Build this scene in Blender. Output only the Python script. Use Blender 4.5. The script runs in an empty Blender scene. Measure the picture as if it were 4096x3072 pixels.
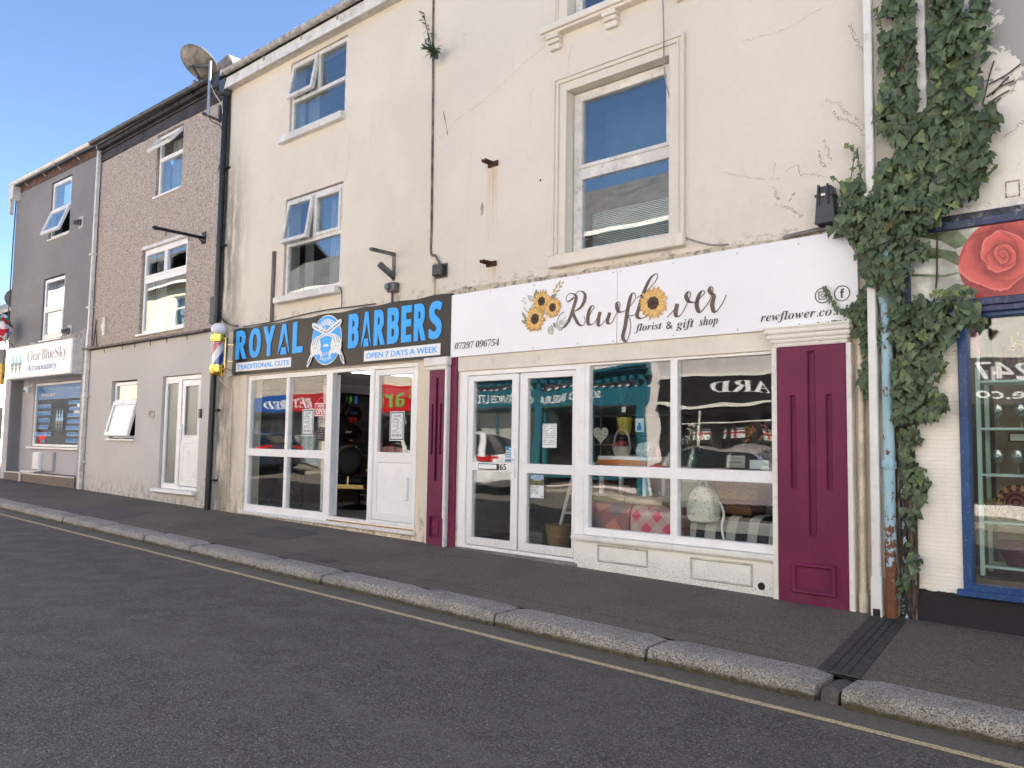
import bpy, bmesh, math, random
from mathutils import Vector, Matrix, noise

rad = math.radians
SC = bpy.context.scene
COL = SC.collection
rnd = random.Random(7)

# ------------------------------------------------------------------ camera
CAM_POS = Vector((0.0, -7.2, 1.5))
cd = bpy.data.cameras.new("camera")
cam = bpy.data.objects.new("camera", cd)
COL.objects.link(cam)
cd.sensor_width = 36.0
cd.lens = 3240.0 / 4096.0 * 36.0
cd.clip_start = 0.05
cd.clip_end = 3000.0
cr = Vector((0.74714954, 0.66447711, 0.01541875))
cu = -Vector((-0.03768517, 0.06551183, -0.99713992))
cb = -Vector((-0.66358676, 0.74443158, 0.07398807))
cam.matrix_world = Matrix(((cr.x, cu.x, cb.x, CAM_POS.x), (cr.y, cu.y, cb.y, CAM_POS.y), (cr.z, cu.z, cb.z, CAM_POS.z), (0, 0, 0, 1)))
SC.camera = cam

# ------------------------------------------------------------------ light
SUN_EL, SUN_AZ = rad(42), rad(38)          # azimuth measured from +Y towards +X
world = bpy.data.worlds.new("World")
SC.world = world
world.use_nodes = True
wn = world.node_tree
bg = wn.nodes["Background"]
sky = wn.nodes.new("ShaderNodeTexSky")
sky.sky_type = 'NISHITA'
sky.sun_disc = False
sky.sun_elevation = SUN_EL
sky.sun_rotation = SUN_AZ
sky.air_density = 1.0
sky.dust_density = 0.3
sky.ozone_density = 3.0
sky.altitude = 2500.0
bg.inputs[1].default_value = 0.05
wn.links.new(sky.outputs[0], bg.inputs[0])
sl = bpy.data.lights.new("sun", 'SUN')
sun = bpy.data.objects.new("sun", sl)
COL.objects.link(sun)
sl.energy = 5.0
sl.angle = rad(0.5)
sl.color = (1.0, 0.93, 0.83)
sdir = Vector((math.sin(SUN_AZ) * math.cos(SUN_EL), math.cos(SUN_AZ) * math.cos(SUN_EL), math.sin(SUN_EL)))
sun.rotation_euler = sdir.to_track_quat('Z', 'Y').to_euler()
sun.location = (20, 20, 40)
SC.view_settings.view_transform = 'Standard'
SC.view_settings.look = 'None'
SC.view_settings.gamma = 1.0
SC.view_settings.exposure = 2.68
SC.cycles.transparent_max_bounces = 24
SC.cycles.max_bounces = 10
SC.cycles.diffuse_bounces = 5
SC.cycles.glossy_bounces = 6
SC.cycles.sample_clamp_indirect = 6.0


def gz(x):
    """level of the pavement at the foot of the house fronts (the street falls to the right)"""
    return 0.13 - (x + 1.5) * 0.0125


# ------------------------------------------------------------------ mesh helpers
FR = [None]
ORG = {}


class MB:
    def __init__(s):
        s.v, s.f, s.m, s.mi = [], [], [], 0

    def add(s, vs, fs):
        o = len(s.v)
        s.v += [Vector(v) for v in vs]
        s.f += [[i + o for i in f] for f in fs]
        s.m += [s.mi] * len(fs)
        return o

    def box(s, x0, x1, y0, y1, z0, z1):
        return s.add([(x0, y0, z0), (x1, y0, z0), (x1, y1, z0), (x0, y1, z0), (x0, y0, z1), (x1, y0, z1), (x1, y1, z1), (x0, y1, z1)],
                     [(0, 3, 2, 1), (4, 5, 6, 7), (0, 1, 5, 4), (1, 2, 6, 5), (2, 3, 7, 6), (3, 0, 4, 7)])

    def obox(s, c, d, w, ux=(1, 0, 0), uy=(0, 1, 0)):
        """box with centre c, half sizes d,w.. along given axes"""
        ux, uy = Vector(ux).normalized(), Vector(uy).normalized()
        uz = ux.cross(uy)
        c = Vector(c)
        a, b, e = d, w[0], w[1]
        vs = [c + ux * (i * a) + uy * (j * b) + uz * (k * e) for k in (-1, 1) for j in (-1, 1) for i in (-1, 1)]
        return s.add(vs, [(0, 2, 3, 1), (4, 5, 7, 6), (0, 1, 5, 4), (1, 3, 7, 5), (3, 2, 6, 7), (2, 0, 4, 6)])

    def quad(s, *p):
        return s.add(p, [tuple(range(len(p)))])

    def prism(s, poly, y0, y1):
        """poly of (x,z), counter-clockwise seen from the street; front at y0"""
        a = sum(poly[i][0] * poly[(i + 1) % len(poly)][1] - poly[(i + 1) % len(poly)][0] * poly[i][1] for i in range(len(poly)))
        if a < 0:
            poly = poly[::-1]
        n = len(poly)
        vs = [(x, y0, z) for x, z in poly] + [(x, y1, z) for x, z in poly]
        fs = [tuple(range(n)), tuple(range(2 * n - 1, n - 1, -1))]
        fs += [(i, i + n, (i + 1) % n + n, (i + 1) % n) for i in range(n)]
        return s.add(vs, fs)

    def extr(s, poly, d):
        """poly of 3d points extruded by vector d"""
        n = len(poly)
        d = Vector(d)
        vs = [Vector(p) for p in poly] + [Vector(p) + d for p in poly]
        fs = [tuple(range(n)), tuple(range(2 * n - 1, n - 1, -1))] + [(i, i + n, (i + 1) % n + n, (i + 1) % n) for i in range(n)]
        return s.add(vs, fs)

    def wall(s, x0, x1, z0, z1, holes, y0, y1):
        xs = sorted({x0, x1} | {h[0] for h in holes} | {h[1] for h in holes})
        zs = sorted({z0, z1} | {h[2] for h in holes} | {h[3] for h in holes})
        nx, nz = len(xs), len(zs)

        def inh(i, k):
            if i < 0 or k < 0 or i >= nx - 1 or k >= nz - 1:
                return True
            cx, cz = (xs[i] + xs[i + 1]) / 2, (zs[k] + zs[k + 1]) / 2
            return any(h[0] < cx < h[1] and h[2] < cz < h[3] for h in holes)
        vs, idx, fs = [], {}, []

        def V(i, k, b):
            if (i, k, b) not in idx:
                idx[(i, k, b)] = len(vs)
                vs.append((xs[i], y1 if b else y0, zs[k]))
            return idx[(i, k, b)]
        for i in range(nx - 1):
            for k in range(nz - 1):
                if inh(i, k):
                    continue
                fs.append((V(i, k, 0), V(i + 1, k, 0), V(i + 1, k + 1, 0), V(i, k + 1, 0)))
                fs.append((V(i, k, 1), V(i, k + 1, 1), V(i + 1, k + 1, 1), V(i + 1, k, 1)))
                if inh(i - 1, k):
                    fs.append((V(i, k, 0), V(i, k + 1, 0), V(i, k + 1, 1), V(i, k, 1)))
                if inh(i + 1, k):
                    fs.append((V(i + 1, k, 0), V(i + 1, k, 1), V(i + 1, k + 1, 1), V(i + 1, k + 1, 0)))
                if inh(i, k - 1):
                    fs.append((V(i, k, 0), V(i, k, 1), V(i + 1, k, 1), V(i + 1, k, 0)))
                if inh(i, k + 1):
                    fs.append((V(i, k + 1, 0), V(i + 1, k + 1, 0), V(i + 1, k + 1, 1), V(i, k + 1, 1)))
        return s.add(vs, fs)

    def tube(s, pts, r, n=8, closed=False):
        pts = [Vector(p) for p in pts]
        rs = r if isinstance(r, (list, tuple)) else [r] * len(pts)
        vs, fs = [], []
        up = None
        for i, p in enumerate(pts):
            if closed:
                d = pts[(i + 1) % len(pts)] - pts[i - 1]
            else:
                d = pts[min(i + 1, len(pts) - 1)] - pts[max(i - 1, 0)]
            d.normalize()
            if up is None:
                up = d.orthogonal().normalized()
            up = (up - d * up.dot(d))
            up = up.normalized() if up.length > 1e-6 else d.orthogonal().normalized()
            w = d.cross(up)
            for k in range(n):
                a = 2 * math.pi * k / n
                vs.append(p + up * (rs[i] * math.cos(a)) + w * (rs[i] * math.sin(a)))
        m = len(pts)
        for i in range(m if closed else m - 1):
            j = (i + 1) % m
            for k in range(n):
                fs.append((i * n + k, i * n + (k + 1) % n, j * n + (k + 1) % n, j * n + k))
        if not closed:
            fs.append(tuple(range(n - 1, -1, -1)))
            fs.append(tuple((m - 1) * n + k for k in range(n)))
        return s.add(vs, fs)

    def lathe(s, prof, c, axis=(0, 0, 1), n=24, cap=True):
        """prof: (radius, height along axis)"""
        ax = Vector(axis).normalized()
        u = ax.orthogonal().normalized()
        w = ax.cross(u)
        c = Vector(c)
        vs, fs = [], []
        for r, h in prof:
            for k in range(n):
                a = 2 * math.pi * k / n
                vs.append(c + ax * h + (u * math.cos(a) + w * math.sin(a)) * r)
        for i in range(len(prof) - 1):
            for k in range(n):
                fs.append((i * n + k, i * n + (k + 1) % n, (i + 1) * n + (k + 1) % n, (i + 1) * n + k))
        if cap:
            fs.append(tuple(range(n - 1, -1, -1)))
            fs.append(tuple((len(prof) - 1) * n + k for k in range(n)))
        return s.add(vs, fs)

    def loft(s, rings, closed_ring=True, cap=True):
        n = len(rings[0])
        vs = [p for r in rings for p in r]
        fs = []
        for i in range(len(rings) - 1):
            for k in range(n if closed_ring else n - 1):
                fs.append((i * n + k, i * n + (k + 1) % n, (i + 1) * n + (k + 1) % n, (i + 1) * n + k))
        if cap:
            fs.append(tuple(range(n - 1, -1, -1)))
            fs.append(tuple((len(rings) - 1) * n + k for k in range(n)))
        return s.add(vs, fs)

    def xf(s, start, M, pivot=(0, 0, 0)):
        pv = Vector(pivot)
        for i in range(start, len(s.v)):
            s.v[i] = pv + M @ (s.v[i] - pv)

    def build(s, name, mats, parent=None, bevel=0, smooth=None, label=None, cat=None, group=None, kind=None, seg=1, org=None, fixn=False):
        me = bpy.data.meshes.new(name)
        vs = s.v
        if FR[0] is not None:
            vs = [FR[0] @ v for v in vs]
        if parent is not None:
            og = ORG[parent.name]
        elif kind == 'structure':
            og = Vector((0, 0, 0))
        else:
            if org is None:
                mn = Vector([min(v[i] for v in vs) for i in range(3)])
                mx = Vector([max(v[i] for v in vs) for i in range(3)])
                og = Vector(((mn.x + mx.x) / 2, (mn.y + mx.y) / 2, mn.z))
            else:
                og = Vector(org)
        me.from_pydata([v - og for v in vs], [], s.f)
        if not isinstance(mats, (list, tuple)):
            mats = [mats]
        for m in mats:
            me.materials.append(m)
        if len(mats) > 1:
            me.polygons.foreach_set("material_index", s.m)
        if bevel or fixn:
            bm = bmesh.new()
            bm.from_mesh(me)
            if fixn:
                bmesh.ops.recalc_face_normals(bm, faces=bm.faces)
            if bevel:
                es = [e for e in bm.edges if len(e.link_faces) == 2 and e.calc_face_angle(0) > 0.5]
                bmesh.ops.bevel(bm, geom=es, offset=bevel, segments=seg, affect='EDGES', clamp_overlap=True)
            bm.to_mesh(me)
            bm.free()
        if smooth:
            me.polygons.foreach_set("use_smooth", [True] * len(me.polygons))
            me.set_sharp_from_angle(angle=rad(smooth))
        me.update()
        o = bpy.data.objects.new(name, me)
        COL.objects.link(o)
        if parent is not None:
            o.parent = parent
        else:
            o.location = og
        ORG[o.name] = og
        tag(o, label, cat, group, kind)
        return o


def tag(o, label=None, cat=None, group=None, kind=None):
    if label:
        o["label"] = label
    if cat:
        o["category"] = cat
    if group:
        o["group"] = group
    if kind:
        o["kind"] = kind


def thing(name, label, cat, loc, group=None):
    o = bpy.data.objects.new(name, None)
    COL.objects.link(o)
    l = Vector(loc)
    if FR[0] is not None:
        l = FR[0] @ l
    o.location = l
    o.empty_display_size = 0.1
    ORG[o.name] = l
    tag(o, label, cat, group)
    return o


def dup(root, loc, label, group=None):
    """a copy of a thing with copies of its parts and sub-parts"""
    r = root.copy()
    COL.objects.link(r)
    r.location = loc
    r["label"] = label
    ORG[r.name] = Vector(loc)
    if group:
        r["group"] = group
    for ch in list(root.children):
        c = ch.copy()
        COL.objects.link(c)
        c.parent = r
        for g in list(ch.children):
            d = g.copy()
            COL.objects.link(d)
            d.parent = c
    return r


def onp(x, z, y):
    """a spot measured on the plane of the house fronts carried to the parallel plane at depth y"""
    k = (7.2 + y) / 7.2
    return x * k, 1.5 + (z - 1.5) * k


def spline(pts, n=6):
    P = [Vector((p[0], p[1], 0)) if len(p) == 2 else Vector(p) for p in pts]
    out = []
    for i in range(len(P) - 1):
        a, b, c, d = P[max(i - 1, 0)], P[i], P[i + 1], P[min(i + 2, len(P) - 1)]
        for k in range(n):
            t = k / n
            out.append(0.5 * ((2 * b) + (c - a) * t + (2 * a - 5 * b + 4 * c - d) * t * t + (3 * b - a - 3 * c + d) * t ** 3))
    out.append(P[-1])
    return out


# ------------------------------------------------------------------ lettering (built-in typeface only)
def fm(s, kind):
    base = dict(it=(0x1D434, 0x1D44E, None), bi=(0x1D468, 0x1D482, 0x1D7CE), b=(0x1D400, 0x1D41A, 0x1D7CE),
                sb=(0x1D5D4, 0x1D5EE, 0x1D7EC), sc=(0x1D4D0, 0x1D4EA, None))[kind]
    o = ''
    for ch in s:
        if 'A' <= ch <= 'Z':
            o += chr(base[0] + ord(ch) - 65)
        elif 'a' <= ch <= 'z':
            o += '\u210e' if (kind == 'it' and ch == 'h') else chr(base[1] + ord(ch) - 97)
        elif ch.isdigit() and base[2]:
            o += chr(base[2] + ord(ch) - 48)
        else:
            o += ch
    return o


def txt_mb(mb, s, x0, x1, z0, z1, y, depth=0.003, flip=False, fat=0.0, shear=0.0):
    """text filling the rectangle x0..x1, z0..z1 on the plane y; flip: faces +Y instead of -Y"""
    c = bpy.data.curves.new("lettering", 'FONT')
    c.body = s
    c.size = 1.0
    c.resolution_u = 3
    c.offset = fat
    c.shear = shear
    o = bpy.data.objects.new("lettering", c)
    me = bpy.data.meshes.new_from_object(o)
    vs = [v.co.copy() for v in me.vertices]
    fs = [tuple(p.vertices) for p in me.polygons]
    bpy.data.objects.remove(o)
    bpy.data.curves.remove(c)
    bpy.data.meshes.remove(me)
    if not vs:
        return
    ax, bx = min(v.x for v in vs), max(v.x for v in vs)
    az, bz = min(v.y for v in vs), max(v.y for v in vs)
    out, n = [], len(vs)
    for v in vs:
        u, w = (v.x - ax) / (bx - ax), (v.y - az) / (bz - az)
        xx = x1 + (x0 - x1) * u if flip else x0 + (x1 - x0) * u
        out.append((xx, y, z0 + (z1 - z0) * w))
    back = [(p[0], p[1] + (-depth if flip else depth), p[2]) for p in out]
    cnt = {}
    for f in fs:
        for i in range(len(f)):
            e = (f[i], f[(i + 1) % len(f)])
            cnt[e] = 1
    side = [(a, a + n, b + n, b) for (a, b) in cnt if (b, a) not in cnt]
    mb.add(out + back, fs + side)


def txt(s, x0, x1, z0, z1, y, m, parent, name="lettering", **k):
    mb = MB()
    txt_mb(mb, s, x0, x1, z0, z1, y, **k)
    if mb.v:
        return mb.build(name, m, parent)


# ------------------------------------------------------------------ materials
class NT:
    def __init__(s, name):
        s.mat = bpy.data.materials.new(name)
        s.mat.use_nodes = True
        s.t = s.mat.node_tree
        s.b = s.t.nodes["Principled BSDF"]
        s.out = s.t.nodes["Material Output"]
        g = s.t.nodes.new("ShaderNodeNewGeometry")
        s.pos = g.outputs["Position"]
        s.nrm = g.outputs["Normal"]

    def n(s, kind, **kw):
        nd = s.t.nodes.new("ShaderNode" + kind)
        for k, v in kw.items():
            if hasattr(nd, k) and k not in ('inputs',):
                setattr(nd, k, v)
        return nd

    def set(s, sock, v):
        if isinstance(v, bpy.types.NodeSocket):
            s.t.links.new(v, sock)
        elif isinstance(v, (tuple, list)) and len(v) == 3 and sock.type == 'RGBA':
            sock.default_value = (*v, 1)
        else:
            sock.default_value = v

    def scale(s, v, sc):
        m = s.n("VectorMath", operation='MULTIPLY')
        s.set(m.inputs[0], v)
        m.inputs[1].default_value = sc if isinstance(sc, (tuple, list)) else (sc, sc, sc)
        return m.outputs[0]

    def noise(s, sc, detail=4, rough=.55, vec=None, w=0.0):
        m = s.n("TexNoise")
        s.set(m.inputs["Vector"], s.scale(vec or s.pos, sc))
        m.inputs["Scale"].default_value = 1
        m.inputs["Detail"].default_value = detail
        m.inputs["Roughness"].default_value = rough
        m.inputs["Distortion"].default_value = w
        return m.outputs[0]

    def voro(s, sc, feature='F1', out=0, vec=None, rnd_=1.0):
        m = s.n("TexVoronoi", feature=feature)
        s.set(m.inputs["Vector"], s.scale(vec or s.pos, sc))
        m.inputs["Scale"].default_value = 1
        m.inputs["Randomness"].default_value = rnd_
        return m.outputs[out]

    def ramp(s, f, a, b, ca=0.0, cb=1.0):
        m = s.n("MapRange", interpolation_type='SMOOTHSTEP')
        s.set(m.inputs[0], f)
        for i, v in enumerate((a, b, ca, cb)):
            m.inputs[i + 1].default_value = v
        return m.outputs[0]

    def lin(s, f, a, b, ca=0.0, cb=1.0):
        m = s.n("MapRange")
        s.set(m.inputs[0], f)
        for i, v in enumerate((a, b, ca, cb)):
            m.inputs[i + 1].default_value = v
        return m.outputs[0]

    def math(s, op, a, b=0.0, c=None):
        m = s.n("Math", operation=op)
        s.set(m.inputs[0], a)
        s.set(m.inputs[1], b)
        if c is not None:
            s.set(m.inputs[2], c)
        return m.outputs[0]

    def mul(s, *a):
        r = a[0]
        for b in a[1:]:
            r = s.math('MULTIPLY', r, b)
        return r

    def mix(s, f, a, b, blend='MIX'):
        m = s.n("Mix", data_type='RGBA', blend_type=blend)
        s.set(m.inputs[0], f)
        s.set(m.inputs[6], a)
        s.set(m.inputs[7], b)
        return m.outputs[2]

    def sep(s, v=None):
        m = s.n("SeparateXYZ")
        s.set(m.inputs[0], v or s.pos)
        return m.outputs

    def band(s, c, lo, hi, e):
        """1 between lo and hi with soft edges e"""
        return s.mul(s.ramp(c, lo - e, lo + e), s.ramp(c, hi + e, hi - e))

    def bump(s, h, strength=.3, dist=.01):
        m = s.n("Bump")
        m.inputs["Strength"].default_value = strength
        m.inputs["Distance"].default_value = dist
        s.set(m.inputs["Height"], h)
        s.t.links.new(m.outputs[0], s.b.inputs["Normal"])
        return m.outputs[0]

    def done(s, col=None, rough=None, metal=None, spec=None):
        if col is not None:
            s.set(s.b.inputs["Base Color"], col)
        if rough is not None:
            s.set(s.b.inputs["Roughness"], rough)
        if metal is not None:
            s.set(s.b.inputs["Metallic"], metal)
        if spec is not None:
            s.set(s.b.inputs["Specular IOR Level"], spec)
        return s.mat


def pm(name, col, rough=.55, var=.12, vs=6, metal=0, bump=0, bs=60, spec=.5, dirt=0, dcol=(.12, .10, .08), ds=9):
    """plain material with slight mottling, optional dirt blotches and bump"""
    t = NT(name)
    c = tuple(col)
    if var:
        d = tuple(max(0, x * (1 - var * 1.6)) for x in c)
        l = tuple(min(1, x * (1 + var * .7)) for x in c)
        cc = t.mix(t.ramp(t.noise(vs, 6, .6), .3, .7), d, l)
    else:
        cc = c
    if dirt:
        cc = t.mix(t.mul(t.ramp(t.noise(ds, 8, .7), .52, .72), dirt), cc, dcol)
    if bump:
        t.bump(t.noise(bs, 5, .6), bump, .01)
    return t.done(cc, rough, metal, spec)


def glass(name="window_glass", f0=.075, tint=(.86, .91, .89), wav=.012, sc=(1.1, 1, 1.6)):
    t = NT(name)
    t.t.nodes.remove(t.b)
    lw = t.n("LayerWeight")
    lw.inputs[0].default_value = .5
    bp = t.n("Bump")
    bp.inputs["Strength"].default_value = 1.0
    bp.inputs["Distance"].default_value = wav
    t.set(bp.inputs["Height"], t.noise(sc, 1, .4))
    F = t.math('ADD', t.mul(t.math('POWER', lw.outputs["Facing"], 5.0), 1 - f0), f0)
    tr = t.n("BsdfTransparent")
    tr.inputs[0].default_value = (*tint, 1)
    gl = t.n("BsdfGlossy")
    gl.inputs["Roughness"].default_value = 0.0
    gl.inputs[0].default_value = (1, 1, 1, 1)
    t.t.links.new(bp.outputs[0], gl.inputs["Normal"])
    mx = t.n("MixShader")
    t.set(mx.inputs[0], F)
    t.t.links.new(tr.outputs[0], mx.inputs[1])
    t.t.links.new(gl.outputs[0], mx.inputs[2])
    t.t.links.new(mx.outputs[0], t.out.inputs[0])
    return t.mat


def emit(name, col, st):
    t = NT(name)
    t.set(t.b.inputs["Base Color"], col)
    t.set(t.b.inputs["Emission Color"], col)
    t.b.inputs["Emission Strength"].default_value = st
    return t.mat


def render_wall(name, col, left=None, base=None, top=None, streak=.5, crack=True, rust=(), tint2=None):
    """painted render: mottling, run-down streaks, hairline cracks, grime where given"""
    t = NT(name)
    x, y, z = t.sep()
    big = t.noise(.55, 5, .6)
    c = t.mix(t.ramp(big, .35, .68), tuple(v * .93 for v in col), tuple(min(1, v * 1.03) for v in col))
    if tint2:
        c = t.mix(t.ramp(x, tint2[0], tint2[1]), c, t.mix(t.ramp(big, .35, .68), tuple(v * .94 for v in tint2[2]), tint2[2]))
    c = t.mix(t.mul(t.ramp(t.noise(14, 6, .7), .5, .75), .10), c, (.42, .37, .31))
    vp = t.n("SeparateColor")
    t.set(vp.inputs[0], t.voro((.55, .55, .8), 'SMOOTH_F1', 1))
    c = t.mix(t.ramp(vp.outputs[0], .3, .8, 0, .10), c, (.52, .46, .40))
    c = t.mix(t.mul(t.ramp(t.noise(2.1, 7, .7), .56, .72), .20), c, (.50, .44, .37))
    st = t.mul(t.ramp(t.noise((7, 7, .45), 5, .65), .56, .80), t.ramp(t.noise(.9, 3), .45, .65), streak * .6)
    c = t.mix(st, c, (.33, .30, .27))
    fine = t.mul(t.ramp(t.noise((38, 38, 2.2), 4, .7), .62, .78), t.ramp(t.noise(1.3, 3), .5, .62), .45 * streak)
    c = t.mix(fine, c, (.25, .23, .21))
    if left is not None:
        g = t.mul(t.ramp(x, left + 1.0, left + .02), t.ramp(t.noise((5, 5, 1.1), 7, .72), .33, .58), t.ramp(z, 7.4, 5.2), .85)
        c = t.mix(g, c, (.13, .12, .10))
    if base is not None:
        g = t.mul(t.ramp(z, base + .55, base - .05), t.ramp(t.noise((9, 9, 5), 8, .75), .44, .66), .75)
        c = t.mix(g, c, (.17, .15, .10))
    if top is not None:
        g = t.mul(t.band(z, top[0], top[1], .05), t.ramp(t.noise((6, 6, 9), 8, .75), .50, .64), .5)
        c = t.mix(g, c, (.21, .19, .15))
    if crack:
        v = t.n("VectorMath", operation='ADD')
        nz = t.n("TexNoise")
        t.set(nz.inputs["Vector"], t.scale(t.pos, 2.3))
        nz.inputs["Scale"].default_value = 1
        nz.inputs["Detail"].default_value = 6
        t.set(v.inputs[0], t.pos)
        t.set(v.inputs[1], t.scale(nz.outputs[1], .5))
        e = t.voro(.62, 'DISTANCE_TO_EDGE', 0, v.outputs[0])
        cr_ = t.mul(t.ramp(e, .0026, .0008), t.ramp(t.noise(.7, 2), .57, .63), t.ramp(t.noise(3.1, 3), .45, .6), .42)
        c = t.mix(cr_, c, (.22, .19, .16))
        pits = t.mul(t.ramp(t.voro(2.6), .035, .02), t.ramp(t.noise(1.7, 2), .55, .6))
        c = t.mix(pits, c, (.16, .11, .07))
    for (rx, rz0, rz1) in rust:
        g = t.mul(t.band(x, rx - .085, rx + .085, .05), t.lin(z, rz0, rz1, 0.05, 1.0), t.ramp(z, rz1 + .01, rz1 - .01),
                  t.ramp(z, rz0 - .05, rz0 + .1), t.ramp(t.noise((34, 34, 1.2), 4, .7), .36, .66), .75)
        c = t.mix(g, c, (.50, .30, .10))
    h = t.math('ADD', t.math('ADD', t.mul(t.noise(3.0, 4), 1.0), t.mul(t.noise((9, 9, 14), 4, .6), .35)), t.mul(t.noise(55, 5, .7), .14))
    t.bump(h, .55, .022)
    return t.done(c, .78, 0, .25)


M = {}
CREAM = (.73, .665, .555)
M['cream'] = render_wall("cream_render", CREAM, left=-13.35, base=None, streak=.55, tint2=(-8.3, -7.2, (.72, .662, .572)),
                         top=(3.40, 3.56), rust=((-6.80, 3.9, 4.97), (-6.75, 3.42, 3.72)))
M['cream_low'] = render_wall("cream_shop_render", (.75, .665, .535), left=-13.35, base=.35, streak=.6, crack=False)
M['greyrender'] = render_wall("grey_smooth_render", (.228, .224, .23), streak=.25, crack=False)
M['greyshop'] = render_wall("pale_grey_shop_render", (.50, .495, .505), streak=.25, crack=False)
M['lowrender'] = render_wall("grey_beige_render", (.575, .553, .523), base=.33, streak=.35, crack=False)
M['white_render'] = None

t = NT("pebbledash")
vcol = t.voro(62, 'F1', 1)
s_ = t.n("SeparateColor")
t.set(s_.inputs[0], vcol)
c = t.mix(t.ramp(s_.outputs[0], .15, .85), (.17, .138, .112), (.66, .575, .495))
c = t.mix(t.ramp(s_.outputs[1], .8, .9), c, (.68, .60, .53))
c = t.mix(.40, c, (.45, .385, .325))
c = t.mix(t.mul(t.ramp(t.noise((6, 6, .5), 4), .58, .72), .25), c, (.42, .37, .33))
x, y, z = t.sep()
g = t.mul(t.band(x, -14.0, -13.72, .1), t.band(z, 3.6, 6.4, .5), t.ramp(t.noise((14, 14, 1.5), 5, .7), .52, .62), .7)
c = t.mix(g, c, (.62, .55, .47))
t.bump(t.voro(62), .9, .012)
M['pebble'] = t.done(c, .9, 0, .2)

# peeling white paint over grey
t = NT("peeling_white_render")
x, y, z = t.sep()
pn = t.noise(3.1, 7, .62, w=.4)
reg = t.mul(t.ramp(x, -1.50, -1.30), t.ramp(z, 4.2, 4.85))
reg2 = t.math('MAXIMUM', reg, t.mul(t.band(x, -1.5, -1.2, .06), t.band(z, 4.4, 4.75, .08), .78))
pk = t.ramp(t.math('ADD', pn, t.mul(reg2, .17)), .628, .640)
c = t.mix(t.ramp(t.noise(1.2, 5), .35, .7), (.76, .715, .655), (.82, .78, .72))
c = t.mix(t.mul(t.ramp(t.noise((24, 24, 4), 6, .7), .55, .8), .22), c, (.4, .36, .3))
v = t.n("VectorMath", operation='ADD')
nz = t.n("TexNoise")
t.set(nz.inputs["Vector"], t.scale(t.pos, 4))
nz.inputs["Scale"].default_value = 1
nz.inputs["Detail"].default_value = 5
t.set(v.inputs[0], t.pos)
t.set(v.inputs[1], t.scale(nz.outputs[1], .35))
e = t.voro(1.7, 'DISTANCE_TO_EDGE', 0, v.outputs[0])
c = t.mix(t.mul(t.ramp(e, .006, .002), t.ramp(t.noise(1.3, 2), .5, .56), .6), c, (.25, .21, .17))
c = t.mix(t.mul(t.ramp(z, 3.55, 3.35), t.ramp(t.noise(7, 7, .7), .42, .62), .6), c, (.33, .30, .26))
c = t.mix(pk, c, (.36, .355, .345))
t.bump(t.math('ADD', t.mul(pk, -.6), t.mul(t.noise(30, 5, .7), .3)), .5, .01)
M['white_render'] = t.done(c, .8, 0, .25)

# split-face stone cladding painted cream (thin broken courses)
t = NT("split_stone_cladding")
x, y, z = t.sep()
cmb = t.n("CombineXYZ")
t.set(cmb.inputs[0], t.math('ADD', t.math('ADD', x, y), t.mul(t.noise(18, 3), .02)))
t.set(cmb.inputs[1], t.math('ADD', z, t.mul(t.noise(9, 3), .018)))
br = t.n("TexBrick")
t.set(br.inputs["Vector"], cmb.outputs[0])
br.inputs["Color1"].default_value = (1, 1, 1, 1)
br.inputs["Color2"].default_value = (.45, .45, .45, 1)
br.inputs["Mortar"].default_value = (0, 0, 0, 1)
br.inputs["Scale"].default_value = 1
br.inputs["Mortar Size"].default_value = .0035
br.inputs["Mortar Smooth"].default_value = .5
br.inputs["Brick Width"].default_value = .21
br.inputs["Row Height"].default_value = .034
br.offset = .37
sp = t.n("SeparateColor")
t.set(sp.inputs[0], br.outputs[0])
h = t.math('ADD', t.mul(sp.outputs[0], .6), t.mul(t.noise((26, 26, 60), 5, .65), .7))
t.bump(h, .5, .016)
black = t.ramp(t.math('ADD', z, t.mul(t.noise(14, 3), .03)), .405, .395)
c = t.mix(t.ramp(t.noise(5, 5), .35, .7), (.87, .82, .73), (.91, .86, .77))
c = t.mix(t.mul(br.outputs["Fac"], .16), c, (.40, .33, .24))
c = t.mix(black, c, (.022, .021, .024))
M['stone'] = t.done(c, .72, 0, .3)

# asphalt carriageway
t = NT("road_asphalt")
x, y, z = t.sep()
vc = t.n("SeparateColor")
t.set(vc.inputs[0], t.voro(120, 'F1', 1))
c = t.mix(t.ramp(vc.outputs[0], .1, .95), (.047, .0415, .0365), (.150, .133, .116))
vc2 = t.n("SeparateColor")
t.set(vc2.inputs[0], t.voro(150, 'F1', 1))
c = t.mix(t.ramp(vc2.outputs[1], .965, .985), c, (.34, .33, .32))
c = t.mix(t.mul(t.ramp(t.noise(.9, 6, .6), .4, .7), .35), c, (.116, .103, .091))
trk = t.math('ADD', y, t.mul(t.noise((.35, 1, 1), 3), .5))
c = t.mix(t.mul(t.math('MAXIMUM', t.band(trk, -4.35, -3.95, .22), t.band(trk, -6.0, -5.6, .25)), .22), c, (.15, .135, .12))
c = t.mix(t.mul(t.ramp(t.noise((1.6, 2.6, 1), 5, .65), .60, .70), .35), c, (.045, .04, .036))
c = t.mix(t.ramp(t.voro(1.1), .012, .008), c, (.50, .47, .43))
gut = t.mul(t.ramp(t.math('ADD', y, t.mul(t.noise(2.2, 5), .16)), -2.62, -2.36), .8)
cg = t.mix(t.ramp(t.noise(40, 5, .7), .3, .7), (.11, .094, .076), (.185, .160, .13))
c = t.mix(gut, c, cg)
c = t.mix(t.mul(gut, t.ramp(t.noise(60, 5, .8), .64, .70)), c, (.20, .16, .10))
h = t.math('ADD', t.mul(t.voro(120), 1.0), t.mul(t.noise(260, 3), .5))
t.bump(h, .6, .007)
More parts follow.
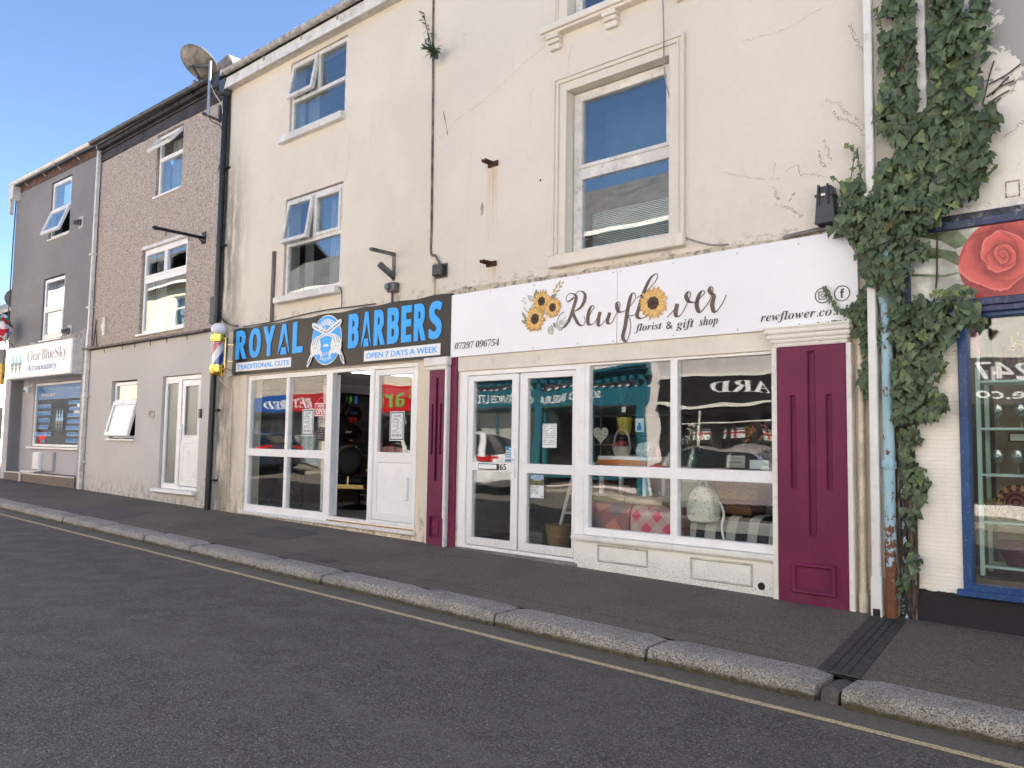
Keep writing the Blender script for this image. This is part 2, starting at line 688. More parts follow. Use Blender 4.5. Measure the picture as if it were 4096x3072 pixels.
M['road'] = t.done(c, t.mix(t.ramp(t.noise(3, 4), .4, .6), (.62, .62, .62), (.80, .80, .80)), 0, .35)

# pavement
t = NT("pavement_asphalt")
vc = t.n("SeparateColor")
t.set(vc.inputs[0], t.voro(150, 'F1', 1))
c = t.mix(t.ramp(vc.outputs[0], .1, .95), (.078, .064, .050), (.215, .180, .145))
c = t.mix(t.ramp(vc.outputs[1], .975, .99), c, (.26, .24, .22))
c = t.mix(t.mul(t.ramp(t.noise(1.1, 6, .6), .42, .68), .45), c, (.16, .135, .11))
c = t.mix(t.mul(t.ramp(t.noise(.6, 3), .52, .60), .3), c, (.060, .057, .055))
x, y, z = t.sep()
c = t.mix(t.mul(t.ramp(t.math('ADD', y, t.mul(t.noise(6, 5), .1)), -.16, .03), t.ramp(t.noise(11, 6, .7), .42, .6), .5), c, (.12, .115, .10))
c = t.mix(t.mul(t.ramp(t.voro(2.3), .035, .022), .45), c, (.26, .24, .21))
c = t.mix(t.mul(t.band(t.math('ADD', y, t.mul(t.noise(3, 3), .05)), -1.66, -1.645, .006), .6), c, (.04, .036, .032))
c = t.mix(t.mul(t.ramp(t.noise((1.3, 3, 1), 6, .65), .58, .66), .30), c, (.055, .05, .045))
t.bump(t.math('ADD', t.voro(150), t.mul(t.noise(2.2, 3), 2.0)), .5, .006)
M['pave'] = t.done(c, .8, 0, .3)
M['patch'] = pm("pavement_and_sun_patch", (.105, .095, .085), .8, .25, 30, bump=.4, bs=150)

# granite kerb
t = NT("granite_kerb")
x, y, z = t.sep()
vc = t.n("SeparateColor")
t.set(vc.inputs[0], t.voro((130, 160, 160), 'F1', 1))
c = t.mix(t.ramp(vc.outputs[0], .05, .6), (.19, .175, .155), (.42, .385, .34))
c = t.mix(t.ramp(vc.outputs[1], .82, .9), c, (.58, .54, .48))
c = t.mix(t.ramp(vc.outputs[2], .84, .9), c, (.09, .08, .075))
c = t.mix(t.mul(t.ramp(t.noise(3, 5), .45, .7), .4), c, (.14, .125, .11))
zz = t.math('ADD', z, t.mul(x, .0125))       # follows the fall of the street
lowm = t.mul(t.ramp(t.math('ADD', zz, t.mul(t.noise((10, 10, 22), 6, .7), .07)), .048, .016), t.ramp(y, -2.19, -2.22), .9)
c = t.mix(lowm, c, t.mix(t.ramp(t.noise(20, 4), .4, .6), (.045, .036, .016), (.075, .06, .025)))
t.bump(t.math('ADD', t.noise(70, 6, .7), t.mul(t.noise(16, 4), .9)), 1.0, .016)
M['kerb'] = t.done(c, .8, 0, .3)

t = NT("yellow_line_paint")
wear = t.ramp(t.noise(55, 7, .75), .50, .60)
c = t.mix(t.noise(4, 4), (.50, .38, .21), (.64, .51, .31))
c = t.mix(t.mul(wear, .8), c, (.085, .075, .06))
M['yellow'] = t.done(c, .75, 0, .3)

M['ground'] = pm("ground_far", (.07, .068, .064), .9, .3, .2)
M['upvc'] = pm("white_upvc", (.86, .85, .83), .35, .03, 3, dirt=.18, dcol=(.30, .27, .22), ds=11)
M['upvc_old'] = pm("weathered_white_upvc", (.70, .675, .63), .45, .10, 5, dirt=.55, dcol=(.20, .18, .15), ds=13)
M['moulding'] = pm("grimy_shade_grey_moulding", (.52, .50, .46), .55, .15, 6, dirt=.7, dcol=(.2, .19, .17), ds=14)  # base greyed to paint shade lines round the riser panels, plus dirt blotches
M['whitepaint'] = pm("white_painted_timber", (.78, .755, .70), .5, .06, 4, dirt=.35, dcol=(.22, .19, .15), ds=12)
t = NT("dirty_white_riser")
x, y, z = t.sep()
sp_ = t.mul(t.ramp(t.math('ADD', z, t.mul(t.noise(5, 4), .22)), .60, .28), t.ramp(t.noise(70, 6, .8), .47, .60), .62)
c = t.mix(t.ramp(t.noise(4, 5), .35, .7), (.78, .765, .72), (.85, .84, .80))
c = t.mix(sp_, c, (.20, .195, .18))
M['riser'] = t.done(c, .55, 0, .35)
t = NT("splashed_white_upvc")
x, y, z = t.sep()
sp_ = t.mul(t.ramp(z, .50, .27), t.ramp(t.noise(90, 6, .8), .50, .62), .85)
c = t.mix(sp_, (.80, .79, .765), (.10, .095, .085))
M['upvc_splash'] = t.done(c, .35, 0, .5)
M['fascia_cream'] = pm("cream_painted_board", (.74, .68, .585), .55, .05, 3, dirt=.2, ds=7)
t = NT("plum_paint")
c = t.mix(t.ramp(t.noise(2.5, 4), .35, .7), (.135, .010, .050), (.165, .013, .060))
x, y, z = t.sep()
chip = t.mul(t.ramp(t.noise(26, 6, .75), .655, .69), t.ramp(z, .65, .2))
c = t.mix(t.mul(t.ramp(t.noise((30, 30, 1.5), 4, .6), .5, .75), .30), c, (.19, .03, .085))
c = t.mix(t.mul(t.ramp(z, .40, .15), t.ramp(t.noise(12, 6, .7), .45, .65), .4), c, (.10, .05, .06))
c = t.mix(chip, c, (.50, .42, .38))
M['plum'] = t.done(c, .5, 0, .32)
M['plumdirty'] = M['plum']
M['signwhite'] = pm("white_sign_panel", (.80, .80, .82), .22, .02, 1.5)
M['signblack'] = pm("charcoal_sign_panel", (.016, .0145, .0135), .28, .05, 2, spec=.22)
M['skyblue'] = pm("sky_blue_vinyl", (.045, .42, .95), .45, 0, spec=.3)
M['lightblue'] = pm("pale_blue_vinyl", (.30, .60, .88), .35, 0)
M['midblue'] = pm("mid_blue_vinyl", (.012, .12, .45), .35, 0)
M['navy'] = pm("navy_lettering", (.01, .045, .24), .4, 0)
M['charcoal'] = pm("charcoal_lettering", (.035, .032, .034), .4, 0)
M['brownink'] = pm("brown_lettering", (.105, .062, .042), .4, .1, 8)
M['greyink'] = pm("grey_lettering", (.19, .18, .19), .4, 0)
M['white'] = pm("plain_white", (.82, .82, .82), .4, 0)
M['black'] = pm("black_plastic", (.012, .012, .013), .35, .1, 8)
M['blackmetal'] = pm("black_painted_iron", (.014, .014, .016), .42, .2, 12, bump=.1)
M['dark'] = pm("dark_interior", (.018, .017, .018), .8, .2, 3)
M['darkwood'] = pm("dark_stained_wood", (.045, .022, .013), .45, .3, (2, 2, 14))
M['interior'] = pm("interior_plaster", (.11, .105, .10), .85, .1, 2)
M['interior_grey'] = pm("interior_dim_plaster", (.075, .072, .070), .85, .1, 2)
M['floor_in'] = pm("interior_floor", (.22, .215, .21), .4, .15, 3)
M['curtain'] = pm("curtain_cloth", (.50, .49, .46), .85, .15, (14, 14, 1))
t = NT("slate_roof")
x, y, z = t.sep()
cmb = t.n("CombineXYZ")
t.set(cmb.inputs[0], x)
t.set(cmb.inputs[1], t.math('ADD', z, t.mul(y, .0)))
br = t.n("TexBrick")
t.set(br.inputs["Vector"], cmb.outputs[0])
br.inputs["Color1"].default_value = (.075, .075, .08, 1)
br.inputs["Color2"].default_value = (.115, .11, .11, 1)
br.inputs["Mortar"].default_value = (.03, .03, .03, 1)
br.inputs["Scale"].default_value = 1
br.inputs["Mortar Size"].default_value = .012
br.inputs["Brick Width"].default_value = .3
br.inputs["Row Height"].default_value = .16
c = t.mix(t.ramp(t.noise(2, 6, .7), .45, .7), br.outputs[0], (.13, .125, .11))
M['slate'] = t.done(c, .7, 0, .3)
M['lead'] = pm("weathered_gutter", (.42, .40, .37), .5, .3, 7, dirt=.8, dcol=(.10, .09, .08), ds=8)
M['gutterwhite'] = pm("white_gutter", (.74, .71, .66), .45, .1, 5, dirt=.5, ds=9)
M['gutterblack'] = pm("black_gutter", (.03, .03, .032), .4, .2, 5)
M['soffit'] = pm("cobwebbed_soffit", (.60, .56, .50), .7, .12, 5, dirt=.6, dcol=(.20, .18, .15), ds=6)
M['darkband'] = pm("dark_stained_cornice", (.040, .036, .040), .75, .4, 3, dirt=.5, dcol=(.17, .14, .12), ds=12, bump=.4, bs=30)
M['brickband'] = pm("red_brown_eaves_brick", (.13, .07, .052), .85, .4, 9, bump=.6, bs=40)
M['concrete'] = pm("weathered_concrete", (.20, .17, .15), .85, .3, 8, bump=.4, bs=40, dirt=.6, ds=12)
M['rust'] = pm("rusty_iron", (.10, .035, .018), .85, .4, 25, bump=.5, bs=80)
M['galv'] = pm("galvanised_steel", (.42, .43, .44), .4, .15, 9, metal=.7)
M['greysteel'] = pm("dull_grey_steel", (.17, .16, .15), .5, .3, 10, metal=.4)
M['pipewhite'] = pm("white_plastic_pipe", (.74, .73, .70), .38, .05, 3, dirt=.25, ds=8)
M['pipebeige'] = pm("cream_painted_pipe", (.66, .58, .45), .5, .15, 6, dirt=.5, ds=9)
t = NT("peeling_blue_pipe")
x, y, z = t.sep()
rr = t.ramp(t.math('ADD', t.noise((22, 22, 12), 6, .7), t.mul(t.ramp(z, 1.3, .2), .22)), .585, .61)
c = t.mix(t.noise(8, 4), (.26, .46, .54), (.42, .58, .64))
c = t.mix(rr, c, t.mix(t.noise(40, 4), (.10, .035, .015), (.22, .09, .04)))
t.bump(t.mul(rr, -1), .5, .006)
M['pipeblue'] = t.done(c, .6, 0, .3)
t = NT("flaking_dark_pipe")
rr = t.ramp(t.noise((40, 40, 18), 6, .75), .55, .58)
c = t.mix(rr, (.02, .022, .026), (.42, .55, .60))
M['pipedark'] = t.done(c, .6, 0, .3)
M['blueframe'] = pm("royal_blue_paint", (.008, .058, .20), .38, .15, 3, dirt=.35, dcol=(.35, .38, .42), ds=34)
M['bluedark'] = pm("dull_navy_paint", (.035, .05, .12), .5, .3, 6, dirt=.5, dcol=(.3, .3, .33), ds=18)
M['mint'] = pm("mint_painted_shelf", (.48, .66, .60), .5, .05, 3)
M['gold'] = pm("polished_gold_metal", (.85, .56, .12), .16, .05, 3, metal=1)
M['goldchair'] = pm("gold_chrome_trim", (.55, .40, .17), .22, 0, metal=1)
M['globe'] = pm("white_lamp_globe", (.82, .82, .86), .12, 0)
M['leather'] = pm("black_leather", (.005, .005, .006), .55, .2, 20, bump=.1, spec=.2)
M['wicker'] = None


def wicker(name, a, b, sc=30):
    t = NT(name)
    x, y, z = t.sep()
    w = t.n("TexWave", wave_type='BANDS', bands_direction='Z')
    w.inputs["Scale"].default_value = sc
    w.inputs["Distortion"].default_value = 2.5
    w.inputs["Detail"].default_value = 2
    w.inputs["Detail Scale"].default_value = 4
    t.set(w.inputs["Vector"], t.pos)
    h = w.outputs[1]
    c = t.mix(h, a, b)
    c = t.mix(t.mul(t.ramp(t.noise(60, 3), .4, .7), .4), c, tuple(v * .5 for v in a))
    t.bump(h, .8, .008)
    return t.done(c, .6, 0, .4)


M['wicker'] = wicker("straw_wicker", (.22, .12, .045), (.50, .33, .15))
M['wicker_dark'] = wicker("brown_wicker", (.10, .035, .015), (.28, .13, .06))
M['wicker_white'] = wicker("white_wicker", (.42, .38, .32), (.78, .74, .66), 40)
M['wicker_plum'] = wicker("purple_wicker", (.06, .015, .035), (.20, .07, .12))


def check(name, a, b, c3, sc=7.0, rot=0.0):
    t = NT(name)
    x, y, z = t.sep()
    s1 = t.math('ADD', t.mul(x, math.cos(rot)), t.mul(z, math.sin(rot)))
    s2 = t.math('ADD', t.mul(x, -math.sin(rot)), t.mul(z, math.cos(rot)))
    f1 = t.math('GREATER_THAN', t.math('FRACT', t.mul(s1, sc)), .5)
    f2 = t.math('GREATER_THAN', t.math('FRACT', t.mul(s2, sc)), .5)
    c = t.mix(t.mul(t.math('ADD', f1, f2), .5), a, b)
    c = t.mix(t.mul(f1, f2), c, c3)
    t.bump(t.noise(180, 3), .5, .004)
    return t.done(c, .95, 0, .1)


M['plaidpink'] = check("pink_check_wool", (.52, .42, .35), (.55, .20, .24), (.60, .08, .16), 5.5, .8)
M['plaidred'] = check("rust_check_wool", (.20, .16, .17), (.40, .13, .11), (.52, .22, .18), 3.2, .6)
M['plaidblack'] = check("black_white_check_wool", (.55, .53, .48), (.13, .13, .14), (.012, .012, .016), 4.5, 0)
t = NT("obscured_glass")
t.bump(t.noise(42, 3, .5), .35, .02)
M['obscure'] = t.done((.16, .17, .155), .12, 0, .8)
M['glass'] = glass("window_glass", .066, (.955, .975, .965), .0028, (1.3, 1, 2.2))
M['glass_up'] = glass("upper_window_glass", .145, (.84, .89, .89), .002)
M['clear'] = glass("clear_tube_glass", .06, (.93, .94, .95), .0)
M['blind'] = pm("pale_blind_slat", (.80, .83, .80), .6, .03)
M['led'] = emit("led_tube", (1, .98, .95), 1.1)
M['paper'] = pm("printed_paper", (.72, .75, .74), .6, .03, 9)
M['leafs'] = [pm("ivy_leaf_dark", (.058, .088, .042), .55, .25, 14), pm("ivy_leaf_mid", (.085, .125, .060), .55, .25, 14),
              pm("ivy_leaf_light", (.125, .175, .080), .55, .25, 14), pm("ivy_leaf_young", (.17, .22, .06), .42, .2, 14)]
M['leafs'].append(pm("ivy_leaf_withered", (.13, .085, .035), .6, .3, 14))
M['stem'] = pm("ivy_stem", (.075, .05, .035), .85, .3, 20)
M['petal'] = pm("sunflower_petal", (.70, .36, .055), .5, .25, 40)
M['petal2'] = pm("sunflower_petal_pale", (.78, .50, .15), .5, .2, 40)
M['seed'] = pm("sunflower_centre", (.095, .048, .028), .7, .4, 60)
M['seed2'] = pm("sunflower_eye", (.035, .02, .014), .7, .3, 60)
M['sage'] = pm("sage_printed_leaf", (.25, .29, .22), .5, .25, 30)
M['sage2'] = pm("pale_printed_leaf", (.52, .53, .47), .5, .15, 30)
M['straw'] = pm("straw_printed_leaf", (.56, .38, .14), .5, .2, 30)
M['red'] = pm("red_vinyl", (.50, .018, .022), .35, .05)
M['rosedark'] = pm("rose_print_dark", (.30, .012, .014), .35, .2, 7)
M['rosemid'] = pm("rose_print_mid", (.45, .022, .022), .35, .2, 7)
M['rose'] = pm("rose_print", (.58, .05, .042), .35, .15, 7)
M['roselight'] = pm("rose_print_light", (.66, .10, .08), .35, .15, 7)
M['roseback'] = pm("rose_print_pale_ground", (.62, .63, .57), .3, .35, 4)
M['rosegreen'] = pm("rose_print_leaf", (.10, .15, .07), .35, .4, 9)
M['green'] = pm("lime_vinyl", (.20, .44, .09), .4, 0)
M['orange'] = pm("orange_plastic", (.55, .16, .03), .4, 0)
M['terracotta'] = pm("olive_yellow_pot", (.40, .33, .05), .45, .05)
M['stonestrip'] = pm("brown_granite_step", (.17, .13, .105), .55, .4, 40)

# ================================================================== THE GROUND
def sheet(name, x0, x1, y0, y1, zf, mat, nx=1, ny=1, kind='structure', **k):
    mb = MB()
    vs = [(x0 + (x1 - x0) * i / nx, y0 + (y1 - y0) * j / ny, 0) for j in range(ny + 1) for i in range(nx + 1)]
    vs = [(p[0], p[1], zf(p[0], p[1])) for p in vs]
    fs = [(j * (nx + 1) + i, j * (nx + 1) + i + 1, (j + 1) * (nx + 1) + i + 1, (j + 1) * (nx + 1) + i) for j in range(ny) for i in range(nx)]
    mb.add(vs, fs)
    return mb.build(name, mat, kind=kind, **k)


ROADZ = lambda x, y: gz(x) - .150 + (.0 if y > -3 else .012 * min(1, (-3 - y) / 3))
sheet("ground", -600, 600, -600, 600, lambda x, y: (gz(x) if abs(x) < 150 else gz(math.copysign(150, x))) - .45, M['ground'], 24, 2)
sheet("road", -120, 60, -10.0, -2.2, ROADZ, M['road'], 60, 12)
sheet("pavement", -120, 60, -1.95, .6, lambda x, y: gz(x) + .02 * min(y, 0), M['pave'], 40, 4)
sheet("opposite_pavement", -120, 60, -16, -10.0, lambda x, y: gz(x) - .03, M['pave'], 40, 2)
mb = MB()
mb.box(-120, 60, -10.25, -9.98, -.5, -.1)
for i, v in enumerate(mb.v):
    v.z = gz(v.x) - (.4 if v.z < -.3 else .025)
mb.build("opposite_kerb", M['kerb'], kind='structure')
# side street beyond the grey house
sheet("side_street", -60, -24.35, -2.0, 60, lambda x, y: gz(x) + .012, M['road'], 8, 8)

# yellow line
mb = MB()
N = 220
vs, fs = [], []
for i in range(N + 1):
    x = -70 + 90 * i / N
    w = .004 * math.sin(i * 1.7) + .003 * math.sin(i * .61)
    vs += [(x, -2.562 + w, ROADZ(x, -2.5) + .004), (x, -2.500 + w * .6, ROADZ(x, -2.5) + .004)]
for i in range(N):
    fs.append((2 * i, 2 * i + 2, 2 * i + 3, 2 * i + 1))
mb.add(vs, fs)
mb.build("yellow_line", M['yellow'], kind='structure')

# kerb stones with worn rounded edges
mb = MB()
joints = [-1.93, -3.12, -4.56, -5.70, -6.97, -8.12, -9.74, -11.02, -12.47, -13.9, -15.62, -17.0, -18.6, -20.1, -21.5, -23.0, -24.6]
x = -24.6
while x > -60:
    x -= 1.5
    joints.append(x)
joints = joints[::-1]
joints += [-1.80, -.2, 1.3, 2.7, 4.2, 6.0, 8, 10, 12, 14, 16, 18, 20]
r2 = random.Random(3)
for a, b in zip(joints[:-1], joints[1:]):
    small = abs(a + 1.93) < .01
    g = .013
    n = max(2, int((b - a) / .12))
    rings = []
    dz = -.022 if small else r2.uniform(-.006, .006)
    dy = .03 if small else r2.uniform(-.012, .012)
    for i in range(n + 1):
        xx = a + g + (b - a - 2 * g) * i / n
        e = .016 if i in (0, n) else 0
        top = gz(xx) - .036 + dz - e
        w = .006 * noise.noise((xx * 2.3, 1.7, 0)) + .005 * noise.noise((xx * 9, 4.1, 0))
        q = .007 * noise.noise((xx * 5, 8.8, 0))
        prof = [(-1.93 + q, -.35), (-1.93 + q, top - gz(xx) - .004), (-1.96 + q, top - gz(xx) + .001), (-2.08, top - gz(xx) + q * .5),
                (-2.212 + dy + w, top - gz(xx) - .004), (-2.236 + dy + w, top - gz(xx) - .015), (-2.247 + dy + w, top - gz(xx) - .045), (-2.252 + dy + w * .6, -.35)]
        rings.append([(xx, yy, gz(xx) + zz) for yy, zz in prof])
    mb.mi = 1 if small else 0
    mb.loft(rings)
mb.build("kerb", [M['kerb'], M['patch']], kind='structure', smooth=50, fixn=True)

# iron drainage channel across the pavement
mb = MB()
for i in range(6):
    f0, f1 = i / 5 - .09, i / 5 + .09
    if i in (0, 5):
        f0, f1 = max(0, f0 - .03), min(1, f1 + .03)
    xa0, xa1 = -2.29 + .27 * f0, -2.29 + .27 * f1
    xb0, xb1 = -2.045 + .27 * f0, -2.045 + .27 * f1
    h = .006
    pz = lambda x, y: gz(x) + .02 * y
    a, b, c, d = (xa0, -.12, 0), (xa1, -.12, 0), (xb1, -1.93, 0), (xb0, -1.93, 0)
    up = [(p[0], p[1], pz(p[0], p[1]) + h) for p in (a, d, c, b)]
    mb.extr(up, (0, 0, -.03))
mb.mi = 1
mb.extr([(p[0], p[1], gz(p[0]) + .02 * p[1] + .0015) for p in ((-2.29, -.12), (-2.045, -1.93), (-1.775, -1.93), (-2.02, -.12))], (0, 0, -.02))
t = NT("channel_iron")
M['channel'] = pm("channel_iron", (.052, .048, .044), .7, .35, 14, bump=.3, bs=70)
M['channel_gap'] = pm("channel_groove_dark", (.014, .012, .011), .9, .3, 14)  # near-black fill between the raised ribs
mb.build("drain_channel", [M['channel'], M['channel_gap']], label="ribbed iron drain channel crossing the pavement from the downpipes to the kerb", cat="drain", bevel=.002)


def slab(name, pts, h, mat, label, cat):
    mb = MB()
    mb.extr([(p[0], p[1], gz(p[0]) + .02 * p[1] + h) for p in pts], (0, 0, -.02))
    mb.build(name, mat, label=label, cat=cat)


slab("utility_cover", [(-10.2, -1.23), (-9.32, -1.14), (-9.58, -.45), (-10.68, -.39)], .004, M['patch'], "large flush grey cover set in the pavement before the barber shop", "cover")
slab("stopcock_cover", [(-7.72, -1.80), (-7.50, -1.80), (-7.50, -1.66), (-7.72, -1.66)], .004, M['channel'], "small dark iron cover in the pavement beside the kerb", "cover")
slab("pavement_and_sun_patch", [(-15.0, -1.90), (-12.9, -1.88), (-13.6, -.95), (-15.3, -1.0)], .003, M['patch'], "pale painted patch of reflected sunlight on the pavement before the brown house", "patch")  # reflected sunlight on the pavement, painted as a flat slab


# ================================================================== HOUSE SHELLS
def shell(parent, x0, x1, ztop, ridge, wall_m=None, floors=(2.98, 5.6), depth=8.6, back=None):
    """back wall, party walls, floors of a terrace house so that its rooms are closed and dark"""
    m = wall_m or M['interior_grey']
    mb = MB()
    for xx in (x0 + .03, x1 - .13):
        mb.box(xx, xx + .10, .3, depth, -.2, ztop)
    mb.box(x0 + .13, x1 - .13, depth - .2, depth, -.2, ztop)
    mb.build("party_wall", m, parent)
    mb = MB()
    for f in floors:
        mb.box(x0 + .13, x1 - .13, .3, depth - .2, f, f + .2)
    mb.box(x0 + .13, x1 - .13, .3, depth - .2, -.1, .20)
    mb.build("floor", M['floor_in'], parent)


def pitched_roof(parent, x0, x1, eave_y, eave_z, ridge_y, ridge_z, back_y, back_z, mat=None):
    mb = MB()
    t = .10
    mb.extr([(x0, eave_y, eave_z), (x1, eave_y, eave_z), (x1, ridge_y, ridge_z), (x0, ridge_y, ridge_z)], (0, 0, -t))
    mb.extr([(x0, ridge_y, ridge_z), (x1, ridge_y, ridge_z), (x1, back_y, back_z), (x0, back_y, back_z)], (0, 0, -t))
    return mb.build("roof", mat or M['slate'], parent)


def window(parent, x0, x1, z0, z1, y, panes, mat=None, gl=None, name="window", d=.06, sash=(), curtain=None, beads=True, gname="pane"):
    """uPVC frame (part) with glazing units (sub-parts); panes: list of x0,x1,z0,z1"""
    mat = mat or M['upvc']
    mb = MB()
    mb.wall(x0, x1, z0, z1, panes, y, y + d)
    for p in sash:                            # raised opening-light frames
        mb.wall(p[0] - .045, p[1] + .045, p[2] - .045, p[3] + .045, [(p[0], p[1], p[2], p[3])], y - .016, y + .002)
    w = mb.build(name, mat, parent, bevel=.004)
    for p in panes:
        g = MB()
        g.box(p[0] - .004, p[1] + .004, y + .024, y + .046, p[2] - .004, p[3] + .004)
        g.v = g.v
        g.build(gname, gl or M['glass_up'], w)
    return w


def sashlight(parent, x0, x1, z0, z1, y, ang, mat=None, gl=None, hinge_top=True, fw=.05, name="open_casement"):
    """a top-hung light standing open towards the street"""
    mat = mat or M['upvc']
    piv = (0, y, z1)
    mtx = Matrix.Rotation(-rad(ang), 3, 'X')
    mb = MB()
    mb.wall(x0, x1, z0, z1, [(x0 + fw, x1 - fw, z0 + fw, z1 - fw)], y - .025, y + .03)
    mb.xf(0, mtx, piv)
    w = mb.build(name, mat, parent, bevel=.004)
    g = MB()
    g.box(x0 + fw - .004, x1 - fw + .004, y - .008, y + .014, z0 + fw - .004, z1 - fw + .004)
    g.xf(0, mtx, piv)
    g.build("pane", gl or M['glass_up'], w)
    return w


def curtain(parent, x0, x1, z0, z1, y, amp=.03, n=24, name="curtain", mat=None):
    mb = MB()
    vs, fs = [], []
    for i in range(n + 1):
        xx = x0 + (x1 - x0) * i / n
        yy = y + amp * math.sin(i * 2.2) + amp * .4 * math.sin(i * 5.1)
        vs += [(xx, yy, z0), (xx, yy, z1)]
    for i in range(n):
        fs.append((2 * i, 2 * i + 2, 2 * i + 3, 2 * i + 1))
    mb.add(vs, fs)
    return mb.build(name, mat or M['curtain'], parent, smooth=60)


def gutter(mb, x0, x1, y, z, r=.065, z1=None, n=8):
    """half-round gutter, open on top"""
    z1 = z if z1 is None else z1
    ra, rb = [], []
    for ring, xx, zz in ((ra, x0, z), (rb, x1, z1)):
        for s, rr in ((1, r), (-1, r - .006)):
            for k in range(n + 1):
                a = math.pi + math.pi * k / n if s == 1 else 2 * math.pi - math.pi * k / n
                ring.append((xx, y + rr * math.cos(a), zz + rr * math.sin(a)))
    mb.loft([ra, rb])


# ================================================================== BARBER'S HOUSE (cream, left half)
XL, XM, XR = -13.35, -7.92, -1.98
HB = thing("cream_terrace_house", "cream rendered terrace house with the barber shop on its ground floor", "house", (-10.6, 0, .2))
mb = MB()
mb.wall(XL, XM, 2.62, 7.98, [(-11.42, -9.88, 6.47, 7.71), (-11.43, -9.88, 3.79, 5.42)], 0, .3)
mb.build("wall", M['cream'], HB)
mb = MB()
mb.wall(XL, XM, -.15, 2.62, [(-12.42, -8.10, .30, 2.58)], .004, .3)
mb.box(-12.42, -8.10, .03, .3, -.15, .30)
mb.build("shop_wall", M['cream_low'], HB)
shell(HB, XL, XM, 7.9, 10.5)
pitched_roof(HB, XL, XM, -.20, 8.09, 4.3, 10.6, 8.8, 7.9)
mb = MB()
mb.extr([(XL + .07, -.15, 7.785), (XM, -.15, 7.785), (XM, 0, 7.79), (XL + .07, 0, 7.79)], (0, 0, .02))
mb.build("soffit", M['soffit'], HB)
mb = MB()
mb.box(XL + .05, XM, -.172, -.15, 7.77, 7.95)
mb.build("fascia_board", M['gutterwhite'], HB)
mb = MB()
gutter(mb, XL + .22, XM, -.235, 8.025, .065, 8.015)
g_ = mb.build("gutter", M['lead'], HB, smooth=40)
for xx in (-12.0, -10.9, -9.95, -8.9):
    b = MB()
    gutter(b, xx, xx + .05, -.235, 8.022, .073)
    b.box(xx + .01, xx + .04, -.19, -.172, 7.88, 7.95)
    b.build("gutter_bracket", M['lead'], g_)


def oldwin(parent, x0, x1, z0, z1, zt, xm, open_left, right_sash, yy=.03, mat=None):
    m = mat or M['upvc_old']
    f = .065
    pl = (x0 + f + .02, xm - .05, zt + .05, z1 - f - .02)
    pr = (xm + .05, x1 - f - .02, zt + .05, z1 - f - .02)
    pb = (x0 + f, x1 - f, z0 + f, zt - .045)
    holes = [pb, pr] if not right_sash else [pb, pr]
    w = window(parent, x0, x1, z0, z1, yy, [pb, pr, (x0 + f, xm - .035, zt + .035, z1 - f)] if False else [pb, pr], mat=m, sash=[pr] if right_sash else [])
    return w


def house_window(parent, x0, x1, z0, z1, zt, xm, ang, rs, y=.03, m=None):
    """two top lights, the left one hung open, over one wide pane"""
    m = m or M['upvc_old']
    f = .06
    op = (x0 + f, xm - .03, zt + .03, z1 - f)
    pr = (xm + .03 + (.05 if rs else 0), x1 - f - (.05 if rs else 0), zt + .03 + (.05 if rs else 0), z1 - f - (.05 if rs else 0))
    pb = (x0 + f, x1 - f, z0 + f, zt - .03)
    mb = MB()
    mb.wall(x0, x1, z0, z1, [op, pr, pb], y, y + .07)
    if rs:
        mb.wall(pr[0] - .05, pr[1] + .05, pr[2] - .05, pr[3] + .05, [pr], y - .018, y + .002)
    w = mb.build("window", m, parent, bevel=.004)
    for p in (pr, pb):
        g = MB()
        g.box(p[0] - .004, p[1] + .004, y + .026, y + .05, p[2] - .004, p[3] + .004)
        g.build("pane", M['glass_up'], w)
    # open light hung from the top rail
    piv = (0, y, op[3] + .01)
    mtx = Matrix.Rotation(-rad(ang), 3, 'X')
    a, b, c_, d_ = op[0] - .03, op[1] + .02, op[2] - .03, op[3] + .02
    s = MB()
    s.wall(a, b, c_, d_, [(a + .06, b - .06, c_ + .06, d_ - .06)], y - .03, y + .03)
    s.xf(0, mtx, piv)
    s.build("casement", m, w, bevel=.004)
    g = MB()
    g.box(a + .055, b - .055, y - .012, y + .012, c_ + .055, d_ - .055)
    g.xf(0, mtx, piv)
    g.build("pane", M['glass_up'], w)
    return w


house_window(HB, -11.40, -9.90, 6.49, 7.70, 7.06, -10.66, 10, False)
house_window(HB, -11.41, -9.90, 3.81, 5.40, 4.66, -10.66, 9, True)
for z0, z1, x0, x1, d in ((6.37, 6.485, -11.60, -9.88, .10), (3.70, 3.80, -11.52, -9.86, .12)):
    mb = MB()
    mb.box(x0, x1, -d, .05, z0, z1)
    mb.build("window_sill", M['upvc_old'], HB, bevel=.008)
curtain(HB, -11.35, -11.10, 6.5, 7.65, .35)
curtain(HB, -10.62, -10.35, 3.85, 5.35, .35)
curtain(HB, -11.38, -11.20, 3.85, 5.35, .4)

# ---- barber shopfront
SHOPB = M['upvc']
yb = .035
fr = [(-12.33, -11.27, 1.36, 2.50), (-11.19, -10.20, 1.36, 2.50), (-12.33, -11.27, .44, 1.24), (-11.19, -10.20, .44, 1.24), (-10.03, -9.14, .40, 2.52), (-9.05, -8.18, .42, 2.52)]
mb = MB()
mb.wall(-12.42, -8.10, .33, 2.58, fr, yb, yb + .08)
mb.wall(-10.085, -8.13, .38, 2.545, [(-10.03, -9.14, .40, 2.52), (-9.05, -8.18, .42, 2.52)], yb - .012, yb + .002)
sf = mb.build("shop_window", SHOPB, HB, bevel=.004)
for p in fr[:4]:
    g = MB()
    g.box(p[0] - .004, p[1] + .004, yb + .028, yb + .052, p[2] - .004, p[3] + .004)
    g.build("pane", M['glass'], sf)
mb = MB()
mb.box(-12.46, -8.07, -.05, .10, .285, .335)
mb.build("shop_sill", M['upvc_splash'], HB, bevel=.006)
mb = MB()
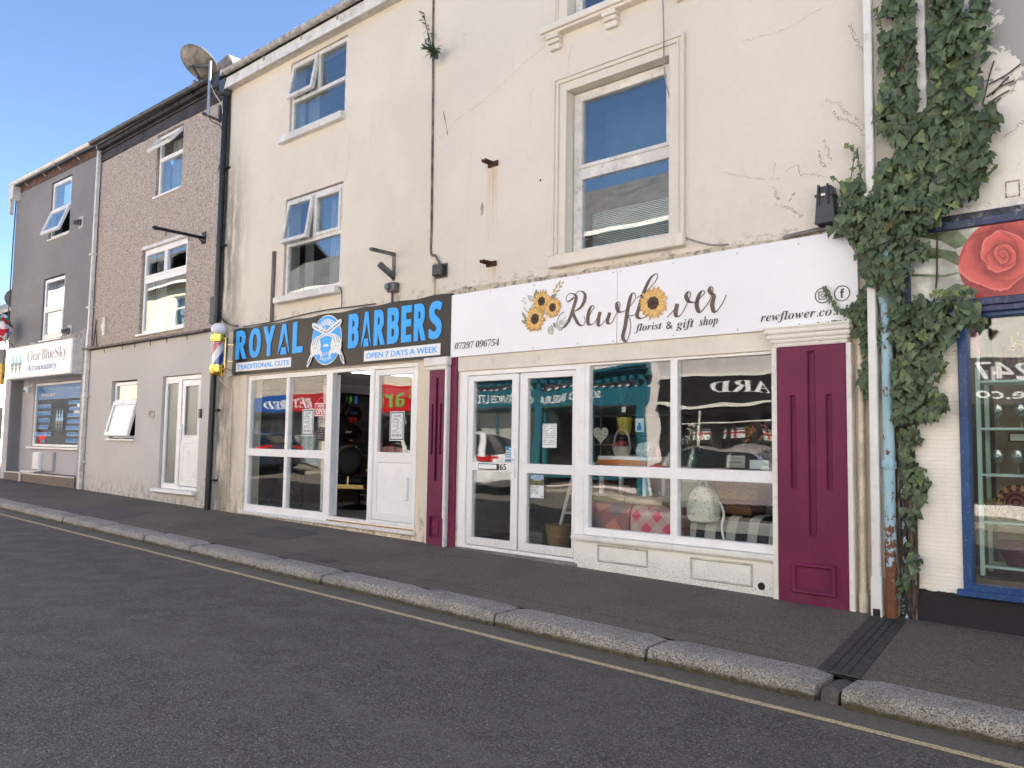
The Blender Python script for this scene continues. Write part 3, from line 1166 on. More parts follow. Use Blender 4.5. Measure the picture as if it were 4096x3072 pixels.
mb.box(-10.06, -8.15, .0, .2, .336, .352)
mb.build("threshold", M['goldchair'], HB)
# closed right-hand leaf: glass above, panel below
mb = MB()
mb.wall(-9.045, -8.185, .425, 2.515, [(-8.96, -8.27, 1.36, 2.43), (-8.955, -8.275, .53, 1.22)], yb + .005, yb + .065)
dl = mb.build("door", M['upvc_splash'], HB, bevel=.004)
g = MB()
g.box(-8.964, -8.266, yb + .03, yb + .05, 1.356, 2.434)
g.build("pane", M['glass'], dl)
g = MB()
g.box(-8.96, -8.27, yb + .02, yb + .05, .525, 1.225)
g.build("door_panel", M['upvc'], dl)
g = MB()
g.box(-8.36, -8.29, yb - .02, yb + .03, .72, 1.03)
g.build("pull_plate", M['white'], dl, bevel=.006)
# open left-hand leaf swung into the shop
leaf = MB()
leaf.wall(0, .90, .40, 2.50, [(.08, .82, .50, 2.40)], -.03, .03)
a_ = rad(157)
mtx = Matrix.Rotation(a_, 3, 'Z')
leaf.xf(0, mtx)
for v in leaf.v:
    v.x += -10.05
    v.y += .15
lo = leaf.build("open_door", M['upvc'], HB, bevel=.004)
leaf = MB()
leaf.box(.08, .82, -.012, .012, .50, 2.40)
leaf.xf(0, mtx)
for v in leaf.v:
    v.x += -10.05
    v.y += .15
leaf.build("pane", M['glass'], lo)
# notices on the glass (writing is part of the place)
def notice(x0, x1, z0, z1, y, parent, mat, name="notice"):
    mb = MB()
    mb.box(x0, x1, y, y + .003, z0, z1)
    return mb.build(name, mat, parent)


def lines(parent, x0, x1, z0, z1, y, n, mat, seed=0, gap=.5, name="print"):
    r = random.Random(seed)
    mb = MB()
    h = (z1 - z0) / n
    for i in range(n):
        zt = z1 - i * h
        xx = x0
        while xx < x1 - .01:
            w = r.uniform(.015, .05)
            if r.random() < .82:
                mb.box(xx, min(xx + w, x1), y, y + .001, zt - h * gap, zt)
            xx += w + .008
    return mb.build(name, mat, parent)


def price_list(x0, x1, z0, z1, y, lab, group):
    tn = thing("price_list", lab, "notice", (x0, y, z0), group)
    notice(x0, x1, z0, z1, y, tn, M['paper'], "sheet")
    b = MB()
    b.wall(x0 + .012, x1 - .012, z0 + .012, z1 - .012, [(x0 + .027, x1 - .027, z0 + .027, z1 - .027)], y - .001, y)
    b.build("border", M['charcoal'], tn)
    lines(tn, x0 + .06, x0 + (x1 - x0) * .68, z0 + (z1 - z0) * .26, z1 - .09, y - .001, 11, M['charcoal'], 3, .36)
    lines(tn, x0 + (x1 - x0) * .78, x1 - .05, z0 + (z1 - z0) * .26, z1 - .09, y - .001, 11, M['charcoal'], 5, .36)
    txt("ROYAL BARBERS", x0 + .07, x1 - .07, z1 - .075, z1 - .05, y - .001, M['charcoal'], tn, "heading", depth=.0005)
    txt(fm("Just walk in!", 'b'), x0 + .05, x1 - .05, z0 + .055, z0 + .10, y - .001, M['charcoal'], tn, "heading", depth=.0005)


price_list(-8.72, -8.42, 1.52, 1.925, yb + .020, "white price list sheet taped inside the glass of the barber's closed door leaf", "price lists in the barber shop glass")
price_list(-10.83, -10.53, 1.58, 1.99, yb + .020, "white price list sheet taped in the barber's left window beside the red open sign", "price lists in the barber shop glass")
os_ = thing("open_sign", "small red and white WE'RE OPEN sign hanging in the barber window", "sign", (-10.34, yb + .02, 1.88))
notice(-10.51, -10.18, 1.875, 2.085, yb + .018, os_, M['red'], "board")
b = MB()
b.wall(-10.50, -10.19, 1.885, 2.075, [(-10.49, -10.20, 1.895, 2.065)], yb + .016, yb + .018)
b.build("border", M['white'], os_)
txt("WE'RE", -10.43, -10.26, 2.01, 2.055, yb + .016, M['white'], os_, depth=.001, fat=.01)
txt(fm("OPEN", 'sb'), -10.46, -10.23, 1.905, 1.995, yb + .016, M['white'], os_, depth=.001)
b = MB()
b.tube([(-10.46, yb + .02, 2.085), (-10.345, yb + .02, 2.17), (-10.23, yb + .02, 2.085)], .002, 5)
b.build("cord", M['white'], os_)
oh = thing("opening_hours_card", "dark opening hours card stuck below the red open sign", "notice", (-10.32, yb + .02, 1.5))
notice(-10.43, -10.22, 1.50, 1.71, yb + .019, oh, M['signblack'], "card")
lines(oh, -10.41, -10.24, 1.52, 1.69, yb + .018, 5, M['greyink'], 8, .4)
txt("OPENING", -10.43, -10.22, 1.815, 1.845, yb + .018, M['greyink'], oh, "heading", depth=.001)
txt("HOURS", -10.41, -10.25, 1.775, 1.805, yb + .018, M['greyink'], oh, "heading", depth=.001)

# ---- barber sign
bs = thing("barber_sign", "long charcoal fascia sign with big sky blue ROYAL BARBERS letters", "shop sign", (-10.1, -.06, 2.6))
y0 = -.06
xa, za = onp(-12.92, 2.615, y0)
xb, zb = onp(-7.49, 3.425, y0)
mb = MB()
n = 46
vs = []
top = []
for i in range(n + 1):
    xx = xa + (xb - xa) * i / n
    top.append((xx, zb + .010 * math.sin(i * .9) * (1 if i % 7 else .3) - .02 * (1 - i / n) * (1 - i / n) + (.012 if i > 30 else 0)))
mb.prism([(xa, za), (xb, za)] + top[::-1], y0, -.012)
mb.build("panel", M['signblack'], bs)
mb = MB()
mb.box(xa - .16, xa - .004, -.05, .0, za - .02, zb - .05)
mb.build("end_board", M['fascia_cream'], bs)
yl = y0 - .008


def word(s, x0, x1, z0, z1, parent, mat, fat=.010, outline=False):
    """heavy condensed capitals, each one fitted to its own slot"""
    W = dict(I=.4, L=.8, E=.85, T=.9)
    tot = sum(W.get(c, 1) for c in s)
    gap = .19
    unit = (x1 - x0) / (tot + gap * (len(s) - 1))
    x = x0
    mb = MB()
    for c in s:
        w = unit * W.get(c, 1)
        for sh, dy in ((-.013, 0), (.013, -.0012), (0, -.0024)) if c != 'A' else ((-.006, 0), (.006, -.0012)):
            txt_mb(mb, fm(c, 'sb'), x + .012 + sh, x + w - .012 + sh, z0, z1, yl + dy, .006, fat=fat)
        x += w + gap * unit
    return mb.build("lettering", mat, parent)


word("ROYAL", -12.70, -10.70, 2.865, 3.355, bs, M['skyblue'])
word("BARBERS", -9.56, -7.59, 2.845, 3.345, bs, M['skyblue'])
for (x0, x1, z0, z1, s) in ((-12.67, -11.01, 2.655, 2.805, "TRADITIONAL CUTS"), (-9.18, -7.605, 2.635, 2.785, "OPEN 7 DAYS A WEEK")):
    mb = MB()
    mb.box(x0, x1, yl, y0, z0, z1)
    lb = mb.build("label_strip", M['white'], bs)
    txt(s, x0 + .055, x1 - .055, z0 + .035, z1 - .035, yl - .003, M['midblue' if 0 else 'skyblue'], lb, fat=.012)
# round emblem: crossed razors held by two fists
em = MB()
cx_, cz_, ra_ = -10.09, 3.01, .375
em.prism([(cx_ + ra_ * math.cos(2 * math.pi * i / 48), cz_ + ra_ * math.sin(2 * math.pi * i / 48)) for i in range(48)], yl, y0)
eo = em.build("emblem", M['white'], bs)
em = MB()
em.prism([(cx_ + .362 * math.cos(2 * math.pi * i / 48), cz_ + .362 * math.sin(2 * math.pi * i / 48)) for i in range(48)], yl - .003, yl)
em.build("emblem_field", M['skyblue'], eo)
ew = MB()


def arc_text(s, r, a0, a1, h, w):
    for i, ch in enumerate(s):
        a = rad(a0 + (a1 - a0) * i / (len(s) - 1))
        k = len(ew.v)
        txt_mb(ew, fm(ch, 'sb'), -w / 2, w / 2, -h / 2, h / 2, yl - .008, .004)
        sgn = -1 if a0 > a1 else 1
        ew.xf(k, Matrix.Rotation(-(a - math.pi / 2) if sgn < 0 else -(a + math.pi / 2), 3, 'Y'))
        for v in ew.v[k:]:
            v.x += cx_ + r * math.cos(a)
            v.z += cz_ + r * math.sin(a)


arc_text("BARBER", .27, 128, 52, .095, .07)
arc_text("SHAVE", .29, 246, 294, .055, .045)
txt_mb(ew, fm("CUT", 'sb'), cx_ - .06, cx_ + .06, cz_ - .235, cz_ - .185, yl - .008, .004)
txt_mb(ew, fm("Shop", 'sc'), cx_ - .09, cx_ + .08, cz_ + .10, cz_ + .20, yl - .008, .004)
ed = MB()
FIST = [(.255 + (a - .255) * .82 + .015, -.09 + (b + .09) * .88) for a, b in [(.10, -.17), (.07, -.08), (.10, .00), (.14, .075), (.20, .10), (.265, .07), (.33, .04), (.385, -.03), (.40, -.11), (.385, -.19), (.345, -.245), (.29, -.25), (.24, -.215), (.19, -.235), (.14, -.225)]]
for sx in (-1, 1):                          # two fists holding crossed razors, mirrored
    def q(pts):
        return [(cx_ + sx * a, cz_ + b) for a, b in pts]
    dl = .0004 * (sx > 0)
    ew.prism(q([(-.20, .02), (.02, .075), (.345, .20), (.375, .245), (.36, .285), (.31, .285), (-.02, .135), (-.21, .065)]), yl - .006 - dl, yl - .003)
    ew.prism(q(FIST), yl - .010, yl - .0065)
    ew.prism(q([(.33, -.23), (.385, -.19), (.455, -.30), (.475, -.375), (.45, -.39), (.39, -.33)]), yl - .0095, yl - .0065)
    ew.prism(q([(.125, -.14), (.085, -.18), (.075, -.235), (.10, -.255), (.165, -.20)]), yl - .0092, yl - .0065)
    for (a, b) in (((.18, .045), (.232, -.065)), ((.235, .065), (.285, -.06)), ((.295, .035), (.335, -.07)), ((.21, -.10), (.31, -.115)), ((.16, -.16), (.20, -.13))):
        ed.prism(q([a, (a[0] + .010, a[1] + .004), (b[0] + .010, b[1] + .004), b]), yl - .0115, yl - .010)
    ed.prism(q([(.36, -.25), (.385, -.235), (.445, -.32), (.452, -.36), (.43, -.345)]), yl - .011, yl - .0095)
    ed.prism(q([(.01, .10), (.34, .235), (.335, .25), (.0, .113)]), yl - .0075, yl - .0066)
    ed.prism(q([(-.20, .035), (-.02, .088), (-.02, .096), (-.20, .045)]), yl - .0075, yl - .0066)
ew.prism([(cx_ - .07, cz_ - .09), (cx_ - .03, cz_ - .105), (cx_, cz_ - .09), (cx_ + .03, cz_ - .105), (cx_ + .07, cz_ - .09), (cx_ + .05, cz_ - .065), (cx_ + .015, cz_ - .06), (cx_, cz_ - .07), (cx_ - .015, cz_ - .06), (cx_ - .05, cz_ - .065)], yl - .006, yl - .003)
ew.build("emblem_print", M['white'], eo)
ed.build("emblem_shading", pm("blue_grey_ink", (.10, .17, .26), .5, 0), eo)
mb = MB()
for xx in (-12.5, -11.6, -10.7, -9.9, -9.1, -8.3, -7.6):
    for zz in (za + .05, zb - .04):
        mb.lathe([(.010, 0), (.008, .006)], (xx, y0, zz), (0, -1, 0), 8)
mb.build("screw", M['black'], bs)

# ================================================================== BROWN PEBBLEDASHED HOUSE
BX0, BX1 = -19.05, -13.45
BB = thing("pebbledashed_house", "narrow house with brown pebbledash above and smooth grey render below", "house", (-16.2, 0, .3))
mb = MB()
mb.wall(BX0, BX1, 3.50, 7.74, [(-16.24, -15.12, 6.38, 7.68), (-16.70, -14.74, 3.60, 5.42)], 0, .3)
mb.build("pebbledash_wall", M['pebble'], BB)
mb = MB()
mb.wall(BX0, BX1 + .06, -.15, 3.44, [(-17.84, -16.60, 1.47, 2.70), (-15.48, -13.96, .53, 2.70)], -.012, .3)
mb.build("rendered_wall", M['lowrender'], BB)
mb = MB()
rp = [(-19.2, 0, 3.47)]
mb.extr([(-19.25, -.13, 3.445), (-13.72, -.12, 3.43), (-13.72, .05, 3.47), (-19.25, .05, 3.48)], (0, 0, .045))
mb.build("ledge", M['concrete'], BB, bevel=.006)
mb = MB()
for xx in (-18.1, -17.2, -16.6, -15.9, -15.2, -14.4):
    mb.tube([(xx, -.10, 3.43), (xx, -.10, 3.36), (xx + .012, -.10, 3.33)], .008, 5)
mb.build("ledge_hook", M['rust'], BB)
mb = MB()
n = 40
lowz = [7.76 + .025 * noise.noise((i * .35, 3, 0)) - .10 * i / n * .6 for i in range(n + 1)]
mb.prism([(BX0 + (BX1 - BX0) * i / n, lowz[i]) for i in range(n + 1)] + [(BX1, 8.12), (BX0, 8.12)], -.02, .02)
mb.box(BX0, BX1, -.055, -.018, 7.93, 7.96)
mb.box(BX0, BX1, -.12, -.018, 8.00, 8.10)
mb.build("cornice", M['darkband'], BB)
mb = MB()
mb.wall(BX0, BX1, 7.74, 8.15, [], .02, .3)
mb.build("wall_plate", M['darkband'], BB)
shell(BB, BX0, BX1, 8.1, 10.4, floors=(3.3, 5.9))
pitched_roof(BB, BX0, BX1, -.17, 8.17, 4.3, 10.5, 8.8, 8.1)
mb = MB()
gutter(mb, BX0 - .12, -13.62, -.21, 8.185, .065, 8.10)
g_ = mb.build("gutter", M['gutterblack'], BB, smooth=40)
for i, xx in enumerate((-18.95, -17.6, -16.5, -15.5, -14.55)):
    b = MB()
    zz = 8.185 - .085 * (xx + 19.17) / 5.55
    gutter(b, xx, xx + .05, -.21, zz, .073)
    b.tube([(xx + .02, -.18, zz - .06), (xx + .05, -.02, zz - .13)], .012, 5)
    b.build("gutter_bracket", M['gutterblack'], g_)
# windows
f = .055
y = .05
w = window(BB, -16.21, -15.14, 6.40, 7.66, y, [(-16.15, -15.20, 6.46, 7.12), (-16.15, -15.20, 7.20, 7.60)], d=.07)
# open top light replaces the glass of the upper hole
for c in list(w.children):
    if c.data.vertices[0].co.z + ORG[w.name].z > 7.1:
        bpy.data.objects.remove(c)
piv = (0, y, 7.62)
mtx = Matrix.Rotation(-rad(38), 3, 'X')
s = MB()
s.wall(-16.18, -15.17, 7.17, 7.63, [(-16.12, -15.23, 7.23, 7.57)], y - .035, y + .02)
s.xf(0, mtx, piv)
s.build("casement", M['upvc'], w, bevel=.004)
g = MB()
g.box(-16.125, -15.225, y - .015, y + .005, 7.225, 7.575)
g.xf(0, mtx, piv)
g.build("pane", M['glass_up'], w)
curtain(BB, -16.1, -15.75, 6.45, 7.6, .30)
curtain(BB, -15.40, -15.2, 6.45, 7.6, .32)
ms = (-16.60, -14.82, 3.69, 4.66)
w = window(BB, -16.66, -14.76, 3.63, 5.36, .05, [ms, (-16.57, -15.76, 4.82, 5.24), (-15.64, -14.85, 4.82, 5.24)], d=.07, sash=[(-16.57, -15.76, 4.82, 5.24), (-15.64, -14.85, 4.82, 5.24)])
curtain(BB, -16.6, -16.2, 3.7, 5.3, .3)
curtain(BB, -15.2, -14.85, 3.7, 5.3, .3)
for z0, x0, x1 in ((6.35, -16.27, -15.10), (3.575, -16.74, -14.70)):
    mb = MB()
    mb.box(x0, x1, -.05, .06, z0, z0 + .04)
    mb.build("window_sill", M['upvc'], BB, bevel=.006)
mb = MB()
mb.box(-16.69, -14.75, -.02, .05, 5.36, 5.43)
mb.build("window_head", M['upvc_old'], BB, bevel=.005)
# small ground-floor window with its lower light standing open
wy = .05
w = window(BB, -17.80, -16.63, 1.50, 2.67, wy, [(-17.73, -16.70, 2.30, 2.60)], d=.07)
for c in list(w.children):
    pass
bpy.data.objects.remove(w.children[0])
w2 = w
bpy.data.objects.remove(w2)
mb = MB()
mb.wall(-17.80, -16.63, 1.50, 2.67, [(-17.73, -16.70, 2.30, 2.60), (-17.75, -16.68, 1.55, 2.24)], wy, wy + .07)
w = mb.build("window", M['upvc'], BB, bevel=.004)
g = MB()
g.box(-17.735, -16.695, wy + .025, wy + .045, 2.295, 2.605)
g.build("pane", M['obscure_b'] if 'obscure_b' in M else M['glass_up'], w)
s = MB()
piv = (0, wy, 2.25)
mtx = Matrix.Rotation(-rad(13), 3, 'X')
s.wall(-17.77, -16.66, 1.52, 2.26, [(-17.69, -16.74, 1.60, 2.18)], wy - .04, wy + .02)
s.box(-17.42, -17.10, wy - .046, wy - .038, 2.20, 2.215)
s.xf(0, mtx, piv)
s.build("casement", M['upvc'], w, bevel=.004)
g = MB()
g.box(-17.695, -16.735, wy - .02, wy, 1.595, 2.185)
g.xf(0, mtx, piv)
g.build("pane", M['glass_up'], w)
mb = MB()
mb.box(-17.9, -16.55, -.07, .06, 1.445, 1.485)
mb.build("window_sill", M['upvc'], BB, bevel=.006)
# front door with side light
dy = .04
mb = MB()
mb.wall(-15.46, -13.97, .56, 2.69, [(-15.37, -14.93, .66, 2.56), (-14.79, -14.03, .62, 2.61)], dy, dy + .07)
d = mb.build("door_frame", M['upvc'], BB, bevel=.004)
g = MB()
g.box(-15.374, -14.926, dy + .03, dy + .05, .656, 2.564)
g.build("pane", M['obscure'], d)
mb = MB()
mb.wall(-14.77, -14.04, .63, 2.60, [(-14.65, -14.13, 1.56, 2.50)], dy + .01, dy + .06)
mb.wall(-14.66, -14.12, 1.555, 2.505, [(-14.635, -14.145, 1.575, 2.485)], dy, dy + .012)
dr = mb.build("front_door", M['upvc'], BB, bevel=.004)
g = MB()
g.box(-14.655, -14.125, dy + .03, dy + .045, 1.555, 2.505)
g.build("pane", M['obscure'], dr)
g = MB()
g.wall(-14.66, -14.12, .72, 1.36, [(-14.635, -14.145, .745, 1.335)], dy + .003, dy + .012)
for (a, b) in ((-14.58, -14.42), (-14.36, -14.20)):
    g.box(a, b, dy + .002, dy + .012, 1.17, 1.28)
    g.box(a, b, dy + .002, dy + .012, .80, .90)
g.build("moulding", M['upvc'], dr, bevel=.006)
g = MB()
g.box(-14.52, -14.26, dy - .004, dy + .012, 1.42, 1.49)
g.build("letter_plate", M['white'], dr, bevel=.005)
g = MB()
g.box(-14.755, -14.72, dy - .01, dy + .012, 1.47, 1.78)
g.tube([(-14.738, dy - .01, 1.67), (-14.738, dy - .05, 1.67), (-14.62, dy - .05, 1.665)], .011, 7)
g.build("handle", M['white'], dr, bevel=.003)
mb = MB()
mb.box(-15.62, -13.97, -.10, .08, .49, .555)
mb.build("door_sill", M['upvc'], BB, bevel=.008)
# number plate
np_ = thing("number_plaque", "oval house number plaque 63 on the grey render", "sign", (-15.88, -.02, 1.9))
mb = MB()
mb.prism([(-15.885 + .135 * math.copysign(abs(math.cos(a)) ** .6, math.cos(a)), 1.975 + .085 * math.copysign(abs(math.sin(a)) ** .6, math.sin(a))) for a in [2 * math.pi * i / 32 for i in range(32)]], -.026, -.012)
mb.build("plate", M['greysteel2'] if 'greysteel2' in M else pm("brushed_plaque", (.42, .38, .33), .4, .05), np_)
txt(fm("63", 'sb'), -15.985, -15.88, 1.955, 2.04, -.029, M['black'], np_)
txt("Flat 1", -15.865, -15.78, 2.0, 2.035, -.029, M['charcoal'], np_)
lines(np_, -15.985, -15.79, 1.905, 1.945, -.028, 2, M['charcoal'], 2, .4)
ic = thing("intercom", "small black door intercom right of the white front door", "intercom", (-13.92, -.03, 1.88))
mb = MB()
mb.box(-13.96, -13.87, -.045, -.012, 1.885, 2.045)
mb.build("case", M['black'], ic, bevel=.006)
mb = MB()
mb.lathe([(.016, 0), (.014, .006)], (-13.915, -.045, 2.0), (0, -1, 0), 12)
mb.build("button", M['galv'], ic)
# iron sign arm
sa = thing("hanging_sign_bracket", "black iron sign arm reaching out over the pavement with no sign on it", "bracket", (-14.1, 0, 5.1))
mb = MB()
mb.tube([(-14.10, 0, 5.215), (-14.10, -.88, 5.215)], .030, 10)
mb.lathe([(.012, 0), (.038, .02), (.042, .05), (.025, .085), (.006, .10)], (-14.10, -.87, 5.215), (0, -1, 0), 12)
mb.build("arm", M['blackmetal'], sa, smooth=50)
mb = MB()
mb.box(-14.17, -14.03, -.02, 0, 5.10, 5.33)
mb.tube([(-14.10, -.02, 5.12), (-14.10, -.12, 5.20)], .015, 6)
mb.build("wall_plate", M['blackmetal'], sa, bevel=.004)
mb = MB()
for yy in (-.30, -.72):
    mb.tube([(-14.10, yy + .015 * math.cos(a), 5.14 + .035 * math.sin(a)) for a in [2 * math.pi * i / 12 for i in range(12)]], .005, 5, closed=True)
mb.build("hanging_ring", M['blackmetal'], sa)
# satellite dish on a pole
sd = thing("satellite_dish", "big pale satellite dish seen from behind on a bracketed pole at the eaves", "satellite dish", (-13.7, -.4, 7.4))
PX, PY = -13.42, -.38
mb = MB()
mb.tube([(PX, PY, 7.25), (PX, PY, 8.24)], .028, 10)
mb.build("pole", M['galv'], sd, smooth=50)
mb = MB()
mb.box(-13.70, -13.65, -.05, .0, 7.30, 7.62)
mb.build("bracket", M['greysteel'], sd)
mb = MB()
mb.extr([(-13.70, -.03, 7.31), (-13.66, -.03, 7.31), (PX + .02, PY - .10, 7.25), (PX - .05, PY - .10, 7.25)], (0, 0, .03))
mb.build("bracket", M['greysteel'], sd)
mb = MB()
mb.box(PX - .05, PX + .05, PY + .0, .0, 7.70, 7.73)
mb.build("bracket", M['greysteel'], sd)
DC = Vector((-13.80, -.44, 8.25))
dax = Vector((-.12, .58, .80)).normalized()     # the hollow looks this way (away from the street)
prof = [(.02, 0)] + [(.36 * k / 8, .09 * (k / 8) ** 2) for k in range(1, 9)] + [(.372, .088), (.365, .10)] + [(.36 * k / 8 - .004, .09 * (k / 8) ** 2 + .008) for k in range(8, 0, -1)]
mb = MB()
mb.lathe(prof, DC, dax, 40, cap=False)
mb.build("reflector", pm("dish_paint", (.24, .21, .17), .5, .4, 4), sd, smooth=50)
mb = MB()
mb.tube([DC, (PX, PY, 8.16)], .022, 6)
mb.obox(DC - dax * .03, .16, (.02, .012), (1, .5, -.1), dax)
mb.obox(DC - dax * .03 - Vector((0, 0, .10)), .02, (.02, .14), (1, .5, 0), dax)
mb.build("mount", M['greysteel'], sd)
mb = MB()
la = DC + Vector((-.02, -.02, -.36))
lb = DC + dax * .32 + Vector((-.12, 0, -.36))
mb.tube([DC + Vector((0, 0, -.18)), la, lb], .014, 6)
mb.obox(la + Vector((.02, -.02, .02)), .05, (.03, .03), (1, 0, .6), (0, 1, 0))
mb.build("receiver_arm", M['galv'], sd)
mb = MB()
mb.tube(spline([(PX - .02, PY, 7.95), (PX + .05, PY + .05, 7.7), (PX + .1, PY + .2, 7.45), (-13.52, -.05, 7.2), (-13.5, -.04, 6.9)]), .006, 5)
mb.build("white_cable", M['pipewhite'], sd)
mb = MB()
mb.tube(spline([(PX, PY, 7.27), (PX - .1, -.25, 7.2), (-13.62, -.04, 7.22), (-13.52, -.04, 7.0), (-13.5, -.04, 6.7)]), .008, 5)
mb.build("black_cable", M['black'], sd)
# chimney end behind the dish
ch = MB()
ch.prism([(-14.75, 8.1), (-14.1, 8.1), (-14.06, 8.75), (-14.2, 8.92), (-14.62, 8.86), (-14.78, 8.6)], .35, .95)
ch.build("parapet_stub", M['concrete'], BB, bevel=.03)
# black rainwater pipe
dp = thing("black_downpipe", "tall black rainwater downpipe at the joint of the brown and cream houses", "downpipe", (-13.41, -.08, .2))
mb = MB()
mb.tube([(-13.39, -.075, 7.85), (-13.40, -.075, 3.6), (-13.43, -.075, .24)], .052, 12)
for zz in (3.35, 3.55, 3.62):
    mb.lathe([(.062, 0), (.064, .05), (.060, .07)], (-13.405, -.075, zz), (0, 0, 1), 14)
mb.build("pipe", M['black2'] if 'black2' in M else pm("black_pipe_paint", (.014, .016, .022), .3, .15, 5), dp, smooth=50)
mb = MB()
mb.extr([(-13.64, -.20, 7.88), (-13.44, -.20, 7.88), (-13.42, -.20, 8.10), (-13.70, -.20, 8.10)], (0, .17, 0))
mb.extr([(-13.46, -.16, 7.70), (-13.32, -.16, 7.70), (-13.2, -.2, 7.95), (-13.46, -.2, 7.95)], (0, .14, 0))
mb.build("hopper", pm("hopper_grey_black", (.045, .05, .06), .35, .15, 5), dp, bevel=.008)
for zz in (6.35, 4.93, 2.0, .78, 3.3):
    b = MB()
    b.lathe([(.060, 0), (.060, .03)], (-13.40 - (.03 if zz < 1 else 0), -.075, zz), (0, 0, 1), 14)
    b.box(-13.40, -13.25, -.075, -.0, zz, zz + .03)
    b.build("pipe_clip", M['black'], dp)
cb = MB()
cb.tube([(-13.33, -.02, 7.75), (-13.30, -.02, 7.0), (-13.31, -.02, 6.2), (-13.335, -.02, 5.0), (-13.32, -.02, 4.2), (-13.34, -.02, 3.75)], .010, 5)
cb.tube(spline([(-13.34, -.03, 3.75), (-13.25, -.04, 3.62), (-13.02, -.04, 3.50), (-12.7, -.05, 3.45)]), .014, 5)
cb.tube(spline([(-13.36, -.03, 4.9), (-13.48, -.02, 4.5), (-13.52, -.02, 4.1), (-13.50, -.02, 3.7)]), .010, 5)
cb.tube(spline([(-13.55, -.02, 6.55), (-13.62, -.03, 6.45), (-13.6, -.03, 6.35), (-13.5, -.03, 6.3)]), .008, 5)
cb.build("wall_cable", M['black'], label="black wall cables looping beside the black downpipe", cat="cable")
jb = MB()
jb.box(-13.62, -13.49, -.09, .0, 3.56, 4.05)
jb.build("cable_box", M['greysteel2'] if 'greysteel2' in M else pm("grey_black_case", (.06, .06, .062), .5), bevel=.01, label="tall dark cable box beside the downpipe above the ledge", cat="box")
al = MB()
al.lathe([(.05, 0), (.055, .02), (.04, .045)], (-13.56, 0, 6.57), (0, -1, 0), 16)
al.build("round_sounder", pm("blue_grey_plastic", (.12, .23, .33), .4), label="little round blue-grey fitting on the brown wall by the pipe", cat="fitting")
vb = MB()
vb.box(-18.52, -18.30, -.04, 0, 3.86, 4.0)
vb.box(-18.42, -18.31, -.05, 0, 3.72, 4.14)
vb.build("wall_bracket", M['fascia_cream'], bevel=.012, label="cream old wall fitting above the ledge on the pebbledash", cat="bracket")
vb = MB()
vb.tube([(-18.9, -.03, 3.5), (-18.82, -.03, 3.95)], .012, 6)
vb.tube([(-18.68, -.03, 3.5), (-18.82, -.03, 3.95), (-18.80, -.03, 4.12)], .012, 6)
vb.box(-18.93, -18.62, -.06, 0, 3.49, 3.52)
vb.build("aerial_bracket", M['black'], label="thin black A-shaped iron bracket standing on the ledge", cat="bracket")

# ================================================================== GREY HOUSE (stands turned two degrees)
TH = rad(1.9)
FR[0] = Matrix.Translation((-19.068, 0, 0)) @ Matrix.Rotation(TH, 4, 'Z')
GB = thing("grey_house", "grey rendered end house with the accountancy shop on its ground floor", "house", (-2.5, 0, .4))
GX0, GX1 = -5.08, -.02
mb = MB()
mb.wall(GX0, GX1, 3.72, 7.99, [(-2.77, -1.58, 6.38, 7.83), (-2.94, -1.64, 3.86, 5.41)], 0, .3)
mb.build("wall", M['greyrender'], GB)
mb = MB()
mb.wall(GX0, GX1, -.05, 3.72, [(-4.70, -.44, .60, 3.0)], .0, .28)
mb.wall(-4.75, -.40, .55, 3.05, [(-3.98, -1.10, 1.24, 2.87)], .30, .45)
mb.box(-4.74, -4.70, .0, .30, .6, 3.0)
mb.box(-.44, -.40, .0, .30, .6, 3.0)
mb.build("shop_wall", M['greyshop'], GB)
mb = MB()
mb.prism([(GX0, 3.70), (-3.3, 3.72), (GX1, 3.70), (GX1, 4.02), (-.7, 3.92), (-2.1, 3.88), (-3.6, 3.86), (GX0, 3.84)], -.004, .02)
mb.build("bare_render_strip", pm("bare_render_strip", (.36, .34, .33), .85, .3, 5), GB)
mb = MB()
mb.box(-4.70, -.44, -.03, .30, .585, .605)
mb.build("step_top", pm("tiled_step_top", (.10, .095, .09), .6, .2, 9), GB)
mb = MB()
mb.box(-4.72, -.42, -.04, .0, .0, .583)
mb.build("step_riser", M['stonestrip'], GB)
mb = MB()
mb.box(-4.72, -.42, -.055, -.03, .583, .612)
mb.build("step_nosing", M['upvc_old'], GB)
shell(GB, GX0, GX1, 7.95, 10.2, floors=(3.3, 5.8), depth=8.5)
mb = MB()
mb.box(GX0, GX1, -.015, .02, 7.97, 8.16)
mb.build("eaves_brick", M['brickband'], GB)
mb = MB()
mb.box(GX0, GX1, .02, .3, 7.95, 8.15)
mb.build("wall_plate", M['darkband'], GB)
pitched_roof(GB, GX0 - .10, GX1, -.16, 8.21, 4.2, 10.3, 8.6, 8.0)
mb = MB()
gutter(mb, GX0 - .02, GX1 + .05, -.14, 8.22, .07, 8.24)
g_ = mb.build("gutter", M['gutterwhite'], GB, smooth=40)
for xx in (-4.4, -3.2, -2.3, -1.2, -.1):
    b = MB()
    gutter(b, xx, xx + .05, -.14, 8.22, .079)
    b.tube([(xx + .02, -.1, 8.16), (xx + .02, -.01, 8.08)], .012, 5)
    b.build("gutter_bracket", M['gutterwhite'], g_)
mb = MB()
mb.box(GX0 - .03, GX0 + .24, -.2, .05, 7.78, 8.14)
mb.extr([(GX0 - .22, -.16, 8.28), (GX0 - .02, -.16, 8.28), (GX0 - .02, -.16, 7.4), (GX0 - .06, -.16, 7.4)], (0, .10, 0))
mb.build("hopper", M['gutterwhite'], GB, bevel=.01)
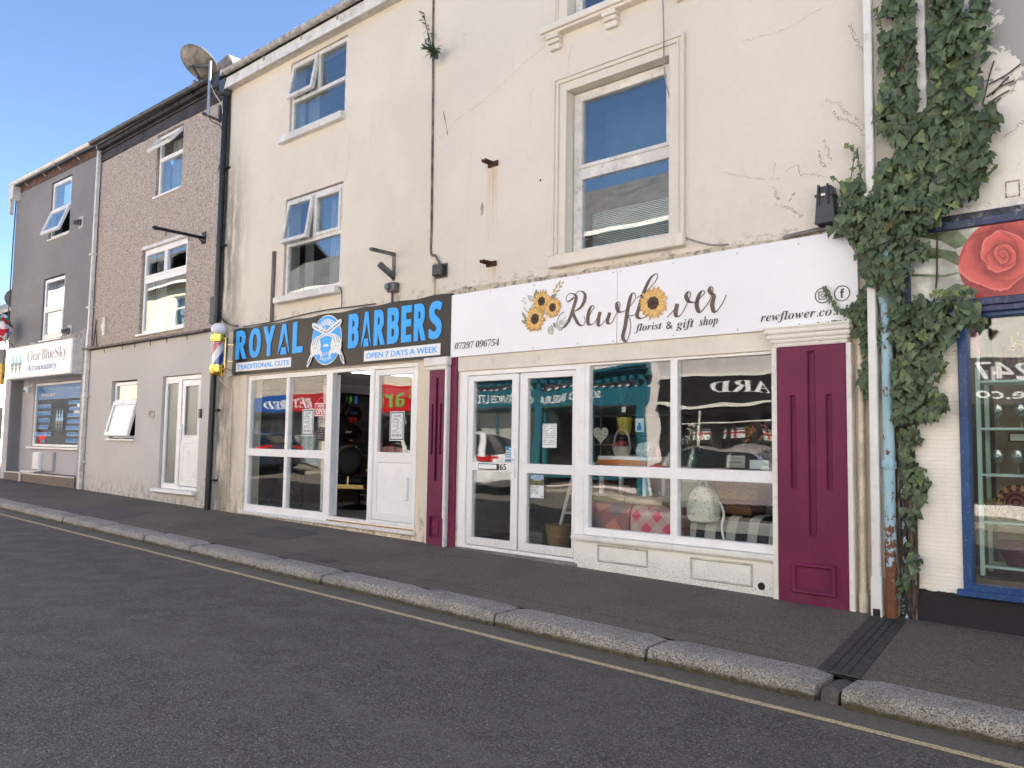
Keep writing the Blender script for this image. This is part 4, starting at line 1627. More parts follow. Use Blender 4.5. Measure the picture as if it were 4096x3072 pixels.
# upper windows
w = window(GB, -2.74, -1.61, 6.41, 7.80, .03, [(-2.67, -1.68, 7.14, 7.72), (-2.69, -1.66, 6.46, 7.05)], d=.07)
for c in list(w.children):
    if c.data.vertices[0].co.z + ORG[w.name].z < 7.0:
        bpy.data.objects.remove(c)
piv = (0, .03, 7.08)
mtx = Matrix.Rotation(-rad(20), 3, 'X')
s = MB()
s.wall(-2.72, -1.63, 6.40, 7.09, [(-2.64, -1.71, 6.48, 7.01)], -.01, .05)
s.xf(0, mtx, piv)
s.build("casement", M['upvc'], w, bevel=.004)
g = MB()
g.box(-2.645, -1.705, .01, .03, 6.475, 7.015)
g.xf(0, mtx, piv)
g.build("pane", M['glass_up'], w)
curtain(GB, -2.1, -1.9, 6.4, 7.8, .3)
window(GB, -2.90, -1.67, 3.89, 5.38, .03, [(-2.83, -1.74, 4.70, 5.30), (-2.79, -1.78, 4.01, 4.55)], d=.07, sash=[(-2.79, -1.78, 4.01, 4.55)])
curtain(GB, -2.8, -2.5, 3.9, 5.3, .3)
mb = MB()
for z0, x0, x1 in ((6.345, -2.80, -1.56), (3.83, -2.97, -1.62)):
    mb.box(x0, x1, -.04, .05, z0, z0 + .035)
mb.build("window_sill", M['upvc'], GB, bevel=.005)
# shop window
sw = window(GB, -3.98, -1.10, 1.26, 2.86, .33, [(-3.91, -1.17, 1.32, 2.80)], d=.06, gl=M['glass'])
mb = MB()
mb.box(-4.10, -1.0, .22, .32, 1.20, 1.25)
mb.build("shop_sill", M['upvc'], GB, bevel=.005)
vy = .335
v = MB()
v.box(-3.908, -1.172, vy + .018, vy + .021, 2.44, 2.798)
vn = v.build("vinyl_band", pm("blue_window_band", (.010, .14, .42), .4, 0), sw)
txt("Please call in to discuss your business needs", -3.6, -1.3, 2.64, 2.74, vy + .012, M['lightblue'], vn, depth=.001)
txt(fm("Tel: 01752 289 451", 'sb'), -3.62, -2.75, 2.52, 2.60, vy + .012, M['white'], vn, depth=.001)
txt("Email: info@clearblueskyaccountancy.co.uk", -2.30, -1.30, 2.535, 2.575, vy + .012, M['lightblue'], vn, depth=.001)
lf = ["Business Accounts", "Business Taxation", "Self-Assessment", "Book-Keeping", "Tax Returns & Payroll", "HMRC"]
rt = ["Company Formation", "Business Plans", "Business Start-ups", "Budgeting Services", "Forecasting Services", "Company Secretary", "Management Accounts"]
halo = pm("halo_vinyl", (.36, .60, .82), .5, 0)
vtext = pm("vinyl_blue_text", (.02, .20, .58), .5, 0)


def vinyl(sx, x0, x1, zc, h):
    vh = MB()
    vh.box(x0 - .02, x1 + .02, vy + .014, vy + .017, zc - h * .42, zc + h * .36)
    txt_mb(vh, "", 0, 1, 0, 1, 0)
    vh.mi = 1
    txt_mb(vh, fm(sx, 'sb'), x0, x1, zc - h / 2, zc + h / 2, vy + .010, .001)
    vh.build("vinyl_line", [halo, vtext], sw)


for i, sx in enumerate(lf):
    wd = .046 * len(sx)
    xc = -3.38
    vinyl(sx, xc - wd / 2, xc + wd / 2, 2.27 - .175 * i, .115)
for i, sx in enumerate(rt):
    wd = .042 * len(sx)
    xc = -1.57
    vinyl(sx, max(xc - wd / 2, -2.03), min(xc + wd / 2, -1.19), 2.34 - .153 * i, .105)


def triangles(cx, cz, w, h, y, up, lo, parent):
    """emblem: rows of small triangles forming stacked diamonds, blue above, grey below"""
    a, b = MB(), MB()
    for k in range(3):
        for half, mbq in ((1, a), (-1, b)):
            rows = 3
            for r_ in range(rows):
                for c in range(-(r_), r_ + 1):
                    bx = cx + (k - 1) * w / 3.2 + c * w / 3.2 / (rows * 2) * .98
                    z0 = cz + half * (h / 2 - (r_ + 1) * h / 2 / rows) if r_ < rows else 0
                    hh = h / 2 / rows * .86
                    ww = w / 3.2 / rows * .44
                    zt = z0 + (hh if half > 0 else -hh)
                    if (c + r_) % 2 == 0:
                        pts = [(bx - ww, z0), (bx + ww, z0), (bx, zt)]
                    else:
                        pts = [(bx - ww, zt), (bx + ww, zt), (bx, z0)]
                    mbq.prism(pts, y, y + .002)
    e = a.build("emblem", up, parent)
    b.build("emblem", lo, parent)


triangles(-2.42, 1.90, .50, .60, vy + .010, M['lightblue'], M['greyink'], sw)
mb = MB()
mb.box(-1.62, -1.18, vy + .012, vy + .016, 2.06, 2.22)
nt = mb.build("window_notice", M['paper'], sw)
mb = MB()
mb.box(-1.60, -1.20, vy + .009, vy + .012, 2.15, 2.19)
mb.build("print", M['midblue'], nt)
# pale interior partition and blind behind the shop window
mb = MB()
mb.box(-2.75, -2.35, 1.2, 1.25, .4, 2.95)
mb.build("interior_panel", M['curtain'], GB)
# fascia box sign
cs = thing("accountancy_sign", "deep white box sign reading Clear Blue Sky Accountancy", "shop sign", (-2.35, -.2, 2.93))
ga, gb_ = -4.36, -.38
mb = MB()
mb.box(ga, gb_, -.25, .0, 2.93, 3.74)
mb.build("case", M['upvc_old'], cs, bevel=.01)
mb = MB()
mb.box(ga + .02, gb_ - .04, -.258, -.249, 2.965, 3.705)
mb.build("panel", M['signwhite'], cs)
for i, (s_, x0, x1, z0, z1) in enumerate((("Clear", -2.96, -2.16, 3.335, 3.585), ("Blue", -2.08, -1.37, 3.335, 3.585), ("Sky", -1.31, -.66, 3.26, 3.585))):
    txt(fm(s_, 'b'), x0, x1, z0, z1, -.262, M['greyink'], cs, fat=-.012)
txt(fm("Accountancy", 'bi'), -2.98, -1.20, 3.045, 3.26, -.262, M['midblue'], cs, fat=-.01)
triangles(-3.67, 3.33, .78, .58, -.262, M['lightblue'], M['greyink'], cs)
mb = MB()
mb.box(-1.55, -1.545, -.260, -.2575, 2.97, 3.70)
mb.build("panel_joint", M['greyink'], cs)
# fittings
mt = thing("meter_box", "white plastic meter box with its door standing open under the accountancy window", "meter box", (-2.9, .2, .65))
mb = MB()
mb.box(-3.05, -2.38, .22, .30, .66, 1.13)
mb.build("back_box", M['greyshop'], mt, bevel=.01)
mb = MB()
mb.box(-3.40, -2.98, .14, .26, .68, 1.12)
mb.build("box", M['upvc'], mt, bevel=.02)
mb = MB()
mb.box(-3.37, -3.01, .128, .142, .70, 1.09)
mb.build("door", M['upvc'], mt, bevel=.01)
mb = MB()
mb.tube([(-3.55, -.06, .34), (-3.55, -.06, .60), (-3.50, -.06, .635), (-3.0, .05, .64), (-3.0, .2, .66)], .032, 8)
mb.lathe([(.042, 0), (.042, .06)], (-3.55, -.06, .56), (0, 0, 1), 12)
mb.build("waste_pipe", M['pipewhite'], label="short white waste pipe crossing the brown step", cat="pipe", smooth=50)
sc_ = thing("security_camera", "white dome security camera under the accountancy sign", "camera", (-4.0, .15, 2.6))
mb = MB()
mb.lathe([(.02, 0), (.07, .02), (.085, .07), (.085, .14), (.05, .18), (.02, .2)], (-3.98, .14, 2.60), (0, 0, 1), 18)
mb.tube([(-4.05, .16, 2.75), (-4.06, .16, 2.95)], .008, 5)
mb.tube([(-3.92, .16, 2.75), (-3.86, .2, 2.85)], .008, 5)
mb.build("body", M['white'], sc_, smooth=50)
mb = MB()
mb.lathe([(.035, 0), (.03, .012)], (-3.96, .06, 2.66), (.2, -1, -.1), 14)
mb.build("lens", M['black'], sc_)
for (vx, vz, lab) in ((-.92, 6.52, "upper square wall vent on the grey house beside the white pipe"), (-1.22, 3.98, "lower square wall vent on the grey house just above the box sign")):
    vt_ = thing("wall_vent", lab, "vent", (vx, 0, vz - .12), "wall vents of the grey house")
    mb = MB()
    mb.box(vx - .12, vx + .12, -.012, 0, vz - .14, vz + .14)
    mb.build("plate", M['greyshop'], vt_)
    mb = MB()
    mb.lathe([(.085, 0), (.085, .05), (.06, .06), (.06, .02)], (vx - .02, 0, vz), (0, -1, 0), 18)
    mb.box(vx - .11, vx - .0, -.16, -.05, vz - .05, vz + .03)
    mb.build("flap", M['greysteel'], vt_)
wp = thing("white_downpipe", "cream white downpipe at the joint of the grey and brown houses", "downpipe", (0, -.06, .3))
mb = MB()
mb.tube([(-.03, -.10, 8.2), (.03, -.07, 8.0), (.02, -.07, 4.0), (.02, -.07, 3.55)], .05, 4)
mb.tube([(.0, -.07, 3.9), (-.02, -.07, 3.3), (-.05, -.07, .36)], .052, 4)
mb.build("pipe", M['gutterwhite'], wp)
for zz in (5.6, 4.4, 2.4, .95):
    b = MB()
    b.box(-.09, .10, -.13, 0, zz, zz + .03)
    b.build("pipe_clip", M['gutterwhite'], wp)
# cable, dish, flags and yellow sign at the far corner
mb = MB()
mb.tube(spline([(GX0 + .02, -.03, 8.0), (GX0 - .02, -.03, 6.5), (GX0 - .03, -.03, 5.0), (GX0 - .07, -.05, 4.0), (GX0 - .12, -.05, 3.4), (GX0 - .04, -.05, 3.0)]), .016, 5)
mb.build("corner_cable", M['black'], label="black cable running down the far corner of the grey house", cat="cable")
cd2 = thing("small_dish", "small dark satellite dish on the far end of the grey house", "satellite dish", (GX0 - .15, .1, 5.1))
mb = MB()
mb.lathe([(.01, 0), (.12, .01), (.25, .05), (.26, .055)], (GX0 - .14, .15, 5.18), (-.75, .3, .25), 24, cap=False)
mb.build("reflector", M['greysteel'], cd2)
mb = MB()
mb.tube([(GX0 - .14, .15, 5.18), (GX0 + .0, .1, 5.05)], .015, 6)
mb.build("arm", M['greysteel'], cd2)
fl = thing("flag_cloth", "bunched cloth printed with small flags on a pole at the grey house end", "flag", (GX0 - .2, -.35, 4.0))
mb = MB()
rings = []
for i in range(14):
    a = i / 13
    r_ = .08 + .30 * math.sin(math.pi * min(1, a * .95 + .05)) ** .8
    ring = []
    for k in range(22):
        b = 2 * math.pi * k / 22
        rr = r_ * (1 + .16 * math.sin(5 * b + i * .5) + .10 * math.sin(3 * b + i))
        ring.append((GX0 + .64 + rr * .8 * math.cos(b), -.36 + rr * .5 * math.sin(b), 3.92 + .70 * a))
    rings.append(ring)
mb.loft(rings)
t = NT("flag_print_cloth")
vv = t.n("SeparateColor")
t.set(vv.inputs[0], t.voro(7.5, 'F1', 1))
c = t.mix(t.ramp(vv.outputs[0], .55, .57), (.72, .70, .70), (.50, .03, .05))
c = t.mix(t.ramp(vv.outputs[1], .80, .82), c, (.03, .22, .09))
c = t.mix(t.ramp(vv.outputs[2], .84, .86), c, (.25, .45, .65))
mb.build("cloth", t.done(c, .8, 0, .2), fl, smooth=60)
mb = MB()
mb.tube([(GX0 + .55, -.02, 3.78), (GX0 + .62, -.5, 4.3)], .016, 6)
mb.build("pole", M['galv'], fl)
mb = MB()
mb.box(GX0 - .34, GX0 - .06, -.10, -.02, 2.86, 3.42)
mb.build("yellow_sign", pm("yellow_sign_paint", (.62, .36, .015), .5, .1), label="plain yellow sign box at the far corner of the grey house", cat="sign", bevel=.01)
FR[0] = None

# far houses across the side street
def far_house(x0, x1, y0, y1, h, mat, label, wins, name="far_house"):
    T_ = thing(name, label, "house", ((x0 + x1) / 2, (y0 + y1) / 2, .5))
    mb = MB()
    mb.box(x0, x1, y0, y1, -.5, h)
    mb.build("wall", mat, T_)
    mb = MB()
    mb.extr([(x0 - .2, y0 - .3, h), (x1 + .2, y0 - .3, h), (x1 + .2, (y0 + y1) / 2, h + 2.4), (x0 - .2, (y0 + y1) / 2, h + 2.4)], (0, 0, .12))
    mb.extr([(x0 - .2, (y0 + y1) / 2, h + 2.4), (x1 + .2, (y0 + y1) / 2, h + 2.4), (x1 + .2, y1 + .3, h), (x0 - .2, y1 + .3, h)], (0, 0, .12))
    mb.build("roof", M['slate'], T_)
    for (yy, zz, ww, hh) in wins:
        f_ = MB()
        f_.box(x1, x1 + .05, yy - ww / 2, yy + ww / 2, zz, zz + hh)
        wo = f_.build("window", M['upvc'], T_)
        for k in (-1, 1):
            g_ = MB()
            g_.box(x1 + .05, x1 + .056, yy + k * ww / 4 - ww * .19, yy + k * ww / 4 + ww * .19, zz + .08, zz + hh - .08)
            g_.build("pane", M['dark'], wo)


far_house(-52, -33.0, 1.2, 9, 5.2, pm("pale_far_render", (.70, .68, .66), .8), "pale white house across the side street beyond the grey house", [(2.0, 1.3, .8, 1.3), (2.0, 3.5, .8, 1.2), (4.5, 3.5, .9, 1.2)])
far_house(-70, -54, -1.0, 8, 5.0, pm("cream_far_render", (.62, .58, .50), .8), "cream house farther down the street beyond the white one", [(0.5, 1.3, .8, 1.3), (3, 3.5, .8, 1.2)])

# ================================================================== BARBER POLE
bp_ = thing("barber_pole", "lit red white and blue striped barber pole with gold caps and white globe", "barber pole", (-12.9, -.27, 2.55))
px, py = -12.92, -.27
mb = MB()
n = 36
for k, (mi, col) in enumerate(((0, None),)):
    pass
rc = .092
vs, fs, ms_ = [], [], []
H0, H1 = 2.76, 3.17
NS, NK = 44, 36
for i in range(NS + 1):
    for k in range(NK):
        a = 2 * math.pi * k / NK + i / NS * 2 * math.pi * .55
        vs.append((px + rc * math.cos(a), py + rc * math.sin(a), H0 + (H1 - H0) * i / NS))
mb.add(vs, [])
seq = [0, 0, 1, 1, 0, 0, 2, 2]
for k in range(NK):
    mb.mi = {0: 0, 1: 1, 2: 2}[[0, 1, 0, 2][int(k / NK * 4) % 4]]
    for i in range(NS):
        mb.f.append([i * NK + k, i * NK + (k + 1) % NK, (i + 1) * NK + (k + 1) % NK, (i + 1) * NK + k])
        mb.m.append(mb.mi)
mb.build("striped_drum", [M['white'], M['red'], pm("pole_blue", (.02, .04, .30), .35)], bp_, smooth=60)
mb = MB()
mb.lathe([(.120, 0), (.120, .41)], (px, py, 2.76), (0, 0, 1), 32, cap=False)
mb.build("glass_tube", M['clear'], bp_, smooth=60)
mb = MB()
mb.lathe([(.05, 2.575), (.10, 2.585), (.118, 2.62), (.122, 2.66), (.122, 2.685), (.138, 2.69), (.138, 2.715), (.128, 2.72), (.128, 2.745), (.122, 2.75), (.122, 2.765)], (px, py, 0), (0, 0, 1), 16)
mb.build("lower_cap", M['gold'], bp_, smooth=25)
mb = MB()
mb.lathe([(.124, 3.165), (.130, 3.17), (.130, 3.19), (.142, 3.20), (.142, 3.235), (.130, 3.24), (.130, 3.285), (.06, 3.29), (.06, 3.30)], (px, py, 0), (0, 0, 1), 16)
mb.build("upper_cap", M['gold'], bp_, smooth=25)
mb = MB()
mb.lathe([(.132 * math.sin(a), 3.385 - .108 * math.cos(a)) for a in [math.pi * (i + .5) / 16 for i in range(16)]], (px, py, 0), (0, 0, 1), 28)
mb.build("globe", M['globe'], bp_, smooth=60)
mb = MB()
for zz in (2.70, 3.215):
    mb.tube([(px + .12, py, zz), (px + .26, py + .02, zz)], .012, 6)
mb.box(px + .25, px + .275, py - .01, py + .03, 2.70, 3.22)
mb.tube([(px + .27, py + .02, 2.70), (-12.55, -.06, 2.62)], .008, 5)
for zz in (2.82, 3.10):
    mb.tube([(px + .26, py + .01, zz), (px + .33, py + .10, zz)], .007, 5)
mb.build("bracket", M['goldchair'], bp_)
mb = MB()
mb.tube(spline([(-13.0, -.20, 2.56), (-12.95, -.10, 2.45), (-12.86, -.02, 2.35), (-12.84, -.015, 2.0), (-12.84, -.015, .4)]), .010, 5)
mb.build("pole_cable", M['pipebeige'], label="thin painted cable dropping from the barber pole down the cream wall", cat="cable")

# ================================================================== WALL FITTINGS ON THE CREAM HOUSES
mb = MB()
mb.tube(spline([(-7.955, -.012, 8.0), (-7.95, -.012, 7.2), (-7.925, -.012, 6.4), (-7.905, -.012, 5.4), (-7.89, -.012, 4.4), (-7.885, -.012, 4.02), (-7.80, -.02, 3.97), (-7.72, -.03, 3.88), (-7.70, -.04, 3.82)]), .016, 6)
mb.build("riser_cable", pm("weathered_cable", (.20, .17, .15), .8, .4, 6), label="dark weathered cable climbing the joint of the two cream houses", cat="cable")
mb = MB()
mb.tube(spline([(-7.715, -.04, 3.82), (-7.75, -.03, 3.88), (-7.80, -.03, 3.86), (-7.815, -.02, 3.75), (-7.81, -.02, 3.45)]), .020, 7)
for zz in (3.55, 3.72):
    mb.lathe([(.028, 0), (.028, .02)], (-7.812, -.02, zz), (0, 0, 1), 10)
mb.build("conduit", M['pipebeige'], label="cream painted conduit bending up to the black junction box", cat="pipe", smooth=50)
jb = thing("junction_box", "small black junction box on the joint of the cream houses", "electrical box", (-7.68, -.05, 3.66))
mb = MB()
mb.box(-7.77, -7.585, -.10, -.01, 3.675, 3.825)
mb.build("case", M['black'], jb, bevel=.01)
mb = MB()
mb.box(-7.79, -7.57, -.012, 0, 3.655, 3.845)
mb.build("back_plate", M['greysteel'], jb)
so = thing("outdoor_socket", "grey weatherproof socket on the wall above the barber sign", "socket", (-8.6, -.06, 3.5))
mb = MB()
mb.box(-8.68, -8.52, -.11, 0, 3.565, 3.70)
mb.build("case", M['greysteel'], so, bevel=.012)
mb = MB()
mb.lathe([(.045, 0), (.045, .03), (.03, .035)], (-8.64, -.11, 3.635), (0, -1, 0), 16)
mb.build("cover", pm("teal_grey_cover", (.10, .15, .16), .4), so)
mb = MB()
mb.tube([(-8.60, -.06, 3.57), (-8.60, -.06, 3.48), (-8.605, -.055, 3.40)], .018, 6)
mb.build("lead", M['black'], so)
ba = thing("empty_bracket", "bent grey steel bracket on the cream wall above the socket", "bracket", (-8.65, 0, 3.74))
mb = MB()
mb.box(-8.68, -8.62, -.015, 0, 3.74, 4.13)
mb.build("wall_strap", M['greysteel'], ba)
mb = MB()
mb.box(-8.68, -8.62, -.42, -.01, 4.09, 4.13)
mb.tube([(-8.65, -.01, 3.80), (-8.66, -.25, 3.93)], .045, 10)
mb.build("arm", M['greysteel'], ba)
mb = MB()
mb.box(-11.715, -11.655, -.04, 0, 3.44, 4.60)
mb.build("timber_strip", pm("weathered_timber", (.17, .15, .13), .85, .3, (20, 20, 2)), label="upright weathered grey timber strip left of the barber's lower window", cat="strip")
for (zc, lab) in ((5.0, "upper rusty iron stub sticking out of the cream wall with a rust stain"), (3.735, "lower rusty iron stub just above the white florist sign")):
    st_ = thing("iron_stub", lab, "iron stub", (-6.78, -.1, zc), "rusty iron stubs in the wall")
    mb = MB()
    mb.box(-6.865, -6.70, -.02, 0, zc - .05, zc + .015)
    mb.build("plate", M['rust'], st_)
    mb = MB()
    for s_ in (0, .05):
        mb.box(-6.84 + s_, -6.825 + s_, -.16, -.02, zc - .02, zc + .015)
    mb.box(-6.84, -6.775, -.16, -.02, zc - .022, zc - .012)
    mb.build("channel", M['rust'], st_)
mb = MB()
mb.tube(spline([(-12.55, -.045, 3.42), (-11.6, -.03, 3.43), (-10.6, -.035, 3.47), (-10.0, -.03, 3.475), (-9.5, -.03, 3.46), (-9.0, -.03, 3.45)]), .008, 5)
mb.tube(spline([(-9.86, -.03, 3.80), (-9.80, -.03, 3.70), (-9.79, -.03, 3.47)]), .007, 5)
mb.build("sign_cable", M['black'], label="thin black cable sagging along the top of the barber sign", cat="cable")

# weeds in the wall joint
def leafpatch(mb, c, size, ax, nrm, droop=.2, kind=0):
    """single leaf: kind 0 lance, 1 ivy"""
    ax, nrm = Vector(ax).normalized(), Vector(nrm).normalized()
    sd_ = ax.cross(nrm).normalized()
    nrm = sd_.cross(ax).normalized()
    c = Vector(c)
    if kind == 0:
        out = [(0, 0), (.3, .12), (.6, .13), (1, 0), (.6, -.13), (.3, -.12)]
    elif kind == 1:
        out = [(0, 0), (-.16, .20), (-.06, .44), (.20, .40), (.30, .36), (.62, .25), (1.0, 0), (.62, -.25), (.30, -.36), (.20, -.40), (-.06, -.44), (-.16, -.20)]
    else:
        out = [(0, 0), (-.14, .16), (-.10, .42), (.08, .50), (.22, .33), (.42, .40), (.58, .20), (1.0, 0), (.58, -.20), (.42, -.40), (.22, -.33), (.08, -.50), (-.10, -.42), (-.14, -.16)]
    n = len(out)
    vs = [c + ax * (a * size) + sd_ * (b * size) - nrm * (droop * size * (a * a + 1.2 * b * b)) for a, b in out]
    mid = c + ax * (.45 * size) - nrm * (droop * size * .10)
    k = mb.add(vs + [mid], [])
    for i in range(n):
        mb.f.append([k + n, k + i, k + (i + 1) % n])
        mb.m.append(mb.mi)


wr = random.Random(11)
for (base, pts, cnt, sz, lab) in (
        ((-7.95, -.02, 6.86), [(-7.95, -.03, 6.85), (-7.97, -.06, 7.0), (-8.02, -.08, 7.18), (-8.05, -.10, 7.36)], 46, .10, "tall thin weed growing up from the wall joint cable"),
        ((-7.80, -.02, 6.80), [(-7.86, -.03, 6.82), (-7.80, -.10, 6.78), (-7.74, -.16, 6.70)], 34, .17, "drooping tuft of weed hanging right of the wall joint")):
    wt = thing("wall_weed", lab, "weed", base, "weeds in the wall joint")
    mb = MB()
    sp = spline(pts, 6)
    mb.tube(sp, .006, 5)
    mb.build("stem", M['stem'], wt)
    mb = MB()
    for i in range(cnt):
        p = sp[wr.randrange(len(sp))] if sz < .15 else sp[-1 - wr.randrange(5)]
        if sz < .15 and i < 22:
            p = Vector((-7.95 + wr.gauss(0, .07), -.05 - abs(wr.gauss(0, .04)), 6.90 + wr.gauss(0, .06)))
        a = Vector((wr.gauss(0, 1), -abs(wr.gauss(0, .8)), wr.gauss(.2 if sz < .15 else -.7, .7)))
        mb.mi = wr.choice((0, 0, 1))
        leafpatch(mb, p, sz * wr.uniform(.6, 1.2), a, (wr.gauss(0, .5), -1, .8), .25, 0)
    mb.build("foliage", [pm("weed_leaf", (.05, .085, .04), .5, .2, 14), M['leafs'][0]], wt)

# ================================================================== FLORIST'S HOUSE (cream, right half)
HF = thing("cream_florist_house", "cream rendered terrace house with the florist shop on its ground floor", "house", (-4.9, 0, .15))
mb = MB()
mb.wall(XM, XR - .02, 2.62, 7.98, [(-5.63, -4.26, 3.66, 5.59), (-5.63, -4.26, 6.42, 7.6)], 0, .3)
mb.build("wall", M['cream'], HF)
mb = MB()
mb.wall(XM, XR - .02, -.2, 2.62, [(-7.28, -3.14, -.2, 2.44)], .004, .3)
mb.build("shop_wall", M['cream_low'], HF)
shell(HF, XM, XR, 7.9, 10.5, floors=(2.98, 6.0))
pitched_roof(HF, XM, XR, -.20, 8.09, 4.3, 10.6, 8.8, 7.9)
mb = MB()
mb.extr([(XM, -.15, 7.785), (XR, -.15, 7.785), (XR, 0, 7.79), (XM, 0, 7.79)], (0, 0, .02))
mb.box(XM, XR, -.172, -.15, 7.77, 7.95)
mb.build("soffit", M['soffit'], HF)
mb = MB()
gutter(mb, XM, XR, -.235, 8.015, .065, 8.0)
mb.build("gutter", M['lead'], HF, smooth=40)
# broken mortar line above the sign
mb = MB()
n = 90
pts_t, pts_b = [], []
for i in range(n + 1):
    xx = -7.55 + 4.9 * i / n
    pts_b.append((xx, 3.40))
    pts_t.append((xx, 3.455 + .035 * noise.noise((xx * 3, 2, 0)) + .03 * noise.noise((xx * 11, 5, 0)) + .02 * (xx < -6.6)))
mb.prism(pts_b + pts_t[::-1], -.018, .0)
t = NT("broken_mortar")
c = t.mix(t.ramp(t.noise(14, 7, .7), .36, .54), (.22, .195, .16), (.58, .51, .40))
c = t.mix(t.ramp(t.noise(9, 6, .7), .58, .66), c, (.60, .54, .42))
t.bump(t.noise(30, 6, .7), .9, .02)
mb.build("mortar_flashing", t.done(c, .9, 0, .2), HF)
# big first-floor window
def architrave(x0, x1, z0, z1, ox0, ox1, oz0, oz1, bottom=True):
    mb = MB()
    steps = ((0, .055), (.035, .042), (.075, .026), (.105, .034))
    for i, (e, d_) in enumerate(steps):
        mb.wall(x0 + e, x1 - e, z0, z1 - e, [(ox0 - .002, ox1 + .002, z0 - 1, oz1 + .002)] if False else [(max(ox0, x0 + e + .01), min(ox1, x1 - e - .01), z0 - .001, oz1)], -d_, .0 + .001 * i)
    return mb


mb = MB()
for e, e2, d_ in ((0, .035, .045), (.035, .06, .030), (.06, .085, .040), (.085, .185, .018)):
    # left, right, head rings of the moulded surround
    mb.box(-5.815 + e, -5.815 + e2, -d_, .0, 3.60, 5.775 - e)
    mb.box(-4.085 - e2, -4.085 - e, -d_, .0, 3.60, 5.775 - e)
    mb.box(-5.815 + e2, -4.085 - e2, -d_, .0, 5.775 - e2, 5.775 - e)
mb.build("window_surround", M['cream'], HF, bevel=.004)
mb = MB()
mb.box(-5.84, -4.07, -.085, .12, 3.525, 3.665)
mb.build("window_sill", M['fascia_cream'], HF, bevel=.012)
M['upvc_mid'] = M['upvc_old']
w = window(HF, -5.62, -4.27, 3.67, 5.58, .125, [(-5.50, -4.38, 4.72, 5.47), (-5.50, -4.36, 3.74, 4.55)], mat=M['upvc_mid'], d=.08, sash=[(-5.50, -4.38, 4.72, 5.47)])
bl = MB()
for i in range(22):
    zz = 3.76 + i * .0205
    k = bl.box(-5.5, -4.37, .33, .355, zz, zz + .003)
    bl.xf(k, Matrix.Rotation(rad(38), 3, 'X'), (0, .34, zz))
bl.build("blind", M['blind'], HF)
mb = MB()
mb.box(-5.62, -4.27, .75, .77, 3.1, 5.7)
mb.build("room_wall", pm("blue_grey_room", (.10, .12, .14), .8), HF)
# top window: only its sill and foot show
mb = MB()
mb.box(-5.95, -3.95, -.14, .05, 6.325, 6.405)
mb.box(-5.93, -3.97, -.11, .05, 6.29, 6.325)
mb.build("window_sill", M['fascia_cream'], HF, bevel=.008)
for cx in (-5.79, -4.99, -4.10):
    mb = MB()
    for i, (d_, z0, z1) in enumerate(((.11, 6.245, 6.29), (.085, 6.195, 6.243), (.055, 6.125, 6.193))):
        mb.box(cx - .09 + i * .006, cx + .09 - i * .006, -d_, .0, z0, z1)
    mb.build("corbel", M['fascia_cream'], HF, bevel=.006)
mb = MB()
for e, e2, d_ in ((0, .035, .045), (.035, .06, .030), (.06, .19, .018)):
    mb.box(-5.82 + e, -5.82 + e2, -d_, .0, 6.405, 7.57)
    mb.box(-4.08 - e2, -4.08 - e, -d_, .0, 6.405, 7.57)
mb.build("window_surround", M['cream'], HF, bevel=.004)
window(HF, -5.62, -4.27, 6.42, 7.55, .125, [(-5.52, -4.37, 6.50, 7.45)], mat=M['upvc_old'], d=.08)
# hanging aerial cables past the window
mb = MB()
mb.tube(spline([(-4.36, -.06, 7.8), (-4.33, -.06, 6.5), (-4.31, -.06, 5.85), (-4.32, -.02, 5.4), (-4.28, .10, 4.9), (-4.30, .10, 4.4)]), .008, 5)
mb.tube(spline([(-4.26, .10, 3.72), (-4.05, -.03, 3.60), (-3.8, -.02, 3.50), (-3.6, -.03, 3.47)]), .008, 5)
mb.build("window_cable", pm("pale_cable", (.33, .30, .28), .8), label="thin slack cable hanging over the florist's big upper window", cat="cable")

# ---- florist shopfront
mb = MB()
mb.box(-7.32, -3.14, -.025, .02, 2.405, 2.64)
mb.build("fascia_board", M['fascia_cream'], HF, bevel=.004)
mb = MB()
mb.wall(-7.30, -5.40, .215, 2.405, [(-7.17, -5.47, .255, 2.345)], .0, .10)
mb.build("door_frame", M['upvc'], HF, bevel=.005)
for (a, b, nm) in ((-7.165, -6.325, "door"), (-6.30, -5.475, "door")):
    ga0, gb0 = (a + .095, b - .105) if a < -7 else (a + .12, b - .045)
    mb = MB()
    mb.wall(a, b, .262, 2.34, [(ga0, gb0, 1.275, 2.27), (ga0, gb0, .355, 1.165)], .012, .075)
    d = mb.build(nm, M['upvc_splash'], HF, bevel=.005)
    for z0, z1 in ((1.275, 2.27), (.355, 1.165)):
        g = MB()
        g.box(ga0 - .004, gb0 + .004, .034, .058, z0 - .004, z1 + .004)
        g.build("pane", M['glass'], d)
    if a < -7:
        g = MB()
        g.box(-6.955, -6.615, -.002, .012, 1.185, 1.26)
        lp = g.build("letter_plate", M['black'], d, bevel=.004)
        g = MB()
        g.box(-6.945, -6.645, -.006, -.001, 1.195, 1.25)
        g.build("letter_flap", M['white'], d, bevel=.003)
        txt("65", -6.605, -6.50, 1.188, 1.262, .008, M['black'], d, "number", fat=.012)
        g = MB()
        g.box(-6.385, -6.355, -.015, .012, 1.10, 1.45)
        g.tube([(-6.37, -.015, 1.33), (-6.37, -.055, 1.33), (-6.52, -.055, 1.325)], .011, 7)
        g.build("handle", M['white'], d, bevel=.003)
mb = MB()
mb.box(-7.32, -5.40, -.05, .10, .165, .213)
mb.box(-7.34, -5.38, -.10, .10, .10, .163)
mb.build("threshold", pm("worn_grey_threshold", (.20, .18, .16), .6, .3, 8, dirt=.5), HF, bevel=.006)
